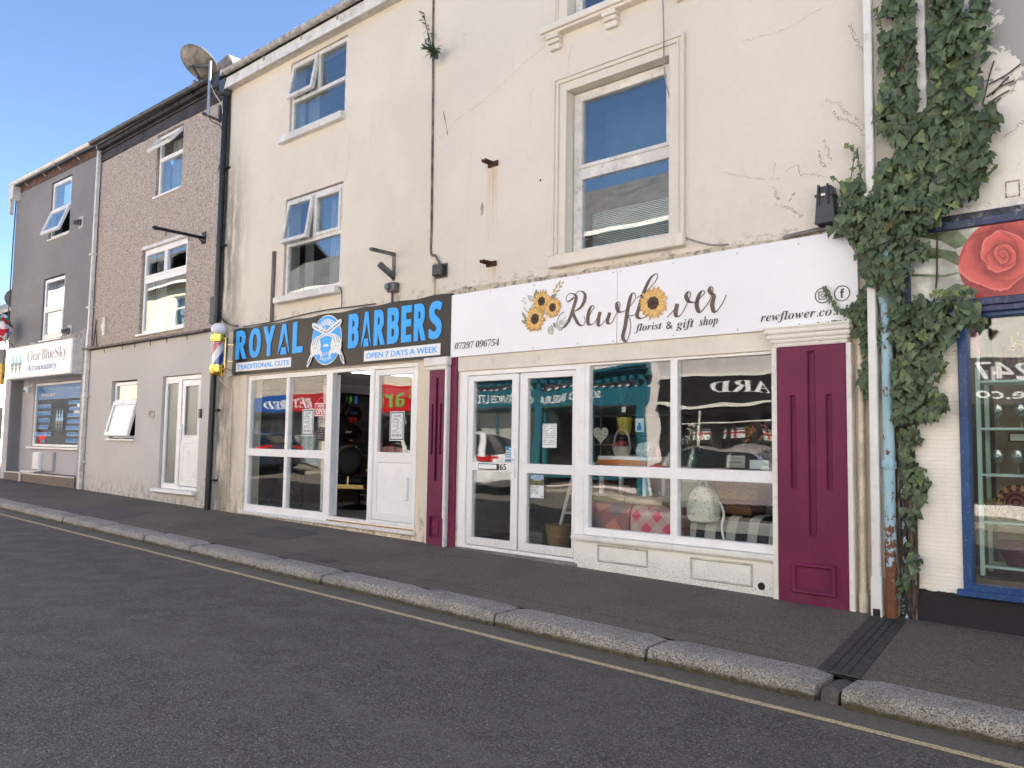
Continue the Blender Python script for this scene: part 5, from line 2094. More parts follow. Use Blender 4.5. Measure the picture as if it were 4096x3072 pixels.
# display window
wp_ = [(-5.285, -4.265, 1.285, 2.375), (-4.185, -3.165, 1.285, 2.375), (-5.285, -4.265, .61, 1.175), (-4.185, -3.165, .61, 1.175)]
mb = MB()
mb.wall(-5.40, -3.14, .53, 2.405, wp_, .002, .085)
mb.box(-5.40, -5.335, -.012, .002, .53, 2.405)
sw = mb.build("shop_window", M['upvc'], HF, bevel=.005)
for p in wp_:
    g = MB()
    g.box(p[0] - .004, p[1] + .004, .034, .058, p[2] - .004, p[3] + .004)
    g.build("pane", M['glass'], sw)
mb = MB()
mb.box(-5.46, -3.12, -.09, .06, .475, .528)
mb.build("shop_sill", M['whitepaint'], HF, bevel=.012, seg=2)
mb = MB()
mb.box(-5.43, -3.13, -.03, .10, .0, .475)
mb.build("stall_riser", M['riser'], HF, bevel=.005)
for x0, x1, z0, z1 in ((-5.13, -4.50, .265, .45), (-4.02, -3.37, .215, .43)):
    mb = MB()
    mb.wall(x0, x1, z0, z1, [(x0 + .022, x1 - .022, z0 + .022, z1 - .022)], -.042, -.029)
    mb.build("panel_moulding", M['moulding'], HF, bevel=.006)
mb = MB()
mb.lathe([(.038, -.002), (.030, .01)], (-3.29, -.03, .235), (0, -1, 0), 16)
mb.build("vent_hole", M['black'], HF)
# small pilaster
mb = MB()
mb.wall(-7.80, -7.49, .12, 2.44, [(-7.67, -7.62, 1.02, 2.33), (-7.74, -7.71, 1.35, 2.0), (-7.585, -7.555, 1.35, 2.0), (-7.74, -7.555, .30, .56)], -.07, -.03)
mb.box(-7.80, -7.49, -.035, .0, .12, 2.44)
mb.box(-7.71, -7.585, -.055, -.03, .34, .52)
mb.build("pilaster", M['plum'], HF, bevel=.006)
mb = MB()
mb.box(-7.825, -7.80, -.06, .0, .12, 2.44)
mb.box(-7.49, -7.445, -.09, .0, .55, 2.44)
mb.box(-7.485, -7.455, -.08, .0, .12, .55)
mb.build("pilaster_moulding", M['whitepaint'], HF, bevel=.006)
mb = MB()
mb.box(-7.84, -7.45, -.10, .0, 2.44, 2.49)
mb.box(-7.87, -7.43, -.12, .0, 2.49, 2.60)
mb.build("pilaster_capital", M['whitepaint'], HF, bevel=.010, seg=2)
mb = MB()
mb.box(-7.445, -7.33, -.03, .0, .10, 2.60)
mb.build("plum_board", M['plum'], HF, bevel=.003)
# big pilaster
mb = MB()
mb.wall(-3.10, -2.48, .05, 2.42, [(-2.815, -2.755, .745, 2.36), (-2.975, -2.93, 1.15, 1.97), (-2.655, -2.61, 1.15, 1.97)], -.10, -.065)
mb.box(-3.10, -2.48, -.067, .0, .05, 2.42)
mb.wall(-2.975, -2.585, .235, .505, [(-2.935, -2.625, .275, .465)], -.125, -.099)
mb.build("pilaster", M['plum'], HF, bevel=.010)
mb = MB()
mb.box(-3.155, -3.10, -.085, .0, .14, 2.42)
mb.box(-2.48, -2.435, -.095, .0, .05, 2.42)
mb.build("pilaster_moulding", M['whitepaint'], HF, bevel=.006)
mb = MB()
for i, (e, d_, z0, z1) in enumerate(((0, .105, 2.42, 2.455), (.025, .125, 2.455, 2.49), (.045, .145, 2.49, 2.535), (.065, .17, 2.535, 2.575), (.075, .18, 2.575, 2.60))):
    mb.box(-3.13 - e, -2.455 + e * .6, -d_, .0, z0, z1)
mb.build("pilaster_capital", M['whitepaint'], HF, bevel=.010, seg=2)

# ---- florist sign
fs_ = thing("florist_sign", "long white florist fascia sign with brown script lettering and printed sunflowers", "shop sign", (-4.95, -.05, 2.6))
ys = -.055
xa, za = onp(-7.50, 2.598, ys)
xb, _ = onp(-2.40, 2.6, ys)
_, zb = onp(0, 3.405, ys)
_, zb2 = onp(0, 3.435, ys)
for (a, b, c0, c1) in ((xa, -4.885, zb, zb + .008), (-4.879, xb, zb + .008, zb2)):
    mb = MB()
    mb.prism([(a, za), (b, za), (b, c1), (a, c0)], ys, -.02)
    pn = mb.build("panel", M['signwhite'], fs_, bevel=.002)
yf = ys - .003
NIB = dict(
    R1=[(-5.50, 3.16), (-5.58, 3.12), (-5.61, 3.15), (-5.60, 3.19), (-5.55, 3.21), (-5.49, 3.19), (-5.47, 3.15), (-5.50, 3.06), (-5.56, 2.92), (-5.63, 2.84), (-5.69, 2.83), (-5.74, 2.88), (-5.72, 2.95), (-5.68, 2.99), (-5.63, 3.01)],
    R2=[(-5.50, 3.17), (-5.46, 3.21), (-5.40, 3.22), (-5.35, 3.18), (-5.35, 3.12), (-5.39, 3.05), (-5.46, 3.01), (-5.52, 3.00)],
    R3=[(-5.52, 3.00), (-5.48, 2.92), (-5.43, 2.85), (-5.38, 2.83), (-5.35, 2.85), (-5.34, 2.89), (-5.36, 2.93)],
    e1=[(-5.30, 2.91), (-5.25, 2.98), (-5.22, 3.02), (-5.24, 3.04), (-5.27, 3.02), (-5.30, 2.95), (-5.30, 2.85), (-5.25, 2.83), (-5.20, 2.86), (-5.14, 2.96)],
    w1=[(-5.14, 2.96), (-5.16, 2.88), (-5.16, 2.82), (-5.13, 2.81), (-5.08, 2.85), (-5.01, 2.94)],
    w1b=[(-5.01, 2.94), (-5.04, 2.85), (-5.02, 2.82), (-4.98, 2.83), (-4.93, 2.91), (-4.88, 2.99), (-4.89, 3.04), (-4.92, 3.03), (-4.91, 2.96), (-4.87, 2.93), (-4.81, 2.94)],
    f=[(-4.81, 2.94), (-4.72, 3.01), (-4.68, 3.07), (-4.70, 3.12), (-4.74, 3.09), (-4.78, 2.95), (-4.81, 2.78), (-4.84, 2.66), (-4.80, 2.61), (-4.77, 2.65), (-4.74, 2.75), (-4.75, 2.84), (-4.77, 2.88), (-4.70, 2.88), (-4.66, 2.93)],
    l=[(-4.67, 3.06), (-4.55, 3.12), (-4.45, 3.20), (-4.41, 3.26), (-4.43, 3.29), (-4.50, 3.25), (-4.58, 3.11), (-4.64, 2.95), (-4.66, 2.87), (-4.62, 2.84), (-4.56, 2.85), (-4.53, 2.88)],
    w2=[(-4.30, 2.82), (-4.25, 2.86), (-4.19, 2.92)],
    w2b=[(-4.18, 2.95), (-4.20, 2.86), (-4.18, 2.82), (-4.13, 2.84), (-4.07, 2.94), (-4.03, 3.02), (-4.05, 3.06), (-4.08, 3.02), (-4.05, 2.96), (-3.98, 2.94)],
    e2=[(-3.98, 2.94), (-3.91, 2.99), (-3.87, 3.03), (-3.90, 3.05), (-3.94, 3.00), (-3.96, 2.91), (-3.93, 2.84), (-3.88, 2.87), (-3.82, 2.94)],
    r=[(-3.82, 2.94), (-3.78, 3.04), (-3.80, 3.08), (-3.82, 3.05), (-3.80, 3.01), (-3.77, 2.99), (-3.79, 2.90), (-3.77, 2.83), (-3.73, 2.84), (-3.67, 2.92), (-3.64, 2.98)])
mb = MB()
zo = 0
for key, pts in NIB.items():
    sp = spline([onp(a, b, ys) for a, b in pts], 7)
    L_, R_ = [], []
    wprev = None
    for i, p in enumerate(sp):
        d = (sp[min(i + 1, len(sp) - 1)] - sp[max(i - 1, 0)]).normalized()
        down = max(0, -d.y if key not in ('R2',) else -d.y)
        wd = .0045 + .019 * down ** 1.5
        wd = wd if wprev is None else wprev + (wd - wprev) * .4
        wprev = wd
        nn = Vector((-d.y, d.x, 0))
        L_.append(p + nn * wd)
        R_.append(p - nn * wd)
    zo += 1
    if key == 'w2':
        mb.build("script_lettering", M['brownink'], fs_)
        mb = MB()
    for i in range(len(sp) - 1):
        q = [(v.x, yf - .0002 * zo, v.y) for v in (R_[i], R_[i + 1], L_[i + 1], L_[i])]
        mb.add(q, [(0, 1, 2, 3)])
mb.build("script_lettering", M['brownink'], fs_)
wi = fm("florist", 'it')
for s_, x0, x1, z0, z1 in (("florist", -4.69, -4.36, 2.685, 2.785), ("&", -4.31, -4.235, 2.70, 2.775), ("gift", -4.19, -3.99, 2.67, 2.785), ("shop", -3.93, -3.73, 2.675, 2.79)):
    X0, Z0 = onp(x0, z0, ys)
    X1, Z1 = onp(x1, z1, ys)
    txt(fm(s_, 'bi'), X0, X1, Z0, Z1, yf - .004, M['charcoal'], fs_, depth=.002, fat=-.008)
for s_, x0, x1, z0, z1, kd, fat in (("07397 096754", -7.40, -6.635, 2.695, 2.78, 'bi', -.012), ("rewflower.co.uk", -3.29, -2.455, 2.66, 2.765, 'bi', -.008)):
    X0, Z0 = onp(x0, z0, ys)
    X1, Z1 = onp(x1, z1, ys)
    txt(fm(s_, kd), X0, X1, Z0, Z1, yf - .004, M['charcoal'], fs_, depth=.002, fat=fat, shear=.2 if s_[0] == '0' else 0)
# round media badges
for i, cx in enumerate((-2.705, -2.535)):
    X, Z = onp(cx, 2.87, ys)
    mb = MB()
    circ = lambda r_, n=28: [(X + r_ * math.cos(2 * math.pi * k / n), Z + r_ * math.sin(2 * math.pi * k / n)) for k in range(n)]
    o_, in_ = circ(.070), circ(.062)
    for k in range(28):
        mb.prism([o_[k], o_[(k + 1) % 28], in_[(k + 1) % 28], in_[k]], yf - .003, yf)
    if i == 1:
        txt_mb(mb, fm("f", 'sb'), X - .018, X + .022, Z - .04, Z + .042, yf - .003, .002)
    else:
        mb.wall(X - .036, X + .036, Z - .036, Z + .036, [(X - .029, X + .029, Z - .029, Z + .029)], yf - .003, yf)
        a_, b_ = circ(.018, 16), circ(.012, 16)
        for k in range(16):
            mb.prism([a_[k], a_[(k + 1) % 16], b_[(k + 1) % 16], b_[k]], yf - .003, yf)
        mb.box(X + .018, X + .024, yf - .003, yf, Z + .018, Z + .024)
    mb.build("badge", M['charcoal'], fs_)
mb = MB()
for xx in (-7.42, -6.75, -6.05, -5.4, -4.93, -4.84, -4.2, -3.5, -2.9):
    for zz in (za + .03, zb - .03):
        mb.lathe([(.009, 0), (.006, .005)], (xx, ys, zz), (0, -1, 0), 8)
mb.build("screw", M['galv'], fs_)


def sunflower(cx, cz, r_, seed, lay, parent):
    lay *= .45
    rr = random.Random(seed)
    X, Z = onp(cx, cz, ys)
    A, B = MB(), MB()
    for ring, (n_, rs, mbx, dy) in enumerate(((21, 1.0, A, 0), (19, .86, B, .0018))):
        for k in range(n_):
            a = 2 * math.pi * (k + .5 * ring + rr.uniform(-.18, .18)) / n_
            l = r_ * rs * rr.uniform(.88, 1.04)
            w_ = r_ * rr.uniform(.085, .12)
            ca, sa_ = math.cos(a), math.sin(a)
            bend = rr.uniform(-.06, .06) * r_
            pts = [(r_ * .30, -w_ * .5), (l * .62, -w_ + bend * .5), (l * .86, -w_ * .6 + bend), (l, bend), (l * .86, w_ * .6 + bend), (l * .62, w_ + bend * .5), (r_ * .30, w_ * .5)]
            yy = yf - .003 - lay - dy - .00005 * k
            mbx.prism([(X + u * ca - v * sa_, Z + u * sa_ + v * ca) for u, v in pts], yy, yy + .0008)
    A.build("petals", M['petal'], parent)
    B.build("petals", M['petal2'], parent)
    C_ = MB()
    C_.prism([(X + r_ * (.37 + .02 * math.sin(k * 5)) * math.cos(2 * math.pi * k / 40), Z + r_ * (.37 + .02 * math.sin(k * 5)) * math.sin(2 * math.pi * k / 40)) for k in range(40)], yf - lay - .008, yf - lay - .0065)
    C_.build("flower_centre", M['seed'], parent)
    C_ = MB()
    C_.prism([(X + r_ * .15 * math.cos(2 * math.pi * k / 20) - r_ * .02, Z + r_ * .15 * math.sin(2 * math.pi * k / 20)) for k in range(20)], yf - lay - .0095, yf - lay - .008)
    C_.build("flower_eye", M['seed2'], parent)


def pleaf(mb, x0, z0, x1, z1, w_, lay):
    a, b = Vector(onp(x0, z0, ys)), Vector(onp(x1, z1, ys))
    d = b - a
    n_ = Vector((-d.y, d.x)).normalized()
    out = [a]
    for t_, k in ((.2, .7), (.45, 1), (.75, .65), (1, 0)):
        out.append(a + d * t_ + n_ * w_ * k)
    for t_, k in ((.75, -.65), (.45, -1), (.2, -.7)):
        out.append(a + d * t_ + n_ * w_ * k)
    mb.prism([(p.x, p.y) for p in out], yf - lay, yf)


for q in ((-6.18, 2.93, -6.28, 3.08, .022), (-6.18, 2.92, -6.29, 2.97, .022), (-6.13, 2.90, -6.22, 2.90, .02), (-6.10, 2.87, -6.20, 2.86, .018), (-5.86, 3.18, -5.74, 3.23, .025), (-5.80, 2.9, -5.72, 2.82, .022), (-5.82, 2.88, -5.80, 2.78, .018), (-5.74, 2.84, -5.66, 2.80, .022), (-6.08, 3.20, -6.05, 3.32, .028)):
    k_ = MB()
    pleaf(k_, *q, .001)
    k_.build("printed_leaf", M['sage'], fs_)
for q in ((-6.08, 3.18, -6.20, 3.26, .035), (-6.05, 3.16, -6.02, 3.27, .035), (-6.10, 3.15, -6.14, 3.04, .03), (-5.72, 2.9, -5.62, 2.88, .035), (-5.86, 2.86, -5.80, 2.76, .05), (-5.76, 2.88, -5.68, 2.80, .03), (-6.06, 3.1, -6.12, 2.97, .03)):
    k_ = MB()
    pleaf(k_, *q, .0015)
    k_.build("printed_leaf", M['sage2'], fs_)
for q in ((-5.80, 3.24, -5.77, 3.30, .014), (-5.77, 3.25, -5.70, 3.27, .013), (-5.76, 3.29, -5.74, 3.35, .013), (-5.72, 3.30, -5.66, 3.31, .013), (-5.72, 3.32, -5.70, 3.38, .012), (-5.68, 3.34, -5.64, 3.36, .012)):
    k_ = MB()
    pleaf(k_, *q, .002)
    k_.build("printed_leaf", M['straw'], fs_)
for (x0, z0) in ((-6.27, 3.20), (-6.24, 3.23), (-6.22, 3.17), (-6.24, 3.11), (-6.21, 3.08), (-5.60, 2.90), (-5.63, 2.94)):
    X, Z = onp(x0, z0, ys)
    k_ = MB()
    k_.prism([(X + .015 * math.cos(2 * math.pi * k / 12), Z + .015 * math.sin(2 * math.pi * k / 12)) for k in range(12)], yf - .002, yf)
    k_.build("printed_berry", M['sage2'], fs_)
sunflower(-5.97, 3.165, .145, 1, .001, fs_)
sunflower(-5.80, 3.075, .135, 2, .010, fs_)
sunflower(-6.06, 2.965, .165, 3, .018, fs_)
sunflower(-4.46, 2.985, .185, 4, .012, fs_)

# black plastic hopper box above the sign's right end
hb = thing("black_wall_box", "tall tapering black plastic box on the wall above the right end of the florist sign", "box", (-2.63, -.1, 3.48))
mb = MB()
mb.loft([[(-2.72, -.14, 3.49), (-2.53, -.14, 3.49), (-2.53, 0, 3.49), (-2.72, 0, 3.49)], [(-2.705, -.13, 3.72), (-2.56, -.13, 3.72), (-2.56, 0, 3.72), (-2.705, 0, 3.72)], [(-2.70, -.12, 3.83), (-2.575, -.12, 3.83), (-2.575, 0, 3.83), (-2.70, 0, 3.83)]])
mb.build("case", pm("grey_black_plastic", (.05, .052, .058), .45, .1), hb, bevel=.006)
mb = MB()
mb.box(-2.715, -2.555, -.14, .0, 3.735, 3.755)
for xx in (-2.68, -2.60):
    mb.box(xx - .008, xx + .008, -.145, -.125, 3.66, 3.84)
mb.build("strap", M['black'], hb)
mb = MB()
mb.box(-2.655, -2.62, -.148, -.14, 3.735, 3.755)
mb.build("tag", M['white'], hb)
mb = MB()
mb.extr([(-3.05, -.06, 3.43), (-2.45, -.06, 3.46), (-2.45, .0, 3.50), (-3.05, .0, 3.46)], (0, 0, .018))
mb.build("sign_flashing", M['greysteel'], HF)

# ---- pipes at the joint with the blue shop
pg_ = "pipes at the joint with the blue shop"
mb = MB()
mb.tube([(-2.37, -.05, 2.6), (-2.375, -.05, .14)], .028, 10)
mb.lathe([(.040, 0), (.040, .2), (.034, .22)], (-2.375, -.05, .08), (0, 0, 1), 12)
mb.build("cream_pipe", M['pipebeige'], label="cream painted round pipe beside the big plum pilaster", cat="pipe", smooth=50)
wp2 = thing("white_square_downpipe", "tall square white plastic downpipe between the florist and the blue shop", "downpipe", (-2.24, -.1, .1))
mb = MB()
mb.box(-2.275, -2.205, -.16, -.09, .32, 3.62)
mb.box(-2.272, -2.202, -.158, -.088, 3.62, 8.1)
mb.build("pipe", M['pipewhite'], wp2, bevel=.008)
for q0, q1 in ((3.60, 3.68), (.34, .46)):
    mb = MB()
    mb.box(-2.283, -2.197, -.168, -.082, q0, q1)
    mb.build("socket", M['pipewhite'], wp2, bevel=.006)
mb = MB()
mb.wall(-2.283, -2.197, .10, .34, [(-2.27, -2.21, .11, .20)], -.168, -.08)
mb.build("shoe", M['pipewhite'], wp2, bevel=.006)
mb = MB()
mb.box(-2.27, -2.21, -.155, -.10, .115, .195)
mb.build("outlet", M['dark'], wp2)
mb = MB()
mb.tube([(-2.115, -.12, 3.2), (-2.13, -.12, 2.78), (-2.135, -.12, .13)], .045, 14)
for zz in (1.34, 2.72):
    mb.lathe([(.050, 0), (.057, .015), (.057, .06), (.050, .075)], (-2.133, -.12, zz), (0, 0, 1), 16)
mb.build("blue_pipe", M['pipeblue'], label="rusty pale blue cast iron pipe with peeling paint behind the ivy", cat="pipe", smooth=50)
mb = MB()
mb.tube([(-2.045, -.06, 2.2), (-2.045, -.06, .10)], .028, 10)
mb.build("dark_pipe", M['pipedark'], label="thin dark flaking pipe among the ivy stems", cat="pipe", smooth=50)
mb = MB()
mb.box(-1.865, -1.785, -.13, -.05, 4.18, 8.1)
mb.build("ivy_downpipe", M['pipewhite'], label="second white square downpipe half buried in the upper ivy", cat="downpipe", bevel=.008)

# ================================================================== BLUE-FRAMED SHOP (right)
HR = thing("blue_shop_house", "white rendered house with stone cladding and a blue framed shop window", "house", (1.0, 0, .15))
RX = 16.0  # house stretched on unseen to the right to block the sun
mb = MB()
mb.wall(XR, RX, 3.35, 8.0, [(.8, 2.0, 4.2, 5.9), (7, 8.2, 4.2, 5.9), (11, 12.2, 4.2, 5.9)], -.02, .3)
mb.build("wall", M['white_render'], HR)
mb = MB()
mb.wall(XR, RX, -.2, 3.35, [(-1.62, 2.6, .40, 2.62)], -.03, .3)
mb.build("cladding", M['stone'], HR)
mb = MB()
mb.box(XR - .03, XR + .02, -.035, .0, .05, .42)
mb.build("cladding_edge", M['concrete'], HR, bevel=.01)
shell(HR, XR, RX, 8.0, 10.5, floors=(2.98, 6.0))
pitched_roof(HR, XR, RX, -.36, 7.9, 4.3, 10.6, 8.8, 7.9)
for xx in (.8, 7, 11):
    window(HR, xx + .03, xx + 1.17, 4.22, 5.88, .08, [(xx + .12, xx + 1.08, 5.1, 5.8), (xx + .12, xx + 1.08, 4.3, 5.0)])
mb = MB()
mb.wall(-1.62, 2.6, .385, 2.62, [(-1.555, 2.52, .47, 2.55)], -.06, .06)
mb.box(-1.66, 2.62, -.09, -.055, .375, .43)
fr_ = mb.build("shop_window", M['blueframe'], HR, bevel=.006)
g = MB()
g.box(-1.56, 2.525, .0, .024, .465, 2.555)
g.build("pane", M['glass'], fr_)
# rose sign
rs = thing("rose_sign", "wide blue framed fascia sign printed with a huge red rose", "shop sign", (.5, -.06, 2.6))
mb = MB()
mb.wall(-2.01, 3.2, 2.64, 3.34, [(-1.955, 3.14, 2.70, 3.275)], -.085, -.03)
mb.box(-2.01, 3.2, -.11, -.03, 2.585, 2.63)
mb.build("frame", M['bluedark'], rs, bevel=.005)
mb = MB()
mb.box(-2.0, 3.2, -.05, -.03, 3.345, 3.40)
mb.build("weathered_capping", pm("flaked_navy_capping", (.05, .055, .075), .7, .4, 9, dirt=.9, dcol=(.42, .42, .42), ds=9), rs)
mb = MB()
mb.box(-1.955, 3.14, -.050, -.035, 2.70, 3.275)
mb.build("panel", M['roseback'], rs)
yr = -.052
rx_, rz_ = -1.30, 2.97


def blob(cx, cz, rx, rz, rot, seed, y, amp=.05, a0=0, a1=360, n=44):
    rr = random.Random(seed)
    ph = [rr.uniform(0, 6.28) for _ in range(4)]
    P_ = []
    for i in range(n):
        a = rad(a0 + (a1 - a0) * i / n)
        k = 1 + amp * (math.sin(2 * a + ph[0]) + .6 * math.sin(3 * a + ph[1]) + .4 * math.sin(5 * a + ph[2]))
        u, v = rx * k * math.cos(a), rz * k * math.sin(a)
        P_.append((cx + u * math.cos(rot) - v * math.sin(rot), cz + u * math.sin(rot) + v * math.cos(rot)))
    return P_


def clipz(poly, lo, hi, left):
    return [(max(p[0], left), min(max(p[1], lo), hi)) for p in poly]


mb = MB()
for (pts) in ([(-1.95, 2.96), (-1.70, 2.92), (-1.55, 2.93), (-1.70, 2.90), (-1.95, 2.94)], [(-1.95, 3.20), (-1.8, 3.16), (-1.62, 3.10), (-1.55, 3.0), (-1.60, 2.98), (-1.72, 3.06), (-1.95, 3.08)],
              [(-1.78, 2.71), (-1.55, 2.71), (-1.50, 2.80), (-1.62, 2.84), (-1.74, 2.78)], [(-1.9, 3.27), (-1.6, 3.27), (-1.5, 3.15), (-1.62, 3.12), (-1.72, 3.2)]):
    mb = MB()
    mb.prism(pts, yr - .001, yr + .002)
    mb.build("printed_leaf", M['rosegreen'], rs)
t = NT("rose_photo_print")
x, y, z = t.sep()
wz = t.noise(3.2, 3, .5)
wz2 = t.noise(5.1, 3, .5)
dx_ = t.math('ADD', t.math('SUBTRACT', x, -1.30), t.mul(t.math('SUBTRACT', wz, .5), .16))
dz_ = t.math('ADD', t.math('SUBTRACT', z, 3.02), t.mul(t.math('SUBTRACT', wz2, .5), .14))
r_n = t.math('SQRT', t.math('ADD', t.mul(dx_, dx_), t.mul(dz_, dz_)))
an = t.math('DIVIDE', t.math('ARCTAN2', dz_, dx_), 2 * math.pi)
lr = t.mul(t.math('LOGARITHM', t.math('ADD', r_n, .012), 2.718), 1.35)
fr1 = t.math('FRACT', t.math('ADD', t.math('ADD', lr, an), 10.0))
fr2 = t.math('FRACT', t.math('ADD', t.math('SUBTRACT', t.mul(lr, .8), t.mul(an, 2.0)), 10.3))
c = t.mix(t.ramp(fr1, .0, .85), (.27, .022, .024), (.64, .10, .085))
c = t.mix(t.mul(t.ramp(fr1, .86, .97), .8), c, (.74, .20, .17))
c = t.mix(t.mul(t.ramp(fr2, .30, .0), .45), c, (.17, .008, .012))
c = t.mix(t.mul(t.ramp(t.noise(16, 5, .6), .4, .7), .18), c, (.66, .14, .12))
M['roseprint'] = t.done(c, .35, 0, .4)
mb = MB()
mb.prism(clipz(blob(-1.18, 2.98, .40, .42, 0, 1, 0, .03), 2.702, 3.273, -1.95), yr - .003, yr - .001)
mb.build("printed_rose", M['roseprint'], rs)


# hairline cracks and old ivy scars in the cream render
def crack(parent, pts, seed, w_=.0028, dots=False, y=-.0012):
    r_ = random.Random(seed)
    sp = spline(pts, 14)
    P_ = [Vector((p.x + r_.gauss(0, .006), p.y + r_.gauss(0, .006))) for p in sp]
    m_ = MB()
    for i in range(len(P_) - 1):
        if dots and r_.random() < .45:
            continue
        d_ = P_[i + 1] - P_[i]
        if d_.length < 1e-5:
            continue
        n_ = Vector((-d_.y, d_.x)).normalized() * w_ * r_.uniform(.4, 1.3)
        a_, b_ = P_[i], P_[i + 1]
        m_.add([(a_.x - n_.x, y, a_.y - n_.y), (b_.x - n_.x, y, b_.y - n_.y), (b_.x + n_.x, y, b_.y + n_.y), (a_.x + n_.x, y, a_.y + n_.y)], [(0, 1, 2, 3)])
    if m_.v:
        m_.build("ivy_scar" if dots else "wall_crack", M['scar' if dots else 'crack'], parent)


M['crack'] = pm("crack_brown", (.55, .49, .42), .9, .3, 9)  # flat brown tone of the hairline cracks
M['scar'] = pm("dried_ivy_rootlets", (.42, .35, .29), .9, .3, 9)
for i, pts in enumerate(([(-7.87, 5.54), (-7.61, 5.64), (-7.41, 5.75), (-7.05, 5.84), (-6.68, 5.97), (-6.27, 6.15), (-5.97, 6.24)], [(-5.56, 6.12), (-5.60, 6.03), (-5.63, 5.80)], [(-3.49, 5.48), (-3.23, 5.46), (-3.04, 5.45), (-2.87, 5.49), (-2.68, 5.53)],
                         [(-3.67, 4.21), (-3.52, 4.15), (-3.36, 4.09), (-3.24, 4.05), (-3.09, 4.02)], [(-3.14, 4.19), (-3.16, 4.04)], [(-3.03, 4.09), (-2.92, 4.11), (-2.90, 4.02), (-2.79, 4.00), (-2.65, 3.94)])):
    crack(HF, pts, i)
crack(HB, [(-9.90, 6.29), (-9.78, 6.06), (-9.76, 5.72), (-9.85, 5.41)], 20, .002)
for i, pts in enumerate(([(-2.66, 4.65), (-2.55, 4.59), (-2.49, 4.49), (-2.39, 4.41), (-2.31, 4.30)], [(-2.59, 4.53), (-2.56, 4.47), (-2.40, 4.36), (-2.34, 4.24)], [(-3.15, 3.78), (-3.03, 3.73), (-2.96, 3.68), (-2.89, 3.61)], [(-2.96, 3.86), (-3.01, 3.78)],
                         [(-3.16, 3.96), (-3.14, 3.88), (-3.11, 3.82)], [(-2.73, 4.20), (-2.71, 4.09), (-2.67, 4.03)], [(-2.68, 4.29), (-2.66, 4.21), (-2.63, 4.09)], [(-2.44, 5.29), (-2.39, 5.14), (-2.33, 5.00)])):
    for k in range(2):
        crack(HF, [(a + k * .012, b + k * .008) for a, b in pts], 40 + i + 20 * k, .0032, True)
for i, pts in enumerate(([(-1.20, 4.48), (-1.18, 4.38), (-1.21, 4.30)], [(-1.14, 4.06), (-1.20, 4.0), (-1.26, 3.97)])):
    crack(HR, pts, 70 + i, .003, y=-.0215)
op_ = MB()
op_.wall(-1.265, -1.165, 3.475, 3.605, [(-1.255, -1.175, 3.485, 3.595)], -.024, -.02)
op_.build("plate_mark", pm("old_plate_mark", (.45, .38, .30), .9, .5, 30), HR)
fc = MB()
fc.prism([(-7.73, 5.92), (-7.70, 5.90), (-7.62, 5.58), (-7.635, 5.56), (-7.66, 5.72), (-7.69, 5.78)], -.0025, 0)
fc.build("paint_chip", pm("bare_chip", (.42, .33, .18), .9, .4, 30), HF)
fc = MB()
fc.prism([(-7.0, 4.46), (-6.97, 4.54), (-6.94, 4.48), (-6.95, 4.38), (-6.985, 4.36)], -.0025, 0)
fc.build("paint_chip", M['crack'], HF)
fc = MB()
fc.lathe([(.014, 0), (.012, .004)], (-6.02, 0, 4.62), (0, -1, 0), 10)
fc.build("plug_hole", M['black'], HF)

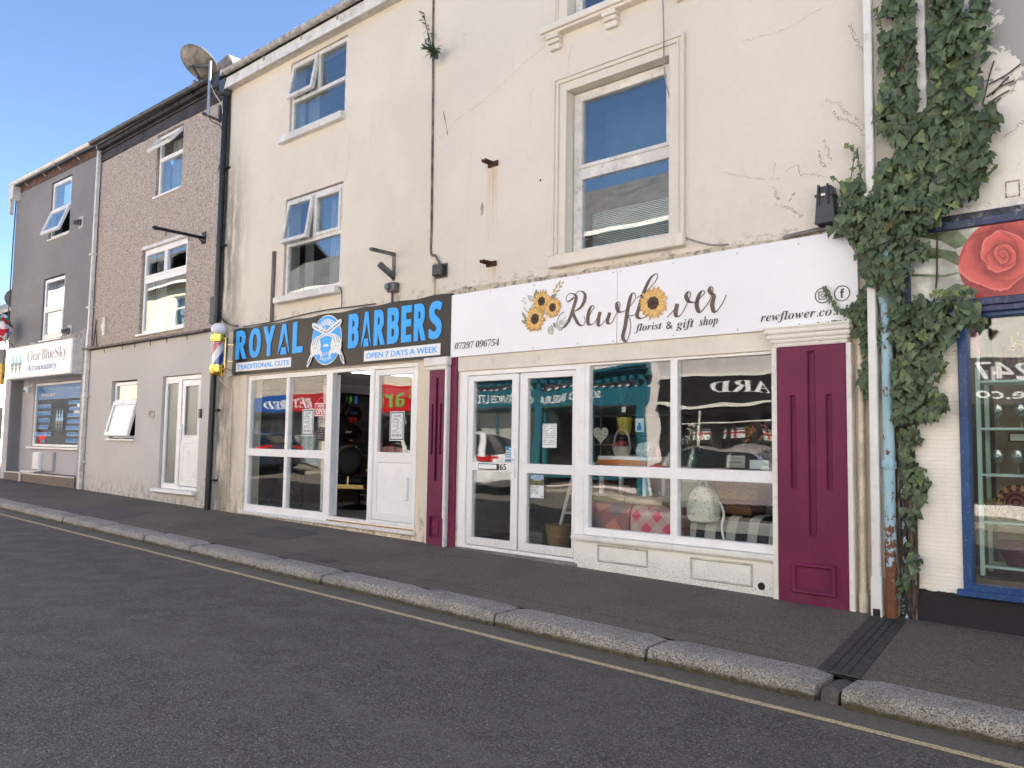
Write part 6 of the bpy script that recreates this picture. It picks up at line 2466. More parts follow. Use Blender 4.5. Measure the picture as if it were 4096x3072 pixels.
# ================================================================== IVY
IV = dict(
    A=[(-2.10, 5.36), (-2.10, 5.21), (-2.00, 5.15), (-2.04, 5.05), (-2.15, 5.05), (-2.15, 4.81), (-2.09, 4.68), (-2.12, 4.54), (-2.17, 4.44), (-2.18, 4.30), (-2.12, 4.17), (-2.04, 4.07), (-2.05, 3.97), (-2.16, 3.94), (-2.18, 3.80), (-2.26, 3.79), (-2.40, 3.80), (-2.48, 3.77), (-2.50, 3.58), (-2.41, 3.44), (-1.73, 3.32), (-1.74, 3.40), (-1.60, 3.45), (-1.53, 3.54), (-1.45, 3.48), (-1.43, 3.58), (-1.38, 3.70), (-1.35, 3.78), (-1.39, 3.92), (-1.37, 3.95), (-1.29, 4.04), (-1.29, 4.10), (-1.34, 4.20), (-1.41, 4.32), (-1.43, 4.48), (-1.41, 4.58), (-1.35, 4.61), (-1.36, 4.72), (-1.32, 4.77), (-1.35, 4.88), (-1.33, 5.08), (-1.44, 5.12), (-1.46, 5.05), (-1.57, 4.93), (-1.62, 4.96), (-1.56, 5.02), (-1.51, 5.11), (-1.50, 5.40)],
    T=[(-2.10, 5.30), (-1.50, 5.30), (-1.42, 5.9), (-2.0, 5.9)],
    B=[(-2.46, 3.67), (-2.49, 3.56), (-2.59, 3.45), (-2.59, 3.37), (-2.49, 3.35), (-2.38, 3.37), (-2.43, 3.27), (-2.36, 3.21), (-2.39, 3.14), (-2.32, 3.09), (-2.33, 2.98), (-2.30, 2.89), (-2.20, 2.87), (-2.19, 2.80), (-2.15, 2.78), (-2.09, 2.82), (-2.09, 2.69), (-2.01, 2.69), (-1.98, 2.96), (-1.91, 2.95), (-1.97, 3.07), (-1.83, 3.02), (-1.81, 3.16), (-1.88, 3.18), (-1.95, 3.20), (-1.82, 3.27), (-1.73, 3.40), (-1.60, 3.44), (-1.56, 3.50)],
    B2=[(-2.30, 2.89), (-2.25, 2.88), (-2.25, 2.64), (-2.20, 2.56), (-2.25, 2.51), (-2.25, 2.28), (-2.32, 2.30), (-2.40, 2.47), (-2.38, 2.60), (-2.50, 2.68), (-2.38, 2.75)],
    C=[(-2.10, 2.64), (-1.94, 2.68), (-1.88, 2.75), (-1.85, 2.69), (-1.52, 2.67), (-1.45, 2.61), (-1.46, 2.54), (-1.42, 2.51), (-1.44, 2.45), (-1.52, 2.50), (-1.62, 2.43), (-1.65, 2.35), (-1.68, 2.29), (-1.75, 2.28), (-1.74, 2.16), (-1.80, 2.14), (-1.83, 2.06), (-1.76, 1.94), (-1.69, 1.85), (-1.75, 1.79), (-1.79, 1.72), (-1.90, 1.73), (-2.08, 1.73), (-2.09, 1.91), (-2.11, 2.13), (-2.09, 2.32), (-2.18, 2.33), (-2.21, 2.34), (-2.18, 2.43), (-2.23, 2.46), (-2.17, 2.59), (-2.17, 2.65)],
    C2=[(-2.32, 2.26), (-2.25, 2.25), (-2.25, 1.91), (-2.31, 1.91), (-2.32, 2.02), (-2.38, 2.06)],
    D=[(-2.07, 1.78), (-1.91, 1.69), (-1.87, 1.59), (-1.95, 1.43), (-1.92, 1.36), (-1.83, 1.23), (-1.88, 1.09), (-1.92, 0.98), (-1.96, 0.92), (-1.99, 0.76), (-1.90, 0.58), (-1.95, 0.50), (-1.99, 0.44), (-2.06, 0.32), (-2.10, 0.29), (-2.08, 0.43), (-2.02, 0.53), (-2.00, 0.82), (-2.05, 1.01), (-2.02, 1.30), (-2.06, 1.43)])
GAP = [(-1.89, 5.9), (-1.75, 5.9), (-1.75, 4.85), (-1.76, 4.33), (-1.84, 4.14), (-1.88, 4.45), (-1.87, 4.91)]
DPIPE = [(-2.285, 9), (-2.195, 9), (-2.195, 3.66), (-2.285, 3.66)]
DPIPE2 = [(-2.285, 2.95), (-2.20, 2.95), (-2.20, 0), (-2.285, 0)]


def inside(p, poly):
    c = False
    n = len(poly)
    for i in range(n):
        a, b = poly[i], poly[i - 1]
        if (a[1] > p[1]) != (b[1] > p[1]) and p[0] < (b[0] - a[0]) * (p[1] - a[1]) / (b[1] - a[1]) + a[0]:
            c = not c
    return c


iv = thing("ivy", "dark green ivy climbing the pipes between the florist and the blue shop", "ivy", (-2.03, -.03, .1))
ir = random.Random(21)
lf_ = MB()


def ivyleaf(x, y, z, sz, kind=None, young=False):
    ax = Vector((ir.gauss(0, .5), -.30 + ir.gauss(0, .28), -1 + ir.gauss(0, .25)))
    nr = Vector((ir.gauss(0, .5), -1.0, .45 + ir.gauss(0, .4)))
    r_ = ir.random()
    lf_.mi = 3 if (young and r_ < .5) or r_ > .975 else (4 if r_ < .012 else (2 if r_ > .78 else (1 if r_ > .36 else 0)))
    k = kind if kind is not None else (1 if ir.random() < .55 else 2)
    leafpatch(lf_, (x, y, z + sz * .4), sz, ax, nr, ir.uniform(.05, .28), k)


for key, poly in IV.items():
    x0, x1 = min(p[0] for p in poly), max(p[0] for p in poly)
    z0, z1 = min(p[1] for p in poly), max(p[1] for p in poly)
    area = abs(sum(poly[i - 1][0] * poly[i][1] - poly[i][0] * poly[i - 1][1] for i in range(len(poly)))) / 2
    big = key in 'AT'
    size = (.042, .112) if big else ((.036, .098) if key in 'BC' else (.03, .078))
    cnt = int(area * (1500 if big else (1800 if key in 'BC' else 1700)))
    thick = .16 if key in 'AT' else (.17 if key in 'BC' else .09)
    made = 0
    tries = 0
    while made < cnt and tries < cnt * 12:
        tries += 1
        x, z = ir.uniform(x0, x1), ir.uniform(z0, z1)
        if not inside((x, z), poly) or inside((x, z), GAP):
            continue
        u = ir.random()
        y = -.05 - thick * u
        if inside((x, z), DPIPE) and key in 'AT':
            continue
        if inside((x, z), DPIPE2) and key in ('C', 'B2', 'C2'):
            continue
        if key == 'B':
            y = -.09 - thick * u
        hole = noise.noise((x * 7, z * 7, 3.3))
        if hole > .42:
            continue
        kx = (7.2 + y) / 7.1
        ivyleaf(x * kx, y, 1.5 + (z - 1.5) * kx, ir.uniform(*size) * (1.1 if u > .6 else .9))
        made += 1
# trailing strands
STR = [[(-2.18, 5.30), (-2.15, 5.18), (-2.12, 5.06)], [(-2.45, 4.16), (-2.38, 4.08), (-2.42, 3.80)], [(-2.35, 4.10), (-2.34, 3.95), (-2.32, 3.82)], [(-1.52, 5.08), (-1.53, 4.95)],
       [(-2.66, 2.92), (-2.61, 2.83), (-2.56, 2.75), (-2.46, 2.66)], [(-2.80, 2.595), (-2.65, 2.60), (-2.53, 2.61), (-2.38, 2.59)], [(-2.31, 2.26), (-2.30, 2.12), (-2.28, 1.91)], [(-1.68, 2.20), (-1.77, 2.06)], [(-1.90, 1.37), (-1.86, 1.25)],
       [(-2.56, 3.90), (-2.47, 3.78)], [(-1.30, 3.72), (-1.40, 3.62)]]
stm = MB()
for s_ in STR:
    sp = spline([(p[0], -.10 if p[0] > -2.3 or p[1] > 3.5 else -.09, p[1]) for p in s_], 8)
    stm.tube(sp, .004, 5)
    for i, p in enumerate(sp):
        if i % 2 == 0:
            for k in range(2 if ir.random() < .6 else 1):
                ivyleaf(p.x + ir.gauss(0, .012), p.y - .01, p.z - .01, ir.uniform(.028, .05), young=True)
# shelf shoots
for i in range(26):
    ivyleaf(ir.uniform(-1.95, -1.45), -.16 - ir.random() * .08, 2.70 + ir.random() * .06, ir.uniform(.04, .06), young=True)
lf_.build("foliage", M['leafs'], iv)
for j in range(7):
    x = -2.05 + ir.uniform(-.05, .07)
    pts = [(x, -.03, .12)]
    z = .12
    while z < 3.2 + j * .25:
        z += .3
        x += ir.uniform(-.06, .065) + (.02 if z > 2.6 else 0)
        x = min(max(x, -2.10), -1.95 if z < 1.7 else -1.75)
        pts.append((x, -.05 - ir.random() * .03, z))
    stm.tube(spline(pts, 4), [.012 * (1 - .6 * i / (len(pts) * 4 - 3)) for i in range((len(pts) - 1) * 4 + 1)], 6)
for tw in ([(-1.40, 4.25), (-1.35, 4.46), (-1.31, 4.59)], [(-1.35, 4.41), (-1.23, 4.45), (-1.13, 4.51)], [(-1.33, 4.32), (-1.25, 4.40), (-1.21, 4.43)], [(-1.37, 4.31), (-1.27, 4.37), (-1.18, 4.39)], [(-1.35, 4.26), (-1.27, 4.30), (-1.21, 4.32)], [(-1.34, 4.22), (-1.27, 4.28)], [(-2.0, 3.95), (-2.02, 4.05), (-1.98, 4.1)]):
    stm.tube(spline([(a, -.045, b) for a, b in tw], 5), .006, 5)
stm.build("stem", M['stem'], iv)

# ================================================================== INSIDE THE BARBER SHOP
FZ = .34
mb = MB()
mb.box(-13.2, -7.95, .32, 8.3, .205, FZ)
mb.build("shop_floor", M['floor_in'], HB)
mb = MB()
mb.box(-13.23, -13.19, .32, 6.0, FZ, 2.96)
mb.box(-13.2, -7.95, 5.9, 6.0, FZ, 2.96)
mb.build("dark_panelling", pm("dark_plank_wall", (.028, .024, .026), .6, .5, (1, 1.2, 9)), HB)
mb = MB()
mb.box(-13.19, -13.0, .6, 5.9, 2.45, 2.62)
mb.build("pelmet", M['interior'], HB)
mb = MB()
mb.box(-13.2, -7.95, .32, 5.9, 2.93, 2.97)
mb.build("ceiling", M['interior'], HB)
lt = MB()
for i, (p, q_) in enumerate((((-13.0, 2.6), (-12.6, 4.2)), ((-12.6, 2.4), (-11.9, 3.6)), ((-11.6, 1.5), (-11.2, 4.5)), ((-12.9, 4.3), (-11.8, 4.0)), ((-10.4, 1.2), (-10.2, 4.5)))):
    T_ = thing("ceiling_tube_light", ["leftmost", "second", "third", "crosswise", "rightmost"][i] + " white tube light on the barber shop ceiling", "light", (p[0], p[1], 2.9), "tube lights on the barber's ceiling")
    m_ = MB()
    m_.tube([(p[0], p[1], 2.875), (q_[0], q_[1], 2.875)], .020, 8)
    m_.build("tube", M['led'], T_)
    m_ = MB()
    m_.tube([(p[0], p[1], 2.91), (q_[0], q_[1], 2.91)], .025, 4)
    m_.build("batten", M['white'], T_)
cab = thing("drawer_cabinet", "dark wooden cabinet of drawers behind the barber's left window", "cabinet", (-13.0, 1.4, FZ))
mb = MB()
mb.box(-13.19, -12.82, 1.06, 1.45, FZ, 1.16)
mb.build("carcass", M['darkwood'], cab)
zz = 1.14
for h in (.20, .22, .44):
    m_ = MB()
    m_.box(-12.82, -12.80, 1.075, 1.435, zz - h + .02, zz)
    d = m_.build("drawer", pm("brown_drawer_front", (.085, .042, .022), .4, .3, (3, 3, 20)), cab, bevel=.006)
    m_ = MB()
    m_.tube([(-12.79, 1.18, zz - .09), (-12.76, 1.20, zz - .09), (-12.76, 1.31, zz - .09), (-12.79, 1.33, zz - .09)], .008, 6)
    m_.build("handle", M['goldchair'], d)
    zz -= h + .015
cn = thing("counter", "dark counter along the left wall of the barber shop", "counter", (-13.0, 3.0, FZ))
mb = MB()
mb.box(-13.19, -12.78, 1.46, 5.2, 1.17, 1.23)
mb.build("worktop", M['darkwood'], cn)
mb = MB()
for yy in (1.5, 2.8, 4.1):
    mb.box(-13.18, -12.84, yy, yy + 1.2, FZ, 1.165)
mb.build("base_unit", pm("dim_wood_unit", (.05, .026, .016), .5, .3, (3, 3, 20)), cn)
# hexagon shelves with their goods
def hexshelf(yc, zc, lab):
    T_ = thing("hexagon_shelf", lab, "shelf", (-13.1, yc, zc), "hexagon shelves in the barber shop")
    o_ = [(yc + .235 * math.cos(math.pi / 3 * k), zc + .20 * math.sin(math.pi / 3 * k)) for k in range(6)]
    i_ = [(yc + .215 * math.cos(math.pi / 3 * k), zc + .182 * math.sin(math.pi / 3 * k)) for k in range(6)]
    m_ = MB()
    for k in range(6):
        a, b, c, d = o_[k], o_[(k + 1) % 6], i_[(k + 1) % 6], i_[k]
        m_.extr([(-13.19, a[0], a[1]), (-13.19, b[0], b[1]), (-13.19, c[0], c[1]), (-13.19, d[0], d[1])], (.13, 0, 0))
    m_.build("frame", pm("brown_hexagon_wood", (.045, .024, .014), .5, .2, 9) if 'hexw' not in M else M['hexw'], T_)
    m_ = MB()
    m_.box(-13.185, -13.07, yc - .205, yc + .205, zc - .012, zc)
    m_.build("board", M['darkwood'], T_)


hexshelf(2.75, 2.05, "upper left hexagon shelf above the barber's counter")
hexshelf(2.75, 1.67, "lower left hexagon shelf above the barber's counter")
hexshelf(3.45, 2.05, "upper right hexagon shelf behind the barber's open doorway")
hexshelf(3.45, 1.67, "lower right hexagon shelf behind the barber's open doorway")


def bottle(x, y, z, h, r_, mat, lab, grp, capm=None):
    T_ = thing("bottle", lab, "bottle", (x, y, z), grp)
    m_ = MB()
    m_.lathe([(r_ * .95, 0), (r_, h * .05), (r_, h * .66), (r_ * .45, h * .80)], (x, y, z), (0, 0, 1), 12)
    m_.build("body", mat, T_, smooth=50)
    m_ = MB()
    m_.lathe([(r_ * .42, h * .80), (r_ * .42, h)], (x, y, z), (0, 0, 1), 10)
    m_.build("cap", capm or M['black'], T_)


cols = {'green': pm("green_can", (.08, .30, .03), .35, 0), 'blue': pm("blue_can", (.03, .20, .50), .35, 0), 'red': pm("red_can", (.45, .02, .02), .35, 0), 'white': M['white'], 'black': M['black']}
for (yy, c_, lab) in ((2.56, 'black', "black spray can, leftmost on top of the hexagon shelves"), (2.67, 'green', "green can between black and blue cans on the hexagon shelf top"), (2.79, 'blue', "blue can right of the green can on the hexagon shelf top"), (3.36, 'black', "black can left of the red can on the right hexagon top"), (3.47, 'red', "red can on top of the right hexagon shelf")):
    bottle(-13.10, yy, 2.255, .19, .042, cols[c_], lab, "cans on the hexagon shelves")
for (yy, c_, h, lab) in ((2.40, 'blue', .24, "blue spray bottle, leftmost on the barber's counter"), (2.52, 'black', .20, "black bottle beside the blue one on the counter"), (2.62, 'black', .18, "short black bottle beside the white one on the counter"), (2.72, 'white', .22, "white bottle on the barber's counter")):
    bottle(-12.95, yy, 1.23, h, .042, cols[c_], lab, "bottles on the barber's counter")
for (yy, zc, mt_, lab) in ((2.70, 1.87, M['red'], "left red box in the upper left hexagon shelf"), (2.80, 1.87, M['red'], "right red box in the upper left hexagon shelf"), (2.72, 1.50, M['orange'], "small orange box in the lower left hexagon shelf")):
    m_ = MB()
    m_.box(-13.17, -13.08, yy - .035, yy + .035, zc, zc + (.11 if zc > 1.6 else .04))
    tag(m_.build("product_box", mt_, bevel=.003), lab, "box", "boxes on the hexagon shelves")
for (yy, zc, mt_, lab) in ((2.78, 2.05, cols['blue'], "flat blue dish in the upper left hexagon shelf"), (2.66, 1.67, M['white'], "small white jar in the lower left hexagon shelf")):
    m_ = MB()
    m_.lathe([(.05, 0), (.075, .03), (.07, .035)], (-13.12, yy, zc + .002), (0, 0, 1), 14)
    tag(m_.build("dish", mt_), lab, "dish")
# barber chair
bc = thing("barber_chair", "black leather barber chair with gold trim seen through the open barber door", "chair", (-11.45, 1.66, FZ))
CX, CY = -11.42, 1.62
mb = MB()
mb.lathe([(.33, 0), (.33, .02), (.22, .05), (.08, .08)], (CX, CY, FZ), (0, 0, 1), 28)
mb.build("base", M['leather'], bc, smooth=50)
mb = MB()
mb.lathe([(.055, .06), (.055, .36)], (CX, CY, FZ), (0, 0, 1), 16)
mb.build("column", M['leather'], bc, smooth=50)
dv = Vector((-.35, .94, 0))                     # the way the sitter faces
sv = Vector((.94, .35, 0))
mb = MB()
mb.obox((CX, CY, .84), .30, (.30, .07), sv, dv)
mb.build("seat", M['leather'], bc, bevel=.035, seg=3, smooth=50)
mb = MB()
mb.obox((CX, CY, .735), .32, (.32, .045), sv, dv)
mb.build("seat_band", M['goldchair'], bc, bevel=.012)
bcn = Vector((CX, CY, 1.17)) - dv * .30
ba_ = (dv * -1 + Vector((0, 0, .22))).normalized()
mb = MB()
mb.lathe([(.05, .05), (.20, .045), (.255, .02), (.265, -.02), (.25, -.06), (.1, -.075)], bcn, ba_, 32)
mb.build("backrest", M['leather'], bc, smooth=60)
mb = MB()
u = Vector((0, 0, 1)) - ba_ * ba_.z
u.normalize()
w_ = ba_.cross(u)
RA0 = -10
mb.tube([bcn + (u * math.cos(a) + w_ * math.sin(a)) * .272 for a in [rad(RA0) + rad(150) * k / 24 for k in range(25)]], .022, 7)  # gold arc drawn only where daylight glints on the rim
mb.tube([bcn + Vector((0, 0, -.26)), bcn + Vector((0, 0, -.40))], .03, 8)
mb.build("backrest_rim", M['goldchair'], bc, smooth=50)
for s_ in (-1, 1):
    mb = MB()
    c0 = Vector((CX, CY, 0)) + sv * (s_ * .34)
    mb.tube(spline([c0 + dv * -.27 + Vector((0, 0, 1.02)), c0 + dv * -.10 + Vector((0, 0, 1.03)), c0 + dv * .22 + Vector((0, 0, 1.06))], 4), .024, 7)
    mb.tube(spline([c0 + dv * -.20 + Vector((0, 0, 1.02)), c0 + dv * -.02 + Vector((0, 0, .92)), c0 + dv * -.14 + Vector((0, 0, .77))], 5), .016, 6)
    mb.build("armrest", M['goldchair'], bc, smooth=50)
mb = MB()
mb.tube(spline([Vector((CX, CY, .68)) + dv * .28, Vector((CX, CY, .52)) + dv * .5, Vector((CX, CY, .46)) + dv * .62]), .016, 6)
mb.tube([Vector((CX, CY, .50)) + dv * .58 - sv * .2, Vector((CX, CY, .50)) + dv * .58 + sv * .2], .018, 6)
mb.tube([Vector((CX, CY, .58)), Vector((CX, CY, .58)) + sv * .42 + Vector((0, 0, .02))], .010, 6)
mb.build("footrest", M['goldchair'], bc, smooth=50)
# tripod stand in the window
tr = thing("tripod_stand", "slim black tripod stand just inside the barber's left window", "stand", (-12.42, .74, FZ))
tx, ty = -12.42, .72
mb = MB()
mb.tube([(tx, ty, .55), (tx + .01, ty, 1.75)], .016, 8)
mb.lathe([(.028, 0), (.028, .08)], (tx, ty, 1.12), (0, 0, 1), 10)
mb.lathe([(.030, 0), (.030, .08)], (tx, ty, .70), (0, 0, 1), 10)
mb.build("pole", M['black'], tr, smooth=50)
for (fx, fy) in ((-12.93, .56), (-12.38, .42), (-12.42, 1.15)):
    m_ = MB()
    m_.tube([(tx, ty, .76), (fx, fy, FZ)], .011, 6)
    m_.tube([(tx, ty, .50), ((tx + fx) / 2, (ty + fy) / 2, .55)], .007, 5)
    m_.build("leg", M['black'], tr)
jk = MB()
rings = []
for i in range(9):
    a = i / 8
    rr = .10 + .05 * math.sin(a * 3)
    rings.append([(-12.22 + rr * 1.0 * math.cos(b) * (1 + .15 * math.sin(3 * b + i)), .95 + rr * .6 * math.sin(b), .6 + 1.35 * a) for b in [2 * math.pi * k / 14 for k in range(14)]])
jk.loft(rings)
jk.build("hanging_coat", M['dark'], label="dark coat hanging behind the tripod in the barber's window", cat="coat", smooth=60)
m_ = MB()
m_.lathe([(.05, 0), (.055, .02), (.055, .30), (.03, .36), (.025, .42)], (-11.55, 2.2, 1.23), (0, 0, 1), 14)
m_.build("spray_can", pm("rust_red_can", (.28, .05, .02), .35, 0), label="tall red brown can seen through the barber's second window pane", cat="can")
# ================================================================== INSIDE THE FLORIST
mb = MB()
mb.box(-7.75, -2.1, .32, 8.3, .205, .235)
mb.build("shop_floor", pm("dark_blue_carpet", (.022, .024, .036), .9, .2, 5), HF)
mb = MB()
mb.box(-7.78, -7.72, .32, 4.2, .235, 2.98)
mb.box(-7.75, -2.1, 4.1, 4.2, .235, 2.98)
mb.box(-2.16, -2.1, .32, 4.2, .235, 2.98)
mb.build("room_wall", pm("dim_shop_wall", (.20, .19, .18), .85, .15, 2), HF)
mb = MB()
mb.box(-5.32, -2.2, .10, 1.2, .235, .57)
mb.build("window_platform", pm("window_platform_paint", (.42, .40, .37), .7), HF)
mb = MB()
for xx in (-6.7, -6.35, -6.0, -5.6):
    mb.box(xx, xx + .03, 2.2, 2.24, .4, 2.2)
for zz in (.7, 1.1, 1.5, 1.9):
    mb.box(-6.8, -5.4, 2.0, 2.3, zz, zz + .02)
tag(mb.build("back_shelf_unit", pm("greyed_shelf", (.20, .19, .18), .7)), "pale shelf unit deep inside behind the florist's double doors", "shelves")
# display table with goods
tb = thing("display_table", "white topped display table with orange edge behind the florist's left upper pane", "table", (-5.0, .5, .57))
mb = MB()
mb.box(-5.36, -4.72, .28, .75, 1.345, 1.385)
mb.build("top", M['white'], tb, bevel=.004)
mb = MB()
mb.box(-5.36, -4.72, .27, .30, 1.285, 1.343)
mb.build("apron", M['orange'], tb)
for (xx, yy) in ((-5.33, .32), (-4.76, .32), (-5.33, .71), (-4.76, .71)):
    m_ = MB()
    m_.box(xx - .02, xx + .02, yy - .02, yy + .02, .57, 1.345)
    m_.build("leg", M['white'], tb)
m_ = MB()
m_.box(-5.40, -4.85, .55, .70, 1.385, 1.43)
m_.build("inner_shelf", M['dark'], tb)
pr_ = thing("pot_stand", "dark stand carrying the olive pot behind the florist's left upper pane", "stand", (-5.25, .55, 1.385))
mb = MB()
mb.box(-5.36, -5.0, .52, .72, 1.60, 1.625)
mb.box(-5.34, -5.31, .6, .63, 1.385, 1.6)
mb.box(-5.06, -5.03, .6, .63, 1.385, 1.6)
mb.build("frame", M['dark'], pr_)
pt = thing("plant_pot", "olive yellow plant pot with dry stems and a tag in the florist's window", "plant pot", (-5.23, .62, 1.625))
mb = MB()
mb.lathe([(.062, 0), (.088, .17), (.092, .17), (.092, .20), (.080, .20), (.075, .16)], (-5.22, .61, 1.626), (0, 0, 1), 24, cap=True)
mb.build("pot", M['terracotta'], pt, smooth=50)
mb = MB()
for i in range(9):
    a = rnd.uniform(0, 6.28)
    mb.tube(spline([(-5.22, .61, 1.8), (-5.22 + .04 * math.cos(a), .61 + .03 * math.sin(a), 2.0), (-5.22 + .10 * math.cos(a), .61 + .08 * math.sin(a), 2.0 + rnd.uniform(.1, .25))]), .004, 5)
mb.build("stem", M['stem'], pt)
mb = MB()
mb.box(-5.19, -5.14, .505, .508, 1.88, 1.94)
mb.build("tag", M['white'], pt)
ht = thing("heart_plaque", "cream wooden heart plaque hanging beside the olive pot", "plaque", (-5.4, .4, 1.55))
mb = MB()
hp = []
for k in range(40):
    a = 2 * math.pi * k / 40
    hp.append((-5.38 + .0062 * 16 * math.sin(a) ** 3, 1.625 + .0066 * (13 * math.cos(a) - 5 * math.cos(2 * a) - 2 * math.cos(3 * a) - math.cos(4 * a))))
mb.prism(hp, .36, .375)
mb.build("heart", pm("cream_wood", (.66, .62, .52), .6), ht)
txt("BEE", -5.40, -5.36, 1.635, 1.655, .357, M['greyink'], ht, depth=.001)
txt("HAPPY", -5.415, -5.345, 1.605, 1.625, .357, M['greyink'], ht, depth=.001)
mb = MB()
for k in range(7):
    a = rad(20 + 53 * k)
    c_ = (-5.38 + .065 * math.cos(a), 1.63 + .055 * math.sin(a))
    mb.prism([(c_[0] + .009 * math.cos(j), c_[1] + .009 * math.sin(j)) for j in [0, 1.2, 2.4, 3.6, 4.8]], .357, .36)
mb.build("painted_bee", M['charcoal'], ht)


def basket(name, lab, cx, cy, z0, r0, r1, h, mat, handle=None, sq=1.0):
    T_ = thing(name, lab, "basket", (cx, cy, z0))
    m_ = MB()
    st = m_.lathe([(r0, 0), (r1 * .97, h * .8), (r1, h), (r1 * 1.05, h * 1.02), (r1 * 1.04, h * 1.07), (r1 * .93, h * 1.04), (r1 * .9, h * .7), (r0 * .8, .02)], (0, 0, 0), (0, 0, 1), 30)
    for v in m_.v:
        v.x = v.x + cx
        v.y = v.y * sq + cy
        v.z += z0
    m_.build("body", mat, T_, smooth=40)
    if handle:
        m_ = MB()
        m_.tube([(cx + r1 * .95 * math.cos(a), cy, z0 + h + handle * math.sin(a)) for a in [math.pi * k / 14 for k in range(15)]], .010, 7)
        m_.build("handle", mat, T_, smooth=50)
    return T_


bk = basket("gift_basket", "white wicker gift basket with tall handle on the display table", -5.13, .42, 1.387, .085, .115, .10, M['wicker_white'], .20, .75)
mb = MB()
for i in range(9):
    mb.lathe([(.01, 0), (.035, .02), (.035, .05), (.01, .07)], (-5.13 + rnd.uniform(-.07, .07), .42 + rnd.uniform(-.05, .05), 1.46 + rnd.uniform(0, .03)), (rnd.uniform(-.4, .4), rnd.uniform(-.4, .4), 1), 9)
tag(mb.build("wrapped_gifts", pm("pink_red_wrap", (.40, .06, .07), .4, .5, 30), smooth=50), "red and pink wrapped bits filling the white gift basket", "gifts")
mb = MB()
mb.loft([[(-4.98, .50, 1.387), (-4.84, .50, 1.387), (-4.84, .56, 1.387), (-4.98, .56, 1.387)], [(-4.99, .47, 1.45), (-4.83, .47, 1.45), (-4.83, .58, 1.45), (-4.99, .58, 1.45)], [(-4.98, .51, 1.53), (-4.82, .51, 1.55), (-4.82, .55, 1.55), (-4.98, .55, 1.53)]])
tag(mb.build("small_cushion", pm("printed_linen", (.60, .60, .58), .9, .4, 40), bevel=.01), "small pale printed cushion right of the white basket", "cushion")
mb = MB()
mb.box(-5.07, -4.96, .60, .61, 1.66, 1.81)
cd_ = mb.build("greeting_card", M['paper'], label="white greeting card with a blue figure standing beside the olive pot", cat="card")
mb = MB()
mb.prism([(-5.045, 1.675), (-4.985, 1.675), (-4.985, 1.72), (-5.0, 1.735), (-5.0, 1.765), (-5.03, 1.765), (-5.03, 1.735), (-5.045, 1.72)], .597, .6)
mb.build("print", M['midblue'], cd_)
# lower left pane: folded rugs, books, boxes
for i, (x0, x1, mt_, lab) in enumerate(((-5.40, -4.86, M['plaidred'], "folded rust and grey checked blanket behind the lower left pane"), (-4.84, -4.33, M['plaidpink'], "folded pink and cream checked blanket behind the lower left pane"))):
    m_ = MB()
    rings = []
    for k in range(9):
        xx = x0 + (x1 - x0) * k / 8
        w_ = .008 * math.sin(k * 1.7 + i)
        rings.append([(xx, .16 + w_, .572), (xx, .15 + w_, .70), (xx, .165 + w_, .80), (xx, .21 + w_, .855 + w_), (xx, .30, .87 + w_), (xx, .5, .86), (xx, .52, .572)])
    m_.loft(rings)
    tag(m_.build("folded_blanket", mt_, smooth=50), lab, "blanket", "folded blankets in the florist's window")
m_ = MB()
for k in range(2):
    m_.box(-5.45 + .48 * k, -4.99 + .48 * k, .25, .55, .872, .965)
tag(m_.build("wooden_tray", pm("pale_tray_wood", (.34, .29, .20), .6, .3, (3, 3, 14)), bevel=.006), "pale wooden tray lying on the folded blankets", "tray")
for k in range(3):
    m_ = MB()
    z0 = .574 + .195 * k
    m_.box(-4.56 + .01 * k, -4.25 - .0 * k, .55, .82, z0, z0 + .165)
    bx = m_.build("storage_box", pm("pale_green_box", (.50, .57, .43), .6, .05), bevel=.006)
    tag(bx, ["lowest", "middle", "topmost"][k] + " pale green box in the stack behind the lower left pane", "box", "pale green boxes in a stack")
    m_ = MB()
    m_.box(-4.57 + .01 * k, -4.24, .54, .83, z0 + .150, z0 + .192)
    m_.build("lid", pm("green_box_lid", (.56, .62, .48), .6, .05), bx, bevel=.005)
# right pane: backpack, hampers, rug
for k, (x0, x1, z0, z1, y0_, mt_, lab) in enumerate(((-3.93, -3.50, .985, 1.165, .34, M['wicker'], "big straw wicker hamper behind the backpack, on top"), (-3.92, -3.56, .835, .98, .34, M['wicker_dark'], "dark brown wicker hamper under the straw hamper"))):
    T_ = thing("wicker_hamper", lab, "hamper", ((x0 + x1) / 2, y0_ + .2, z0), "wicker hampers in the florist's window")
    m_ = MB()
    m_.box(x0, x1, y0_, y0_ + .36, z0, z1 - .055)
    m_.build("body", mt_, T_, bevel=.012)
    m_ = MB()
    m_.box(x0 - .01, x1 + .01, y0_ - .01, y0_ + .37, z1 - .053, z1 - .002)
    m_.build("lid", mt_, T_, bevel=.012)
m_ = MB()
rings = []
for k in range(25):
    xx = -4.17 + .95 * k / 24
    w_ = .018 * math.sin(k * .9) + .01 * math.sin(k * 2.3)
    rings.append([(xx, .22 + w_, .572), (xx, .25 + w_, .70), (xx, .30 + w_ * .5, .80), (xx, .40, .832), (xx, .74, .832), (xx, .75, .572)])
m_.loft(rings)
tag(m_.build("draped_blanket", M['plaidblack'], smooth=50), "black and white checked blanket draped under the hampers", "blanket")
bpk = thing("backpack", "small cream child's backpack printed with tiny orange animals", "backpack", (-4.0, .22, .75))
prof = [(-4.14, .76), (-4.165, .80), (-4.165, .90), (-4.14, 1.0), (-4.09, 1.08), (-4.03, 1.115), (-3.97, 1.115), (-3.91, 1.075), (-3.87, .99), (-3.855, .88), (-3.86, .79), (-3.89, .755), (-4.0, .74)]
m_ = MB()
cxp, czp = -4.01, .92
rings = []
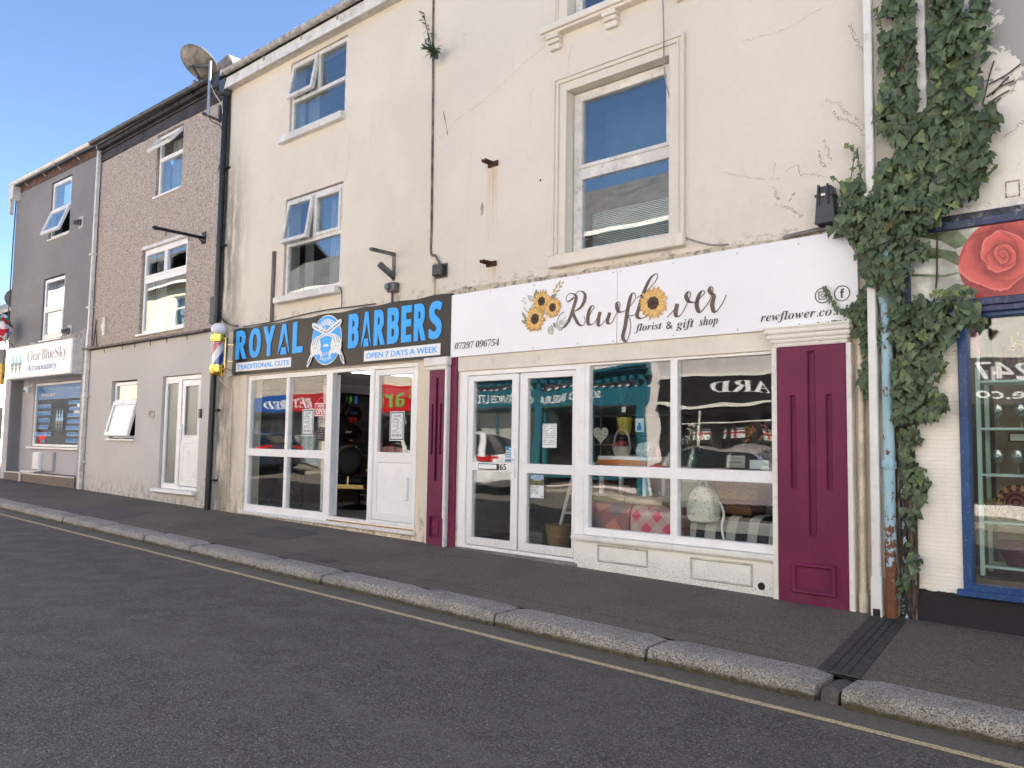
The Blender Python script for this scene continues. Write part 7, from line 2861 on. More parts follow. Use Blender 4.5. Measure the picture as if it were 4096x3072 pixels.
for (s_, yy) in ((.86, .13), (.97, .15), (1.0, .19), (1.0, .26), (.95, .30)):
    rings.append([(cxp + (a - cxp) * s_, yy, czp + (b - czp) * s_) for a, b in prof])
m_.loft(rings)
t = NT("animal_print_canvas")
d_ = t.voro(34)
vv = t.n("SeparateColor")
t.set(vv.inputs[0], t.voro(34, 'F1', 1))
spot = t.mul(t.ramp(t.math('ADD', d_, t.mul(t.noise(70, 3), .35)), .50, .42), t.ramp(vv.outputs[0], .25, .3))
c = t.mix(t.ramp(vv.outputs[1], .35, .4), (.42, .16, .06), (.50, .34, .10))
c = t.mix(t.ramp(vv.outputs[2], .75, .78), c, (.12, .12, .13))
c = t.mix(spot, (.66, .66, .60), c)
M['animals'] = t.done(c, .7, 0, .2)
m_.build("body", M['animals'], bpk, smooth=50)
m_ = MB()
pk = [(-4.12, .765), (-4.13, .86), (-4.07, .90), (-3.94, .90), (-3.89, .86), (-3.885, .77), (-4.0, .752)]
m_.prism(pk, .105, .135)
m_.build("pocket", M['animals'], bpk, bevel=.012, smooth=50)
m_ = MB()
m_.tube(spline([(-4.05, .2, 1.11), (-4.02, .2, 1.16), (-3.98, .2, 1.16), (-3.96, .2, 1.11)]), .010, 6)
m_.tube(spline([(-3.86, .28, .95), (-3.80, .24, .85), (-3.80, .20, .72), (-3.77, .18, .60)]), .012, 6)
m_.build("strap", M['white'], bpk, smooth=50)
sq_ = MB()
sq_.box(-3.86, -3.66, .42, .425, 1.30, 1.42)
sc1 = sq_.build("seed_catalogue", pm("old_paper", (.40, .40, .36), .7, .1), label="old paper catalogue standing low behind the florist's right pane", cat="book")
txt("CATALOGUE", -3.83, -3.69, 1.385, 1.40, .418, M['charcoal'], sc1, depth=.001)
txt("GARDEN SEEDS", -3.84, -3.68, 1.345, 1.36, .418, M['charcoal'], sc1, depth=.001)
sq_ = MB()
sq_.box(-3.60, -3.40, .40, .405, 1.29, 1.38)
sq_.build("price_card", M['paper'], label="plain white card standing behind the florist's right pane", cat="card")
st2 = MB()
st2.box(-5.3, -3.15, .30, .60, 1.262, 1.282)
tag(st2.build("window_shelf", pm("glass_edge_shelf", (.24, .25, .25), .4)), "grey shelf running behind the florist's middle rail", "shelf")
# behind the doors
bn = basket("waste_basket", "straw wicker basket standing inside the florist's right door leaf", -6.06, .47, .237, .115, .155, .30, M['wicker'])
ld = thing("white_ladder", "white decorative ladder leaning inside the florist's right door leaf", "ladder", (-6.0, .5, .24))
mb = MB()
for dx in (0, .34):
    mb.tube([(-6.22 + dx * .8, .60, .24), (-5.93 + dx * .8, .64, 1.30)], .022, 6)
mb.build("rail", M['whitepaint'], ld)
mb = MB()
for k in range(4):
    t_ = .2 + .22 * k
    mb.tube([(-6.22 + .29 * t_, .60 + .04 * t_, .24 + 1.06 * t_), (-5.95 + .29 * t_, .60 + .04 * t_, .24 + 1.06 * t_)], .016, 6)
mb.build("rung", M['whitepaint'], ld)
cy = thing("bicycle_ornament", "small black metal bicycle ornament on the florist's floor by the door", "ornament", (-6.55, .62, .4))
mb = MB()
for (bx_, r_) in ((-6.66, .10), (-6.44, .10)):
    c0 = Vector((bx_, .62, .54))
    mb.tube([c0 + Vector((r_ * math.cos(a), 0, r_ * math.sin(a))) for a in [2 * math.pi * k / 20 for k in range(20)]], .006, 5, closed=True)
    for k in range(4):
        a = math.pi * k / 4
        mb.tube([c0 + Vector((r_ * math.cos(a), 0, r_ * math.sin(a))), c0 - Vector((r_ * math.cos(a), 0, r_ * math.sin(a)))], .002, 4)
mb.build("wheel", M['blackmetal'], cy)
mb = MB()
mb.tube([(-6.66, .62, .54), (-6.62, .62, .66), (-6.60, .62, .70)], .006, 5)
mb.tube([(-6.62, .62, .66), (-6.50, .62, .66), (-6.44, .62, .54), (-6.54, .62, .54), (-6.62, .62, .66)], .006, 5)
mb.tube([(-6.54, .62, .54), (-6.49, .62, .70), (-6.45, .62, .70)], .006, 5)
mb.box(-6.72, -6.60, .57, .67, .66, .70)
mb.build("frame", M['blackmetal'], cy)
mb = MB()
mb.box(-6.8, -6.3, .45, .8, .236, .44)
tag(mb.build("low_plinth", M['interior']), "low pale plinth under the bicycle ornament", "plinth")
# papers on the door glass
def sheetp(name, lab, cat, x0, x1, z0, z1, bg_, y=.030):
    T_ = thing(name, lab, cat, (x0, y, z0))
    notice(x0, x1, z0, z1, y, T_, bg_, "sheet")
    return T_


hn = sheetp("handwritten_notice", "handwritten paper note taped high in the florist's right door leaf", "notice", -5.96, -5.755, 1.465, 1.74, M['paper'])
lines(hn, -5.945, -5.77, 1.485, 1.73, .029, 12, M['greyink'], 4, .3)
cs_ = sheetp("card_sticker", "small blue payment sticker by the handle of door 65", "sticker", -6.535, -6.43, 1.29, 1.47, pm("sticker_blue", (.03, .25, .46), .4))
lines(cs_, -6.525, -6.44, 1.31, 1.45, .029, 5, M['white'], 6, .5)
pp = sheetp("survey_poster", "landscape poster with white text strip in the lower right door glass", "poster", -6.13, -5.935, .885, 1.15, M['paper'])
m_ = MB()
m_.box(-6.13, -5.935, .028, .030, 1.03, 1.15)
pc = m_.build("picture", pm("poster_grass", (.12, .13, .05), .5, .4, 30), pp)
m_ = MB()
m_.box(-6.13, -5.935, .0265, .028, 1.10, 1.15)
m_.build("picture_sky", pm("poster_sky", (.30, .45, .62), .5, .3, 20), pc)
txt("HAVE YOUR SAY", -6.09, -5.97, 1.082, 1.10, .026, M['white'], pc, depth=.001)
lines(pp, -6.12, -6.01, .92, 1.02, .029, 6, M['charcoal'], 9, .35)
m_ = MB()
m_.lathe([(.012, 0), (.012, .001)], (-5.96, .029, .905), (0, -1, 0), 12)
m_.build("yellow_dot", M['orange'], pp)
# ================================================================== INSIDE THE BLUE SHOP
mb = MB()
mb.box(-1.9, 4, 2.4, 2.5, .2, 2.98)
mb.box(-1.93, -1.88, .32, 2.5, .2, 2.98)
mb.build("room_wall", pm("dim_blue_shop_wall", (.24, .21, .18), .85, .2, 2), HR)
mb = MB()
mb.box(-1.88, 3.2, .10, .9, .3, .50)
mb.build("window_platform", pm("brown_window_platform", (.13, .10, .075), .7, .3, 5), HR)
lp_ = thing("ceiling_panel_light", "bright rectangular ceiling light inside the blue framed shop", "light", (-1.2, 1.2, 2.9))
mb = MB()
mb.box(-1.75, -.9, 1.0, 1.2, 2.86, 2.90)
mb.build("diffuser", emit("warm_panel", (1, .93, .72), 2.5), lp_)
su = thing("mint_shelf_unit", "pale mint open shelf unit in the blue framed shop window", "shelves", (-1.0, .4, .5))
mb = MB()
mb.box(-1.575, -1.545, .30, .33, .45, 2.19)
mb.box(-1.575, -1.545, .60, .63, .45, 2.19)
mb.box(-.50, -.47, .30, .33, .45, 2.19)
mb.build("upright", M['mint'], su)
for zz in (.565, .92, 1.30, 1.675, 2.06):
    m_ = MB()
    m_.box(-1.545, -.50, .30, .63, zz, zz + .018)
    m_.build("shelf", M['mint'], su)


M['crystal'] = glass("crystal_glass", .16, (.90, .92, .93), .0)


def wineglass(x, y, z, lab):
    T_ = thing("wine_glass", lab, "glass", (x, y, z), "wine glasses on the mint shelves")
    m_ = MB()
    m_.lathe([(.034, 0), (.032, .004), (.006, .010), (.005, .085), (.022, .095), (.043, .125), (.048, .155), (.038, .195), (.0365, .195), (.046, .155), (.041, .127), (.020, .099), (.001, .095)], (x, y, z), (0, 0, 1), 20, cap=False)
    m_.build("bowl_and_stem", M['crystal'], T_, smooth=60)


for i, (x, z, lab) in enumerate(((-1.44, 1.694, "wine glass on the upper mint shelf, nearest the blue frame"), (-1.28, 1.694, "second wine glass on the upper mint shelf"), (-1.45, 1.319, "wine glass on the lower glass shelf, nearest the blue frame"), (-1.31, 1.319, "second wine glass on the lower glass shelf"), (-1.12, 1.694, "wine glass at the picture edge on the upper mint shelf"))):
    wineglass(x, .42, z, lab)
dcx = thing("dream_plate", "dark round woven plate with red and gold flower pattern on the mint shelf", "plate", (-1.35, .42, .94))
t = NT("woven_flower_plate")
x, y, z = t.sep()
dx_ = t.math('SUBTRACT', x, -1.335)
dz_ = t.math('SUBTRACT', z, 1.09)
r_n = t.math('SQRT', t.math('ADD', t.mul(dx_, dx_), t.mul(dz_, dz_)))
ang = t.math('ARCTAN2', dz_, dx_)
pet = t.math('SINE', t.mul(ang, 12.0))
rg = t.math('SINE', t.mul(r_n, 170.0))
c = t.mix(t.math('GREATER_THAN', rg, .4), (.035, .012, .015), (.20, .05, .035))
c = t.mix(t.mul(t.ramp(r_n, .095, .10), t.math('GREATER_THAN', pet, .1)), c, (.36, .22, .10))
dpm = t.done(c, .7)
mb = MB()
mb.lathe([(.14, 0), (.145, .012), (.02, .02)], (-1.335, .46, 1.09), (0, -1, .0), 32)
mb.build("disc", dpm, dcx)
bk = basket("purple_basket", "purple woven basket on the lowest mint shelf", -1.33, .46, .585, .085, .15, .18, M['wicker_plum'])
mb = MB()
mb.lathe([(.03, 0), (.05, .1), (.045, .2)], (-1.42, .5, .30), (0, 0, 1), 14)
tag(mb.build("dark_pot", M['dark']), "dark pot on the floor below the purple basket", "pot")
yfw = thing("yellow_flowers", "bunch of pale yellow flowers at the top of the blue shop window", "flowers", (-1.15, .5, 2.1))
mb = MB()
for i in range(120):
    p = (-1.20 + rnd.gauss(0, .10), .5 + rnd.gauss(0, .06), 2.34 + rnd.gauss(0, .07))
    leafpatch(mb, p, rnd.uniform(.03, .06), (rnd.gauss(0, 1), rnd.gauss(0, 1), rnd.gauss(0, 1)), (rnd.gauss(0, .4), -1, .4), .2, 0)
mb.build("blossom", pm("yellow_blossom", (.55, .48, .10), .6, .3, 30), yfw)
mb = MB()
for i in range(5):
    mb.tube([(-1.2 + .02 * i, .5, 2.08), (-1.26 + .04 * i, .5, 2.3)], .004, 5)
mb.build("stem", M['stem'], yfw)
pv = thing("plum_bag", "plum patterned tall gift bag on the top mint shelf", "bag", (-1.36, .5, 2.08))
mb = MB()
mb.loft([[(-1.42, .46, 2.08), (-1.30, .46, 2.08), (-1.30, .54, 2.08), (-1.42, .54, 2.08)], [(-1.40, .47, 2.36), (-1.32, .47, 2.36), (-1.32, .53, 2.36), (-1.40, .53, 2.36)]])
mb.build("bag", pm("plum_pattern", (.10, .03, .05), .6, .5, 50), pv)
rb = thing("pink_ribbon", "pink and white ribbon hanging at the left edge of the blue shop window", "ribbon", (-1.52, .1, 2.1))
mb = MB()
mb.tube(spline([(-1.52, .12, 2.46), (-1.525, .12, 2.36), (-1.51, .12, 2.26)]), [.012 + .012 * math.sin(i * .26) for i in range(13)], 6)
mb.build("pink_part", pm("pink_cloth", (.55, .16, .34), .7), rb)
mb = MB()
mb.tube(spline([(-1.51, .12, 2.27), (-1.515, .12, 2.18), (-1.51, .12, 2.08)]), .011, 6)
mb.build("white_part", M['white'], rb)
fk = thing("dry_grass_bunch", "pale dry grass bunch leaning beside the round plate", "flowers", (-1.5, .45, .94))
mb = MB()
for i in range(30):
    a = rnd.uniform(-.5, .9)
    mb.tube([(-1.50, .45, .94), (-1.50 + .16 * math.sin(a), .45 + rnd.uniform(-.04, .02), .94 + .18 * math.cos(a))], .003, 4)
mb.build("grass", pm("dry_grass", (.42, .33, .12), .8, .3, 20), fk)
# more goods
def vase(x, y, z, h, r_, mat, lab, fl=None, seed=0, spread=.10):
    T_ = thing("flower_vase" if fl else "vase", lab, "vase", (x, y, z))
    m_ = MB()
    m_.lathe([(r_ * .6, 0), (r_, h * .35), (r_ * .8, h * .75), (r_ * .55, h * .9), (r_ * .65, h), (r_ * .5, h), (r_ * .4, h * .88)], (x, y, z), (0, 0, 1), 18)
    m_.build("body", mat, T_, smooth=50)
    if fl:
        q_ = random.Random(seed)
        m_ = MB()
        s_ = MB()
        for k in range(11):
            tip = Vector((x + q_.gauss(0, spread), y + q_.gauss(0, spread * .6), z + h + q_.uniform(.12, .30)))
            s_.tube([(x, y, z + h * .9), tip], .003, 4)
            for j in range(9):
                leafpatch(m_, tip, q_.uniform(.03, .055), (q_.gauss(0, 1), q_.gauss(0, 1), q_.gauss(.2, 1)), (q_.gauss(0, .5), -1, .5), .3, 0)
        for k in range(26):
            leafpatch(s_, (x + q_.gauss(0, spread * .7), y + q_.gauss(0, spread * .5), z + h + q_.uniform(.0, .2)), q_.uniform(.05, .09), (q_.gauss(0, 1), q_.gauss(0, .6), q_.gauss(.4, .6)), (0, -1, .5), .3, 0)
        m_.build("blossom", fl, T_)
        s_.build("stem", M['leafs'][1], T_)


fp = pm("pink_blossom", (.60, .22, .30), .6, .3, 30)
fw = pm("cream_blossom", (.72, .66, .55), .6, .2, 30)
fo = pm("orange_blossom", (.65, .26, .05), .6, .3, 30)
vase(-3.30, .55, 1.284, .20, .06, M['white'], "white vase of pink flowers at the right end of the florist's window shelf", fp, 3)
vase(-4.35, .60, 1.284, .16, .05, pm("green_glaze", (.10, .20, .14), .3), "green vase of cream flowers behind the florist's middle mullion", fw, 4)
vase(-3.58, .62, 1.284, .14, .05, pm("blue_glaze", (.10, .16, .30), .3), "small blue vase of orange flowers on the florist's window shelf", fo, 5, .08)
vase(-5.95, 1.6, .237, .42, .10, M['galv'], "tall metal bucket of pink flowers on the florist's floor", fp, 6, .16)
vase(-5.62, 1.9, .237, .42, .10, M['galv'], "tall metal bucket of cream flowers on the florist's floor", fw, 7, .16)
vase(-6.6, 1.8, .44, .30, .09, M['terracotta'], "olive pot of orange flowers deep behind the left door leaf", fo, 8, .15)
vase(-4.65, .40, 1.387, .10, .028, pm("pink_glaze", (.50, .25, .28), .3), "tiny pink bud vase at the right end of the display table")
for i, (x, z, w_, h, c_, lab) in enumerate(((-1.15, .938, .16, .20, (.30, .07, .05), "red gift box on the mint shelf beside the round plate"), (-1.02, 1.319, .14, .22, (.55, .50, .42), "cream boxed candle at the picture edge on the mint shelf"), (-1.46, 2.08, .05, .12, (.45, .20, .28), "small pink box on the top mint shelf"), (-1.20, 2.08, .12, .10, (.16, .20, .28), "low blue box on the top mint shelf"), (-1.15, .584, .18, .14, (.36, .28, .16), "tan box on the lowest mint shelf"))):
    m_ = MB()
    m_.box(x - w_ / 2, x + w_ / 2, .38, .50, z, z + h)
    b_ = m_.build("gift_box", pm("gift_box_card%d" % i, c_, .6, .1), bevel=.004, label=lab, cat="box")
    m_ = MB()
    m_.box(x - .012, x + .012, .376, .379, z + .002, z + h - .002)
    m_.build("ribbon_band", M['white'], b_)
m_ = MB()
m_.wall(-1.40, -1.22, 1.58, 1.66, [(-1.385, -1.235, 1.592, 1.648)], .56, .575)
pf = m_.build("picture_frame", M['darkwood'], label="small dark picture frame behind the upper wine glasses", cat="frame")
m_ = MB()
m_.box(-1.386, -1.234, .565, .57, 1.59, 1.65)
m_.build("picture", M['paper'], pf)
for i in range(4):
    m_ = MB()
    m_.box(-1.52 + .12 * i, -1.42 + .12 * i, 2.2, 2.38, .9 + .25 * i, 2.3)
    m_.build("back_panel", pm("back_goods%d" % i, [(.35, .28, .20), (.20, .10, .14), (.30, .30, .32), (.40, .34, .22)][i], .7, .6, (9, 9, 5)), HR)
# inside the accountancy: pale back wall
FR[0] = Matrix.Translation((-19.068, 0, 0)) @ Matrix.Rotation(TH, 4, 'Z')
mb = MB()
mb.box(-4.9, -.2, 3.0, 3.1, .2, 3.25)
mb.build("room_wall", M['interior'], GB)
FR[0] = None

# ================================================================== ACROSS THE STREET (seen mirrored in the glass; it throws the sunlight back)
OY = -11.6


def opp(name, lab, x0, x1, eave, ridge, wall_m, wins, shop=None, depth=8.0):
    """a terrace house facing +Y"""
    T_ = thing(name, lab, "house", ((x0 + x1) / 2, OY, .2))
    m_ = MB()
    m_.wall(x0, x1, -.3, eave, [w_[:4] for w_ in wins] + ([shop] if shop else []), OY - .3, OY)
    m_.build("wall", wall_m, T_)
    m_ = MB()
    m_.box(x0 + .05, x0 + .15, OY - depth, OY - .3, -.3, eave)
    m_.box(x1 - .15, x1 - .05, OY - depth, OY - .3, -.3, eave)
    m_.box(x0 + .15, x1 - .15, OY - depth, OY - depth + .1, -.3, eave)
    m_.box(x0 + .15, x1 - .15, OY - depth + .1, OY - .3, 3.05, 3.25)
    m_.build("party_wall", M['interior_grey'], T_)
    m_ = MB()
    yr_ = OY - 4
    m_.extr([(x0, OY + .3, eave - .05), (x1, OY + .3, eave - .05), (x1, yr_, ridge), (x0, yr_, ridge)], (0, 0, -.12))
    m_.extr([(x0, yr_, ridge), (x1, yr_, ridge), (x1, OY - depth, eave), (x0, OY - depth, eave)], (0, 0, -.12))
    m_.build("roof", M['slate'], T_)
    m_ = MB()
    m_.box(x0, x1, OY + .25, OY + .36, eave - .08, eave + .04)
    m_.build("gutter", M['gutterwhite'], T_)
    for w_ in wins:
        a, b, c, d = w_[:4]
        m_ = MB()
        mid = c + (d - c) * .62
        m_.wall(a, b, c, d, [(a + .07, b - .07, c + .07, mid - .03), (a + .07, b - .07, mid + .03, d - .07)], OY - .14, OY - .06)
        wo = m_.build("window", M['upvc'], T_)
        m_ = MB()
        m_.box(a + .06, b - .06, OY - .115, OY - .095, c + .06, d - .06)
        m_.build("pane", M['glass_up'], wo)
        m_ = MB()
        m_.box(a + .1, a + (b - a) * .4, OY - .4, OY - .38, c, d)
        m_.box(b - (b - a) * .4, b - .1, OY - .4, OY - .38, c, d)
        m_.build("curtain", M['curtain'], wo)
        m_ = MB()
        m_.box(a - .08, b + .08, OY - .03, OY + .09, c - .08, c)
        m_.build("window_sill", M['whitepaint'], T_)
    return T_


def oshop(T_, x0, x1, z0, z1, frame_m, bars, door=None):
    m_ = MB()
    n_ = bars
    holes = [(x0 + .06 + (x1 - x0 - .06) * k / n_, x0 + (x1 - x0 - .06) * (k + 1) / n_, z0 + .08, z1 - .08) for k in range(n_)]
    m_.wall(x0, x1, z0, z1, holes, OY - .18, OY - .08)
    s_ = m_.build("shop_window", frame_m, T_)
    m_ = MB()
    m_.box(x0 + .05, x1 - .05, OY - .14, OY - .12, z0 + .06, z1 - .06)
    m_.build("pane", M['glass'], s_)


def osign(T_, x0, x1, z0, z1, mats, name="fascia_sign"):
    out = None
    for (a, b, m) in mats:
        m_ = MB()
        m_.box(a, b, OY + .0, OY + .09, z0, z1)
        o_ = m_.build(name, m, T_)
        out = out or o_
    return out


W8 = lambda xs, z0, z1, w_: [(x - w_ / 2, x + w_ / 2, z0, z1) for x in xs]
cream_y = pm("pale_yellow_render", (.72, .67, .48), .8, .05, 1)
o = opp("pale_house", "pale grey house farthest down the opposite side", -74, -47.0, 10.5, 13.0, pm("opp_pale_grey", (.66, .65, .63), .8, .06, 1), W8((-70, -64, -58), 5.6, 7.4, 1.3), None)
m_ = MB()
for a_, b_ in ((-73.9, -54.4), (-52.6, -47.1)):
    m_.box(a_, b_, OY, OY + .15, -.2, 5.2)
m_.build("dark_shopfront", pm("opp_dark_grey", (.075, .078, .082), .5, .2, 1), o)
o = opp("yellow_house", "tall pale yellow house on the opposite side", -47.0, -34.5, 9.3, 12.0, cream_y, W8((-45.5, -38.3), 4.6, 6.4, 1.4) + W8((-45.5, -39.2), 7.0, 8.7, 1.6) + W8((-41, -37), .9, 2.6, 1.1), None)
b_navy = pm("betting_blue", (.012, .075, .30), .35, 0)
b_red = pm("betting_red", (.42, .015, .02), .35, 0)
o = opp("betting_shop_house", "grey pebbledashed house over a blue and red betting shop opposite", -34.5, -26.6, 7.6, 10.4, M['pebble'], W8((-32.8, -29.8), 4.3, 5.9, 1.3), (-34.0, -27.0, .3, 2.55))
osign(o, -34.2, -26.8, 2.62, 3.38, [(-34.2, -28.9, b_navy), (-28.898, -26.8, b_red)])
txt(fm("BET", 'bi'), -28.75, -27.4, 2.82, 3.18, OY + .10, M['white'], o, flip=True)
txt(fm("FRED", 'bi'), -30.9, -28.95, 2.82, 3.18, OY + .10, M['white'], o, flip=True)
oshop(o, -34.0, -27.0, .3, 2.55, pm("betting_frame", (.10, .11, .14), .4), 3)
m_ = MB()
m_.box(-33.6, -27.4, OY - .7, OY - .65, .5, 2.4)
m_.build("window_poster", pm("poster_stripes", (.40, .42, .46), .5, .6, (1.6, 1, .7)), o)
o = opp("red_shop_house", "cream house over a red shop with green letters opposite", -26.6, -19.6, 7.6, 10.4, pm("opp_cream", (.72, .66, .54), .8, .05, 1), W8((-24.8, -21.6), 4.4, 6.0, 1.2), (-26.2, -20.0, .25, 2.55))
osign(o, -26.3, -19.9, 2.62, 3.55, [(-26.3, -19.9, pm("bright_red_sign", (.55, .012, .018), .35, 0))])
txt(fm("A", 'sb'), -20.9, -20.35, 2.78, 3.4, OY + .10, M['white'], o, flip=True)
txt(fm("Farm", 'sb'), -24.0, -21.3, 2.78, 3.4, OY + .10, M['green'], o, flip=True)
oshop(o, -26.2, -20.0, .25, 2.55, M['upvc'], 3)
m_ = MB()
m_.box(-26.0, -20.2, OY - .9, OY - .8, .3, 1.25)
m_.build("market_goods", pm("red_white_goods", (.45, .22, .22), .6, .9, 3.5), o)
pinkw = pm("opp_pink_white", (.72, .64, .63), .8, .06, 1)
teal = pm("teal_shopfront", (.016, .125, .175), .4, .1, 2)
o = opp("teal_shop_house", "pinkish white house over a teal insurance office opposite", -19.6, -11.5, 7.7, 10.6, pinkw, W8((-17.6, -13.6), 4.6, 6.2, 1.2), (-19.2, -11.9, .3, 2.62))
osign(o, -19.3, -11.8, 2.66, 3.16, [(-19.3, -11.8, teal)])
txt("SOUND INSURANCE SERVICES LTD", -18.3, -13.4, 2.80, 3.02, OY + .10, M['white'], o, flip=True, fat=.012)
m_ = MB()
for (d_, z0, z1) in ((.34, 3.62, 3.72), (.28, 3.54, 3.62), (.16, 3.40, 3.54)):
    m_.box(-19.4, -11.7, OY, OY + d_, z0, z1)
for k in range(26):
    m_.box(-19.25 + .29 * k, -19.13 + .29 * k, OY, OY + .24, 3.30, 3.40)
m_.build("cornice", teal, o)
for xx in (-19.25, -15.75, -12.0):
    m_ = MB()
    m_.box(xx - .13, xx + .13, OY, OY + .12, .1, 3.30)
    m_.build("pilaster", teal, o)
oshop(o, -19.1, -15.9, .55, 2.6, teal, 2)
oshop(o, -15.6, -12.1, .55, 2.6, teal, 2)
m_ = MB()
m_.box(-18.6, -16.6, OY - .5, OY - .45, 1.1, 2.5)
m_.build("office_blind", M['curtain'], o)
grey = pm("opp_grey_pink", (.50, .46, .46), .8, .08, 1)
pub = pm("pub_black", (.018, .018, .020), .4, .1, 2)
o = opp("pub_house", "grey house over a black fronted pub opposite", -11.5, -4.6, 7.7, 10.7, grey, W8((-9.8, -6.6), 4.5, 6.2, 1.3), (-11.1, -5.0, .5, 2.5))
m_ = MB()
m_.wall(-11.45, -4.65, .1, 2.6, [(-11.0, -8.9, .8, 2.4), (-8.6, -7.5, .2, 2.4), (-7.2, -5.0, .8, 2.4)], OY + .002, OY + .07)
m_.build("pub_front", pub, o)
osign(o, -11.45, -4.65, 2.62, 3.36, [(-11.45, -4.65, pub)])
m_ = MB()
m_.box(-11.48, -4.62, OY, OY + .13, 3.36, 3.44)
m_.box(-11.48, -4.62, OY, OY + .12, 2.56, 2.615)
m_.build("sign_moulding", M['whitepaint'], o)
txt(fm("STANDARD", 'b'), -9.95, -5.7, 2.80, 3.16, OY + .10, M['white'], o, flip=True)
oshop(o, -11.1, -5.0, .5, 2.5, pub, 4)
m_ = MB()
m_.box(-11.3, -4.8, OY - .6, OY - .5, .5, 2.5)
m_.build("dark_screen", M['dark'], o)
for fx in (-10.6, -9.7, -8.8, -7.9, -6.4, -5.5):
    m_ = MB()
    m_.box(fx, fx + .55, OY - .16, OY - .15, 1.62, 1.95)
    fl_ = m_.build("cross_flag", M['white'], o)
    m_ = MB()
    m_.box(fx, fx + .55, OY - .148, OY - .146, 1.755, 1.815)
    m_.build("flag_bar", M['red'], fl_)
    m_ = MB()
    m_.box(fx + .245, fx + .305, OY - .1455, OY - .1445, 1.62, 1.95)
    m_.build("flag_post", M['red'], fl_)
m_ = MB()
for zz in (1.35, 2.15):
    m_.box(-11.0, -5.1, OY + .07, OY + .10, zz, zz + .035)
m_.build("front_rail", M['whitepaint'], o)
for fx in (-10.2, -8.05, -6.1):
    m_ = MB()
    m_.box(fx - .02, fx + .02, OY + .2, OY + .24, .1, 2.5)
    m_.build("awning_post", M['whitepaint'], o)
o = opp("hardware_house", "white house over a dark hardware shop opposite", -4.6, 8.0, 7.7, 10.6, pm("opp_white", (.74, .72, .68), .8, .05, 1), W8((-2.5, 1.5, 5.5), 4.5, 6.2, 1.3), (-4.2, 7.6, .4, 2.5))
osign(o, -4.5, 7.9, 2.45, 3.45, [(-4.5, 7.9, pm("hardware_sign", (.06, .06, .065), .5, 0))])
txt(fm("81247", 'sb'), -3.95, -2.2, 2.98, 3.32, OY + .10, M['white'], o, flip=True)
txt("ardware.co", -3.95, -1.6, 2.58, 2.86, OY + .10, M['white'], o, flip=True, fat=.01)
oshop(o, -4.2, 7.6, .4, 2.5, pub, 5)
o = opp("plain_house", "plain cream house at the near end of the opposite side", 8.0, 20.0, 7.7, 10.6, pm("opp_cream2", (.72, .67, .58), .8, .05, 1), W8((10, 14, 18), 4.5, 6.2, 1.3) + W8((11, 16), .9, 2.4, 1.6), None)


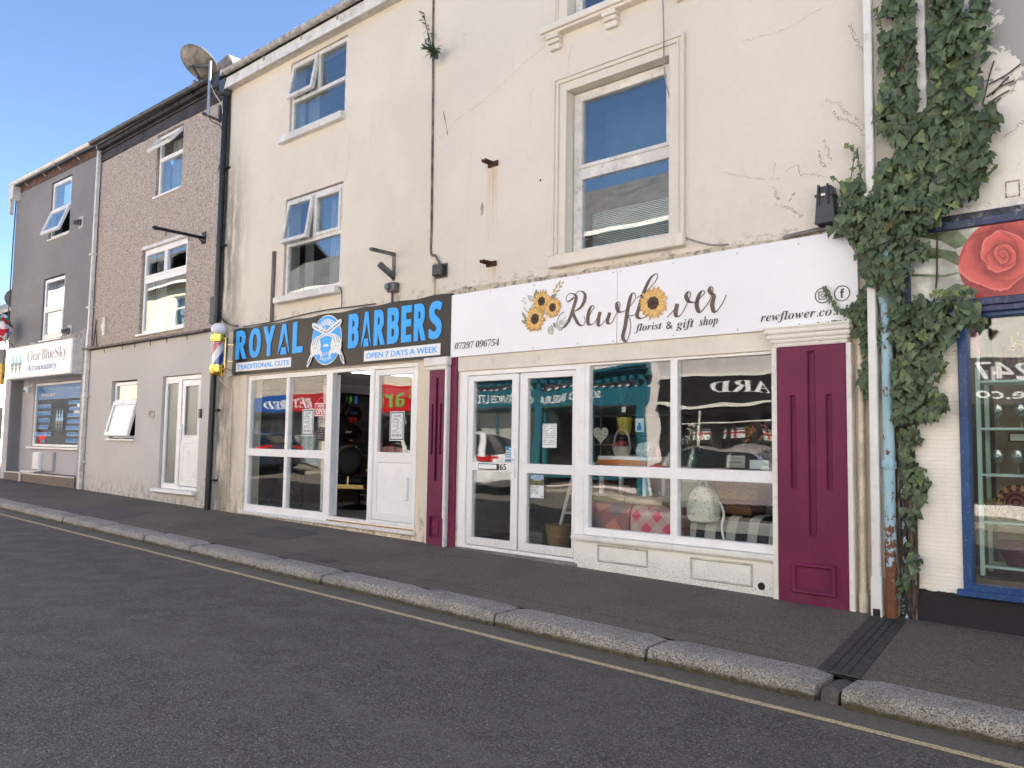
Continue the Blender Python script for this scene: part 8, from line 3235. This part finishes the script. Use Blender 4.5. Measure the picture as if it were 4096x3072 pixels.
# ------------------------------------------------------------------ parked cars along the far kerb
def car(name, lab, x, y, length, height, paint, suv=True, facing=-1, grp="cars parked along the far kerb"):
    """hatchback side-on to the houses; facing -1: nose towards -X"""
    z0 = gz(x) - .15
    T_ = thing(name, lab, "car", (x, y, z0), grp)
    L = length / 2
    st = [(-1.0, .34, .62, .66), (-.97, .24, .74, .78), (-.86, .20, .84, .86), (-.60, .18, .95, .89), (-.42, .18, 1.00, .90), (0, .18, 1.02, .90), (.5, .18, 1.05, .90), (.80, .20, 1.08, .88), (.94, .24, 1.08, .84), (1.0, .36, .92, .74)]

    def ring(u, zb, zt, hw):
        s = [(hw * .86, zb), (hw * .98, zb + .10), (hw, zb + (zt - zb) * .45), (hw * .985, zb + (zt - zb) * .8), (hw * .93, zt - .01), (hw * .6, zt + .015), (0, zt + .02)]
        full = s + [(-a, b) for a, b in s[-2::-1]]
        return [(x + facing * -1 * u * L * -1 if False else x - facing * u * L * -1 * -1, y + a, z0 + b) for a, b in full]
    m_ = MB()
    m_.loft([ring(*q) for q in st])
    m_.build("body", paint, T_, smooth=40)
    gh = [(-.46, 1.0, 1.02, .80), (-.18, 1.0, height - .10, .74), (.05, 1.0, height - .01, .72), (.45, 1.02, height, .71), (.74, 1.04, height - .07, .70), (.95, 1.05, 1.10, .72)]

    def gring(u, zb, zt, hw, e=0):
        s = [(hw + .09, zb), (hw + .05 + e, zb + (zt - zb) * .5), (hw * .92 + e, zt - .04), (hw * .6, zt), (0, zt + .01)]
        full = s + [(-a, b) for a, b in s[-2::-1]]
        return [(x - facing * u * L, y + a, z0 + b) for a, b in full]
    m_ = MB()
    m_.loft([gring(*q) for q in gh])
    m_.build("glasshouse", pm("car_glass", (.012, .014, .016), .05, 0, spec=.8) if 'carglass' not in M else M['carglass'], T_, smooth=40)
    m_ = MB()
    rp = [gring(u, zb, zt, hw, .006) for u, zb, zt, hw in gh[1:5]]
    m_.loft([[(p[0], p[1], p[2] + .006) for p in r_[2:7]] for r_ in rp], closed_ring=False, cap=False)
    m_.build("roof", paint, T_, smooth=40)
    for u in (-.40, .08, .50, .84):
        m_ = MB()
        for s_ in (1, -1):
            lean = .18 if u < -.3 else (.10 if u > .7 else 0)
            zt = height - .06
            u2 = u + (lean + .12 if u < -.3 else (-.06 if u > .7 else 0))
            wd = .06 if u < .7 else .22
            m_.extr([(x - facing * u * L, y + s_ * .865, z0 + 1.02), (x - facing * u * L + wd, y + s_ * .865, z0 + 1.02), (x - facing * u2 * L + wd * .7, y + s_ * .70, z0 + zt), (x - facing * u2 * L, y + s_ * .70, z0 + zt)], (0, s_ * .012, 0))
        m_.build("pillar", paint, T_)
    for u in (-.62, .62):
        for s_ in (1, -1):
            m_ = MB()
            m_.lathe([(.10, -.01), (.25, 0), (.32, .01), (.335, .04), (.335, .19), (.30, .21)], (x - facing * u * L, y + s_ * .87, z0 + .335), (0, -s_, 0), 26)
            wh = m_.build("wheel", M['black'], T_, smooth=40)
            m_ = MB()
            for k in range(5):
                a = 2 * math.pi * k / 5
                c0 = Vector((x - facing * u * L, y + s_ * .885, z0 + .335))
                d_ = Vector((math.cos(a), 0, math.sin(a)))
                m_.obox(c0 + d_ * .12, .10, (.012, .03), d_, (0, 1, 0))
            m_.tube([Vector((x - facing * u * L + .225 * math.cos(a), y + s_ * .885, z0 + .335 + .225 * math.sin(a))) for a in [2 * math.pi * k / 24 for k in range(24)]], .014, 6, closed=True)
            m_.build("rim", M['galv'], wh)
    for s_ in (1, -1):
        m_ = MB()
        m_.loft([[(x - facing * .99 * L, y + s_ * .48, z0 + .88), (x - facing * .985 * L, y + s_ * .84, z0 + .88), (x - facing * .86 * L, y + s_ * .905, z0 + .90)], [(x - facing * .985 * L, y + s_ * .48, z0 + 1.03), (x - facing * .97 * L, y + s_ * .84, z0 + 1.05), (x - facing * .80 * L, y + s_ * .89, z0 + 1.05)]])
        m_.build("tail_light", M['taillight'], T_)
        m_ = MB()
        m_.loft([[(x + facing * .985 * L, y + s_ * .45, z0 + .62), (x + facing * .94 * L, y + s_ * .78, z0 + .64), (x + facing * .80 * L, y + s_ * .88, z0 + .68)], [(x + facing * .96 * L, y + s_ * .45, z0 + .76), (x + facing * .90 * L, y + s_ * .78, z0 + .80), (x + facing * .76 * L, y + s_ * .86, z0 + .84)]])
        m_.build("headlight", M['headlight'], T_)
        m_ = MB()
        m_.obox((x + facing * .34 * L, y + s_ * .98, z0 + 1.04), .09, (.10, .06), (1, 0, 0), (0, 1, 0))
        m_.build("wing_mirror", paint, T_, bevel=.02)
        m_ = MB()
        for uu in (-.05, .42):
            m_.obox((x - facing * uu * L, y + s_ * .895, z0 + .88), .09, (.015, .012), (1, 0, 0), (0, 1, 0))
        m_.build("door_handle", paint, T_, bevel=.004)
        m_ = MB()
        m_.box(x - .52 * L, x + .52 * L, y + s_ * .87 - .02, y + s_ * .87 + .02, z0 + .18, z0 + .30)
        m_.build("sill_trim", M['black'], T_)
    return T_


M['taillight'] = pm("tail_light_red", (.50, .012, .012), .12, 0)
M['headlight'] = pm("headlight_glass", (.60, .62, .64), .08, 0, metal=.4)
M['carglass'] = pm("car_tinted_glass", (.010, .012, .014), .04, 0, spec=.9)
cpw = pm("white_car_paint", (.78, .78, .79), .18, 0)
cpd = pm("dark_blue_car_paint", (.018, .024, .04), .15, 0)
cps = pm("silver_pink_car_paint", (.34, .30, .31), .2, 0, metal=.3)
cpb = pm("bronze_car_paint", (.20, .15, .12), .2, 0, metal=.4)
cpr = pm("red_car_paint", (.35, .015, .015), .18, 0)
car("parked_car", "white high hatchback parked opposite the florist door, its red tail light to the right", -16.6, -8.85, 4.4, 1.62, cpw)
car("parked_car", "silvery pink car parked opposite the florist's display window", -7.6, -8.95, 4.2, 1.45, cps, facing=1)
car("parked_car", "dark blue car parked opposite the barber shop", -27.4, -8.85, 4.3, 1.48, cpd)
car("parked_car", "bronze car parked opposite the grey house", -54.5, -8.9, 4.2, 1.5, cpb)
car("parked_car", "red car parked behind the bronze one", -48.6, -8.9, 4.1, 1.48, cpr)
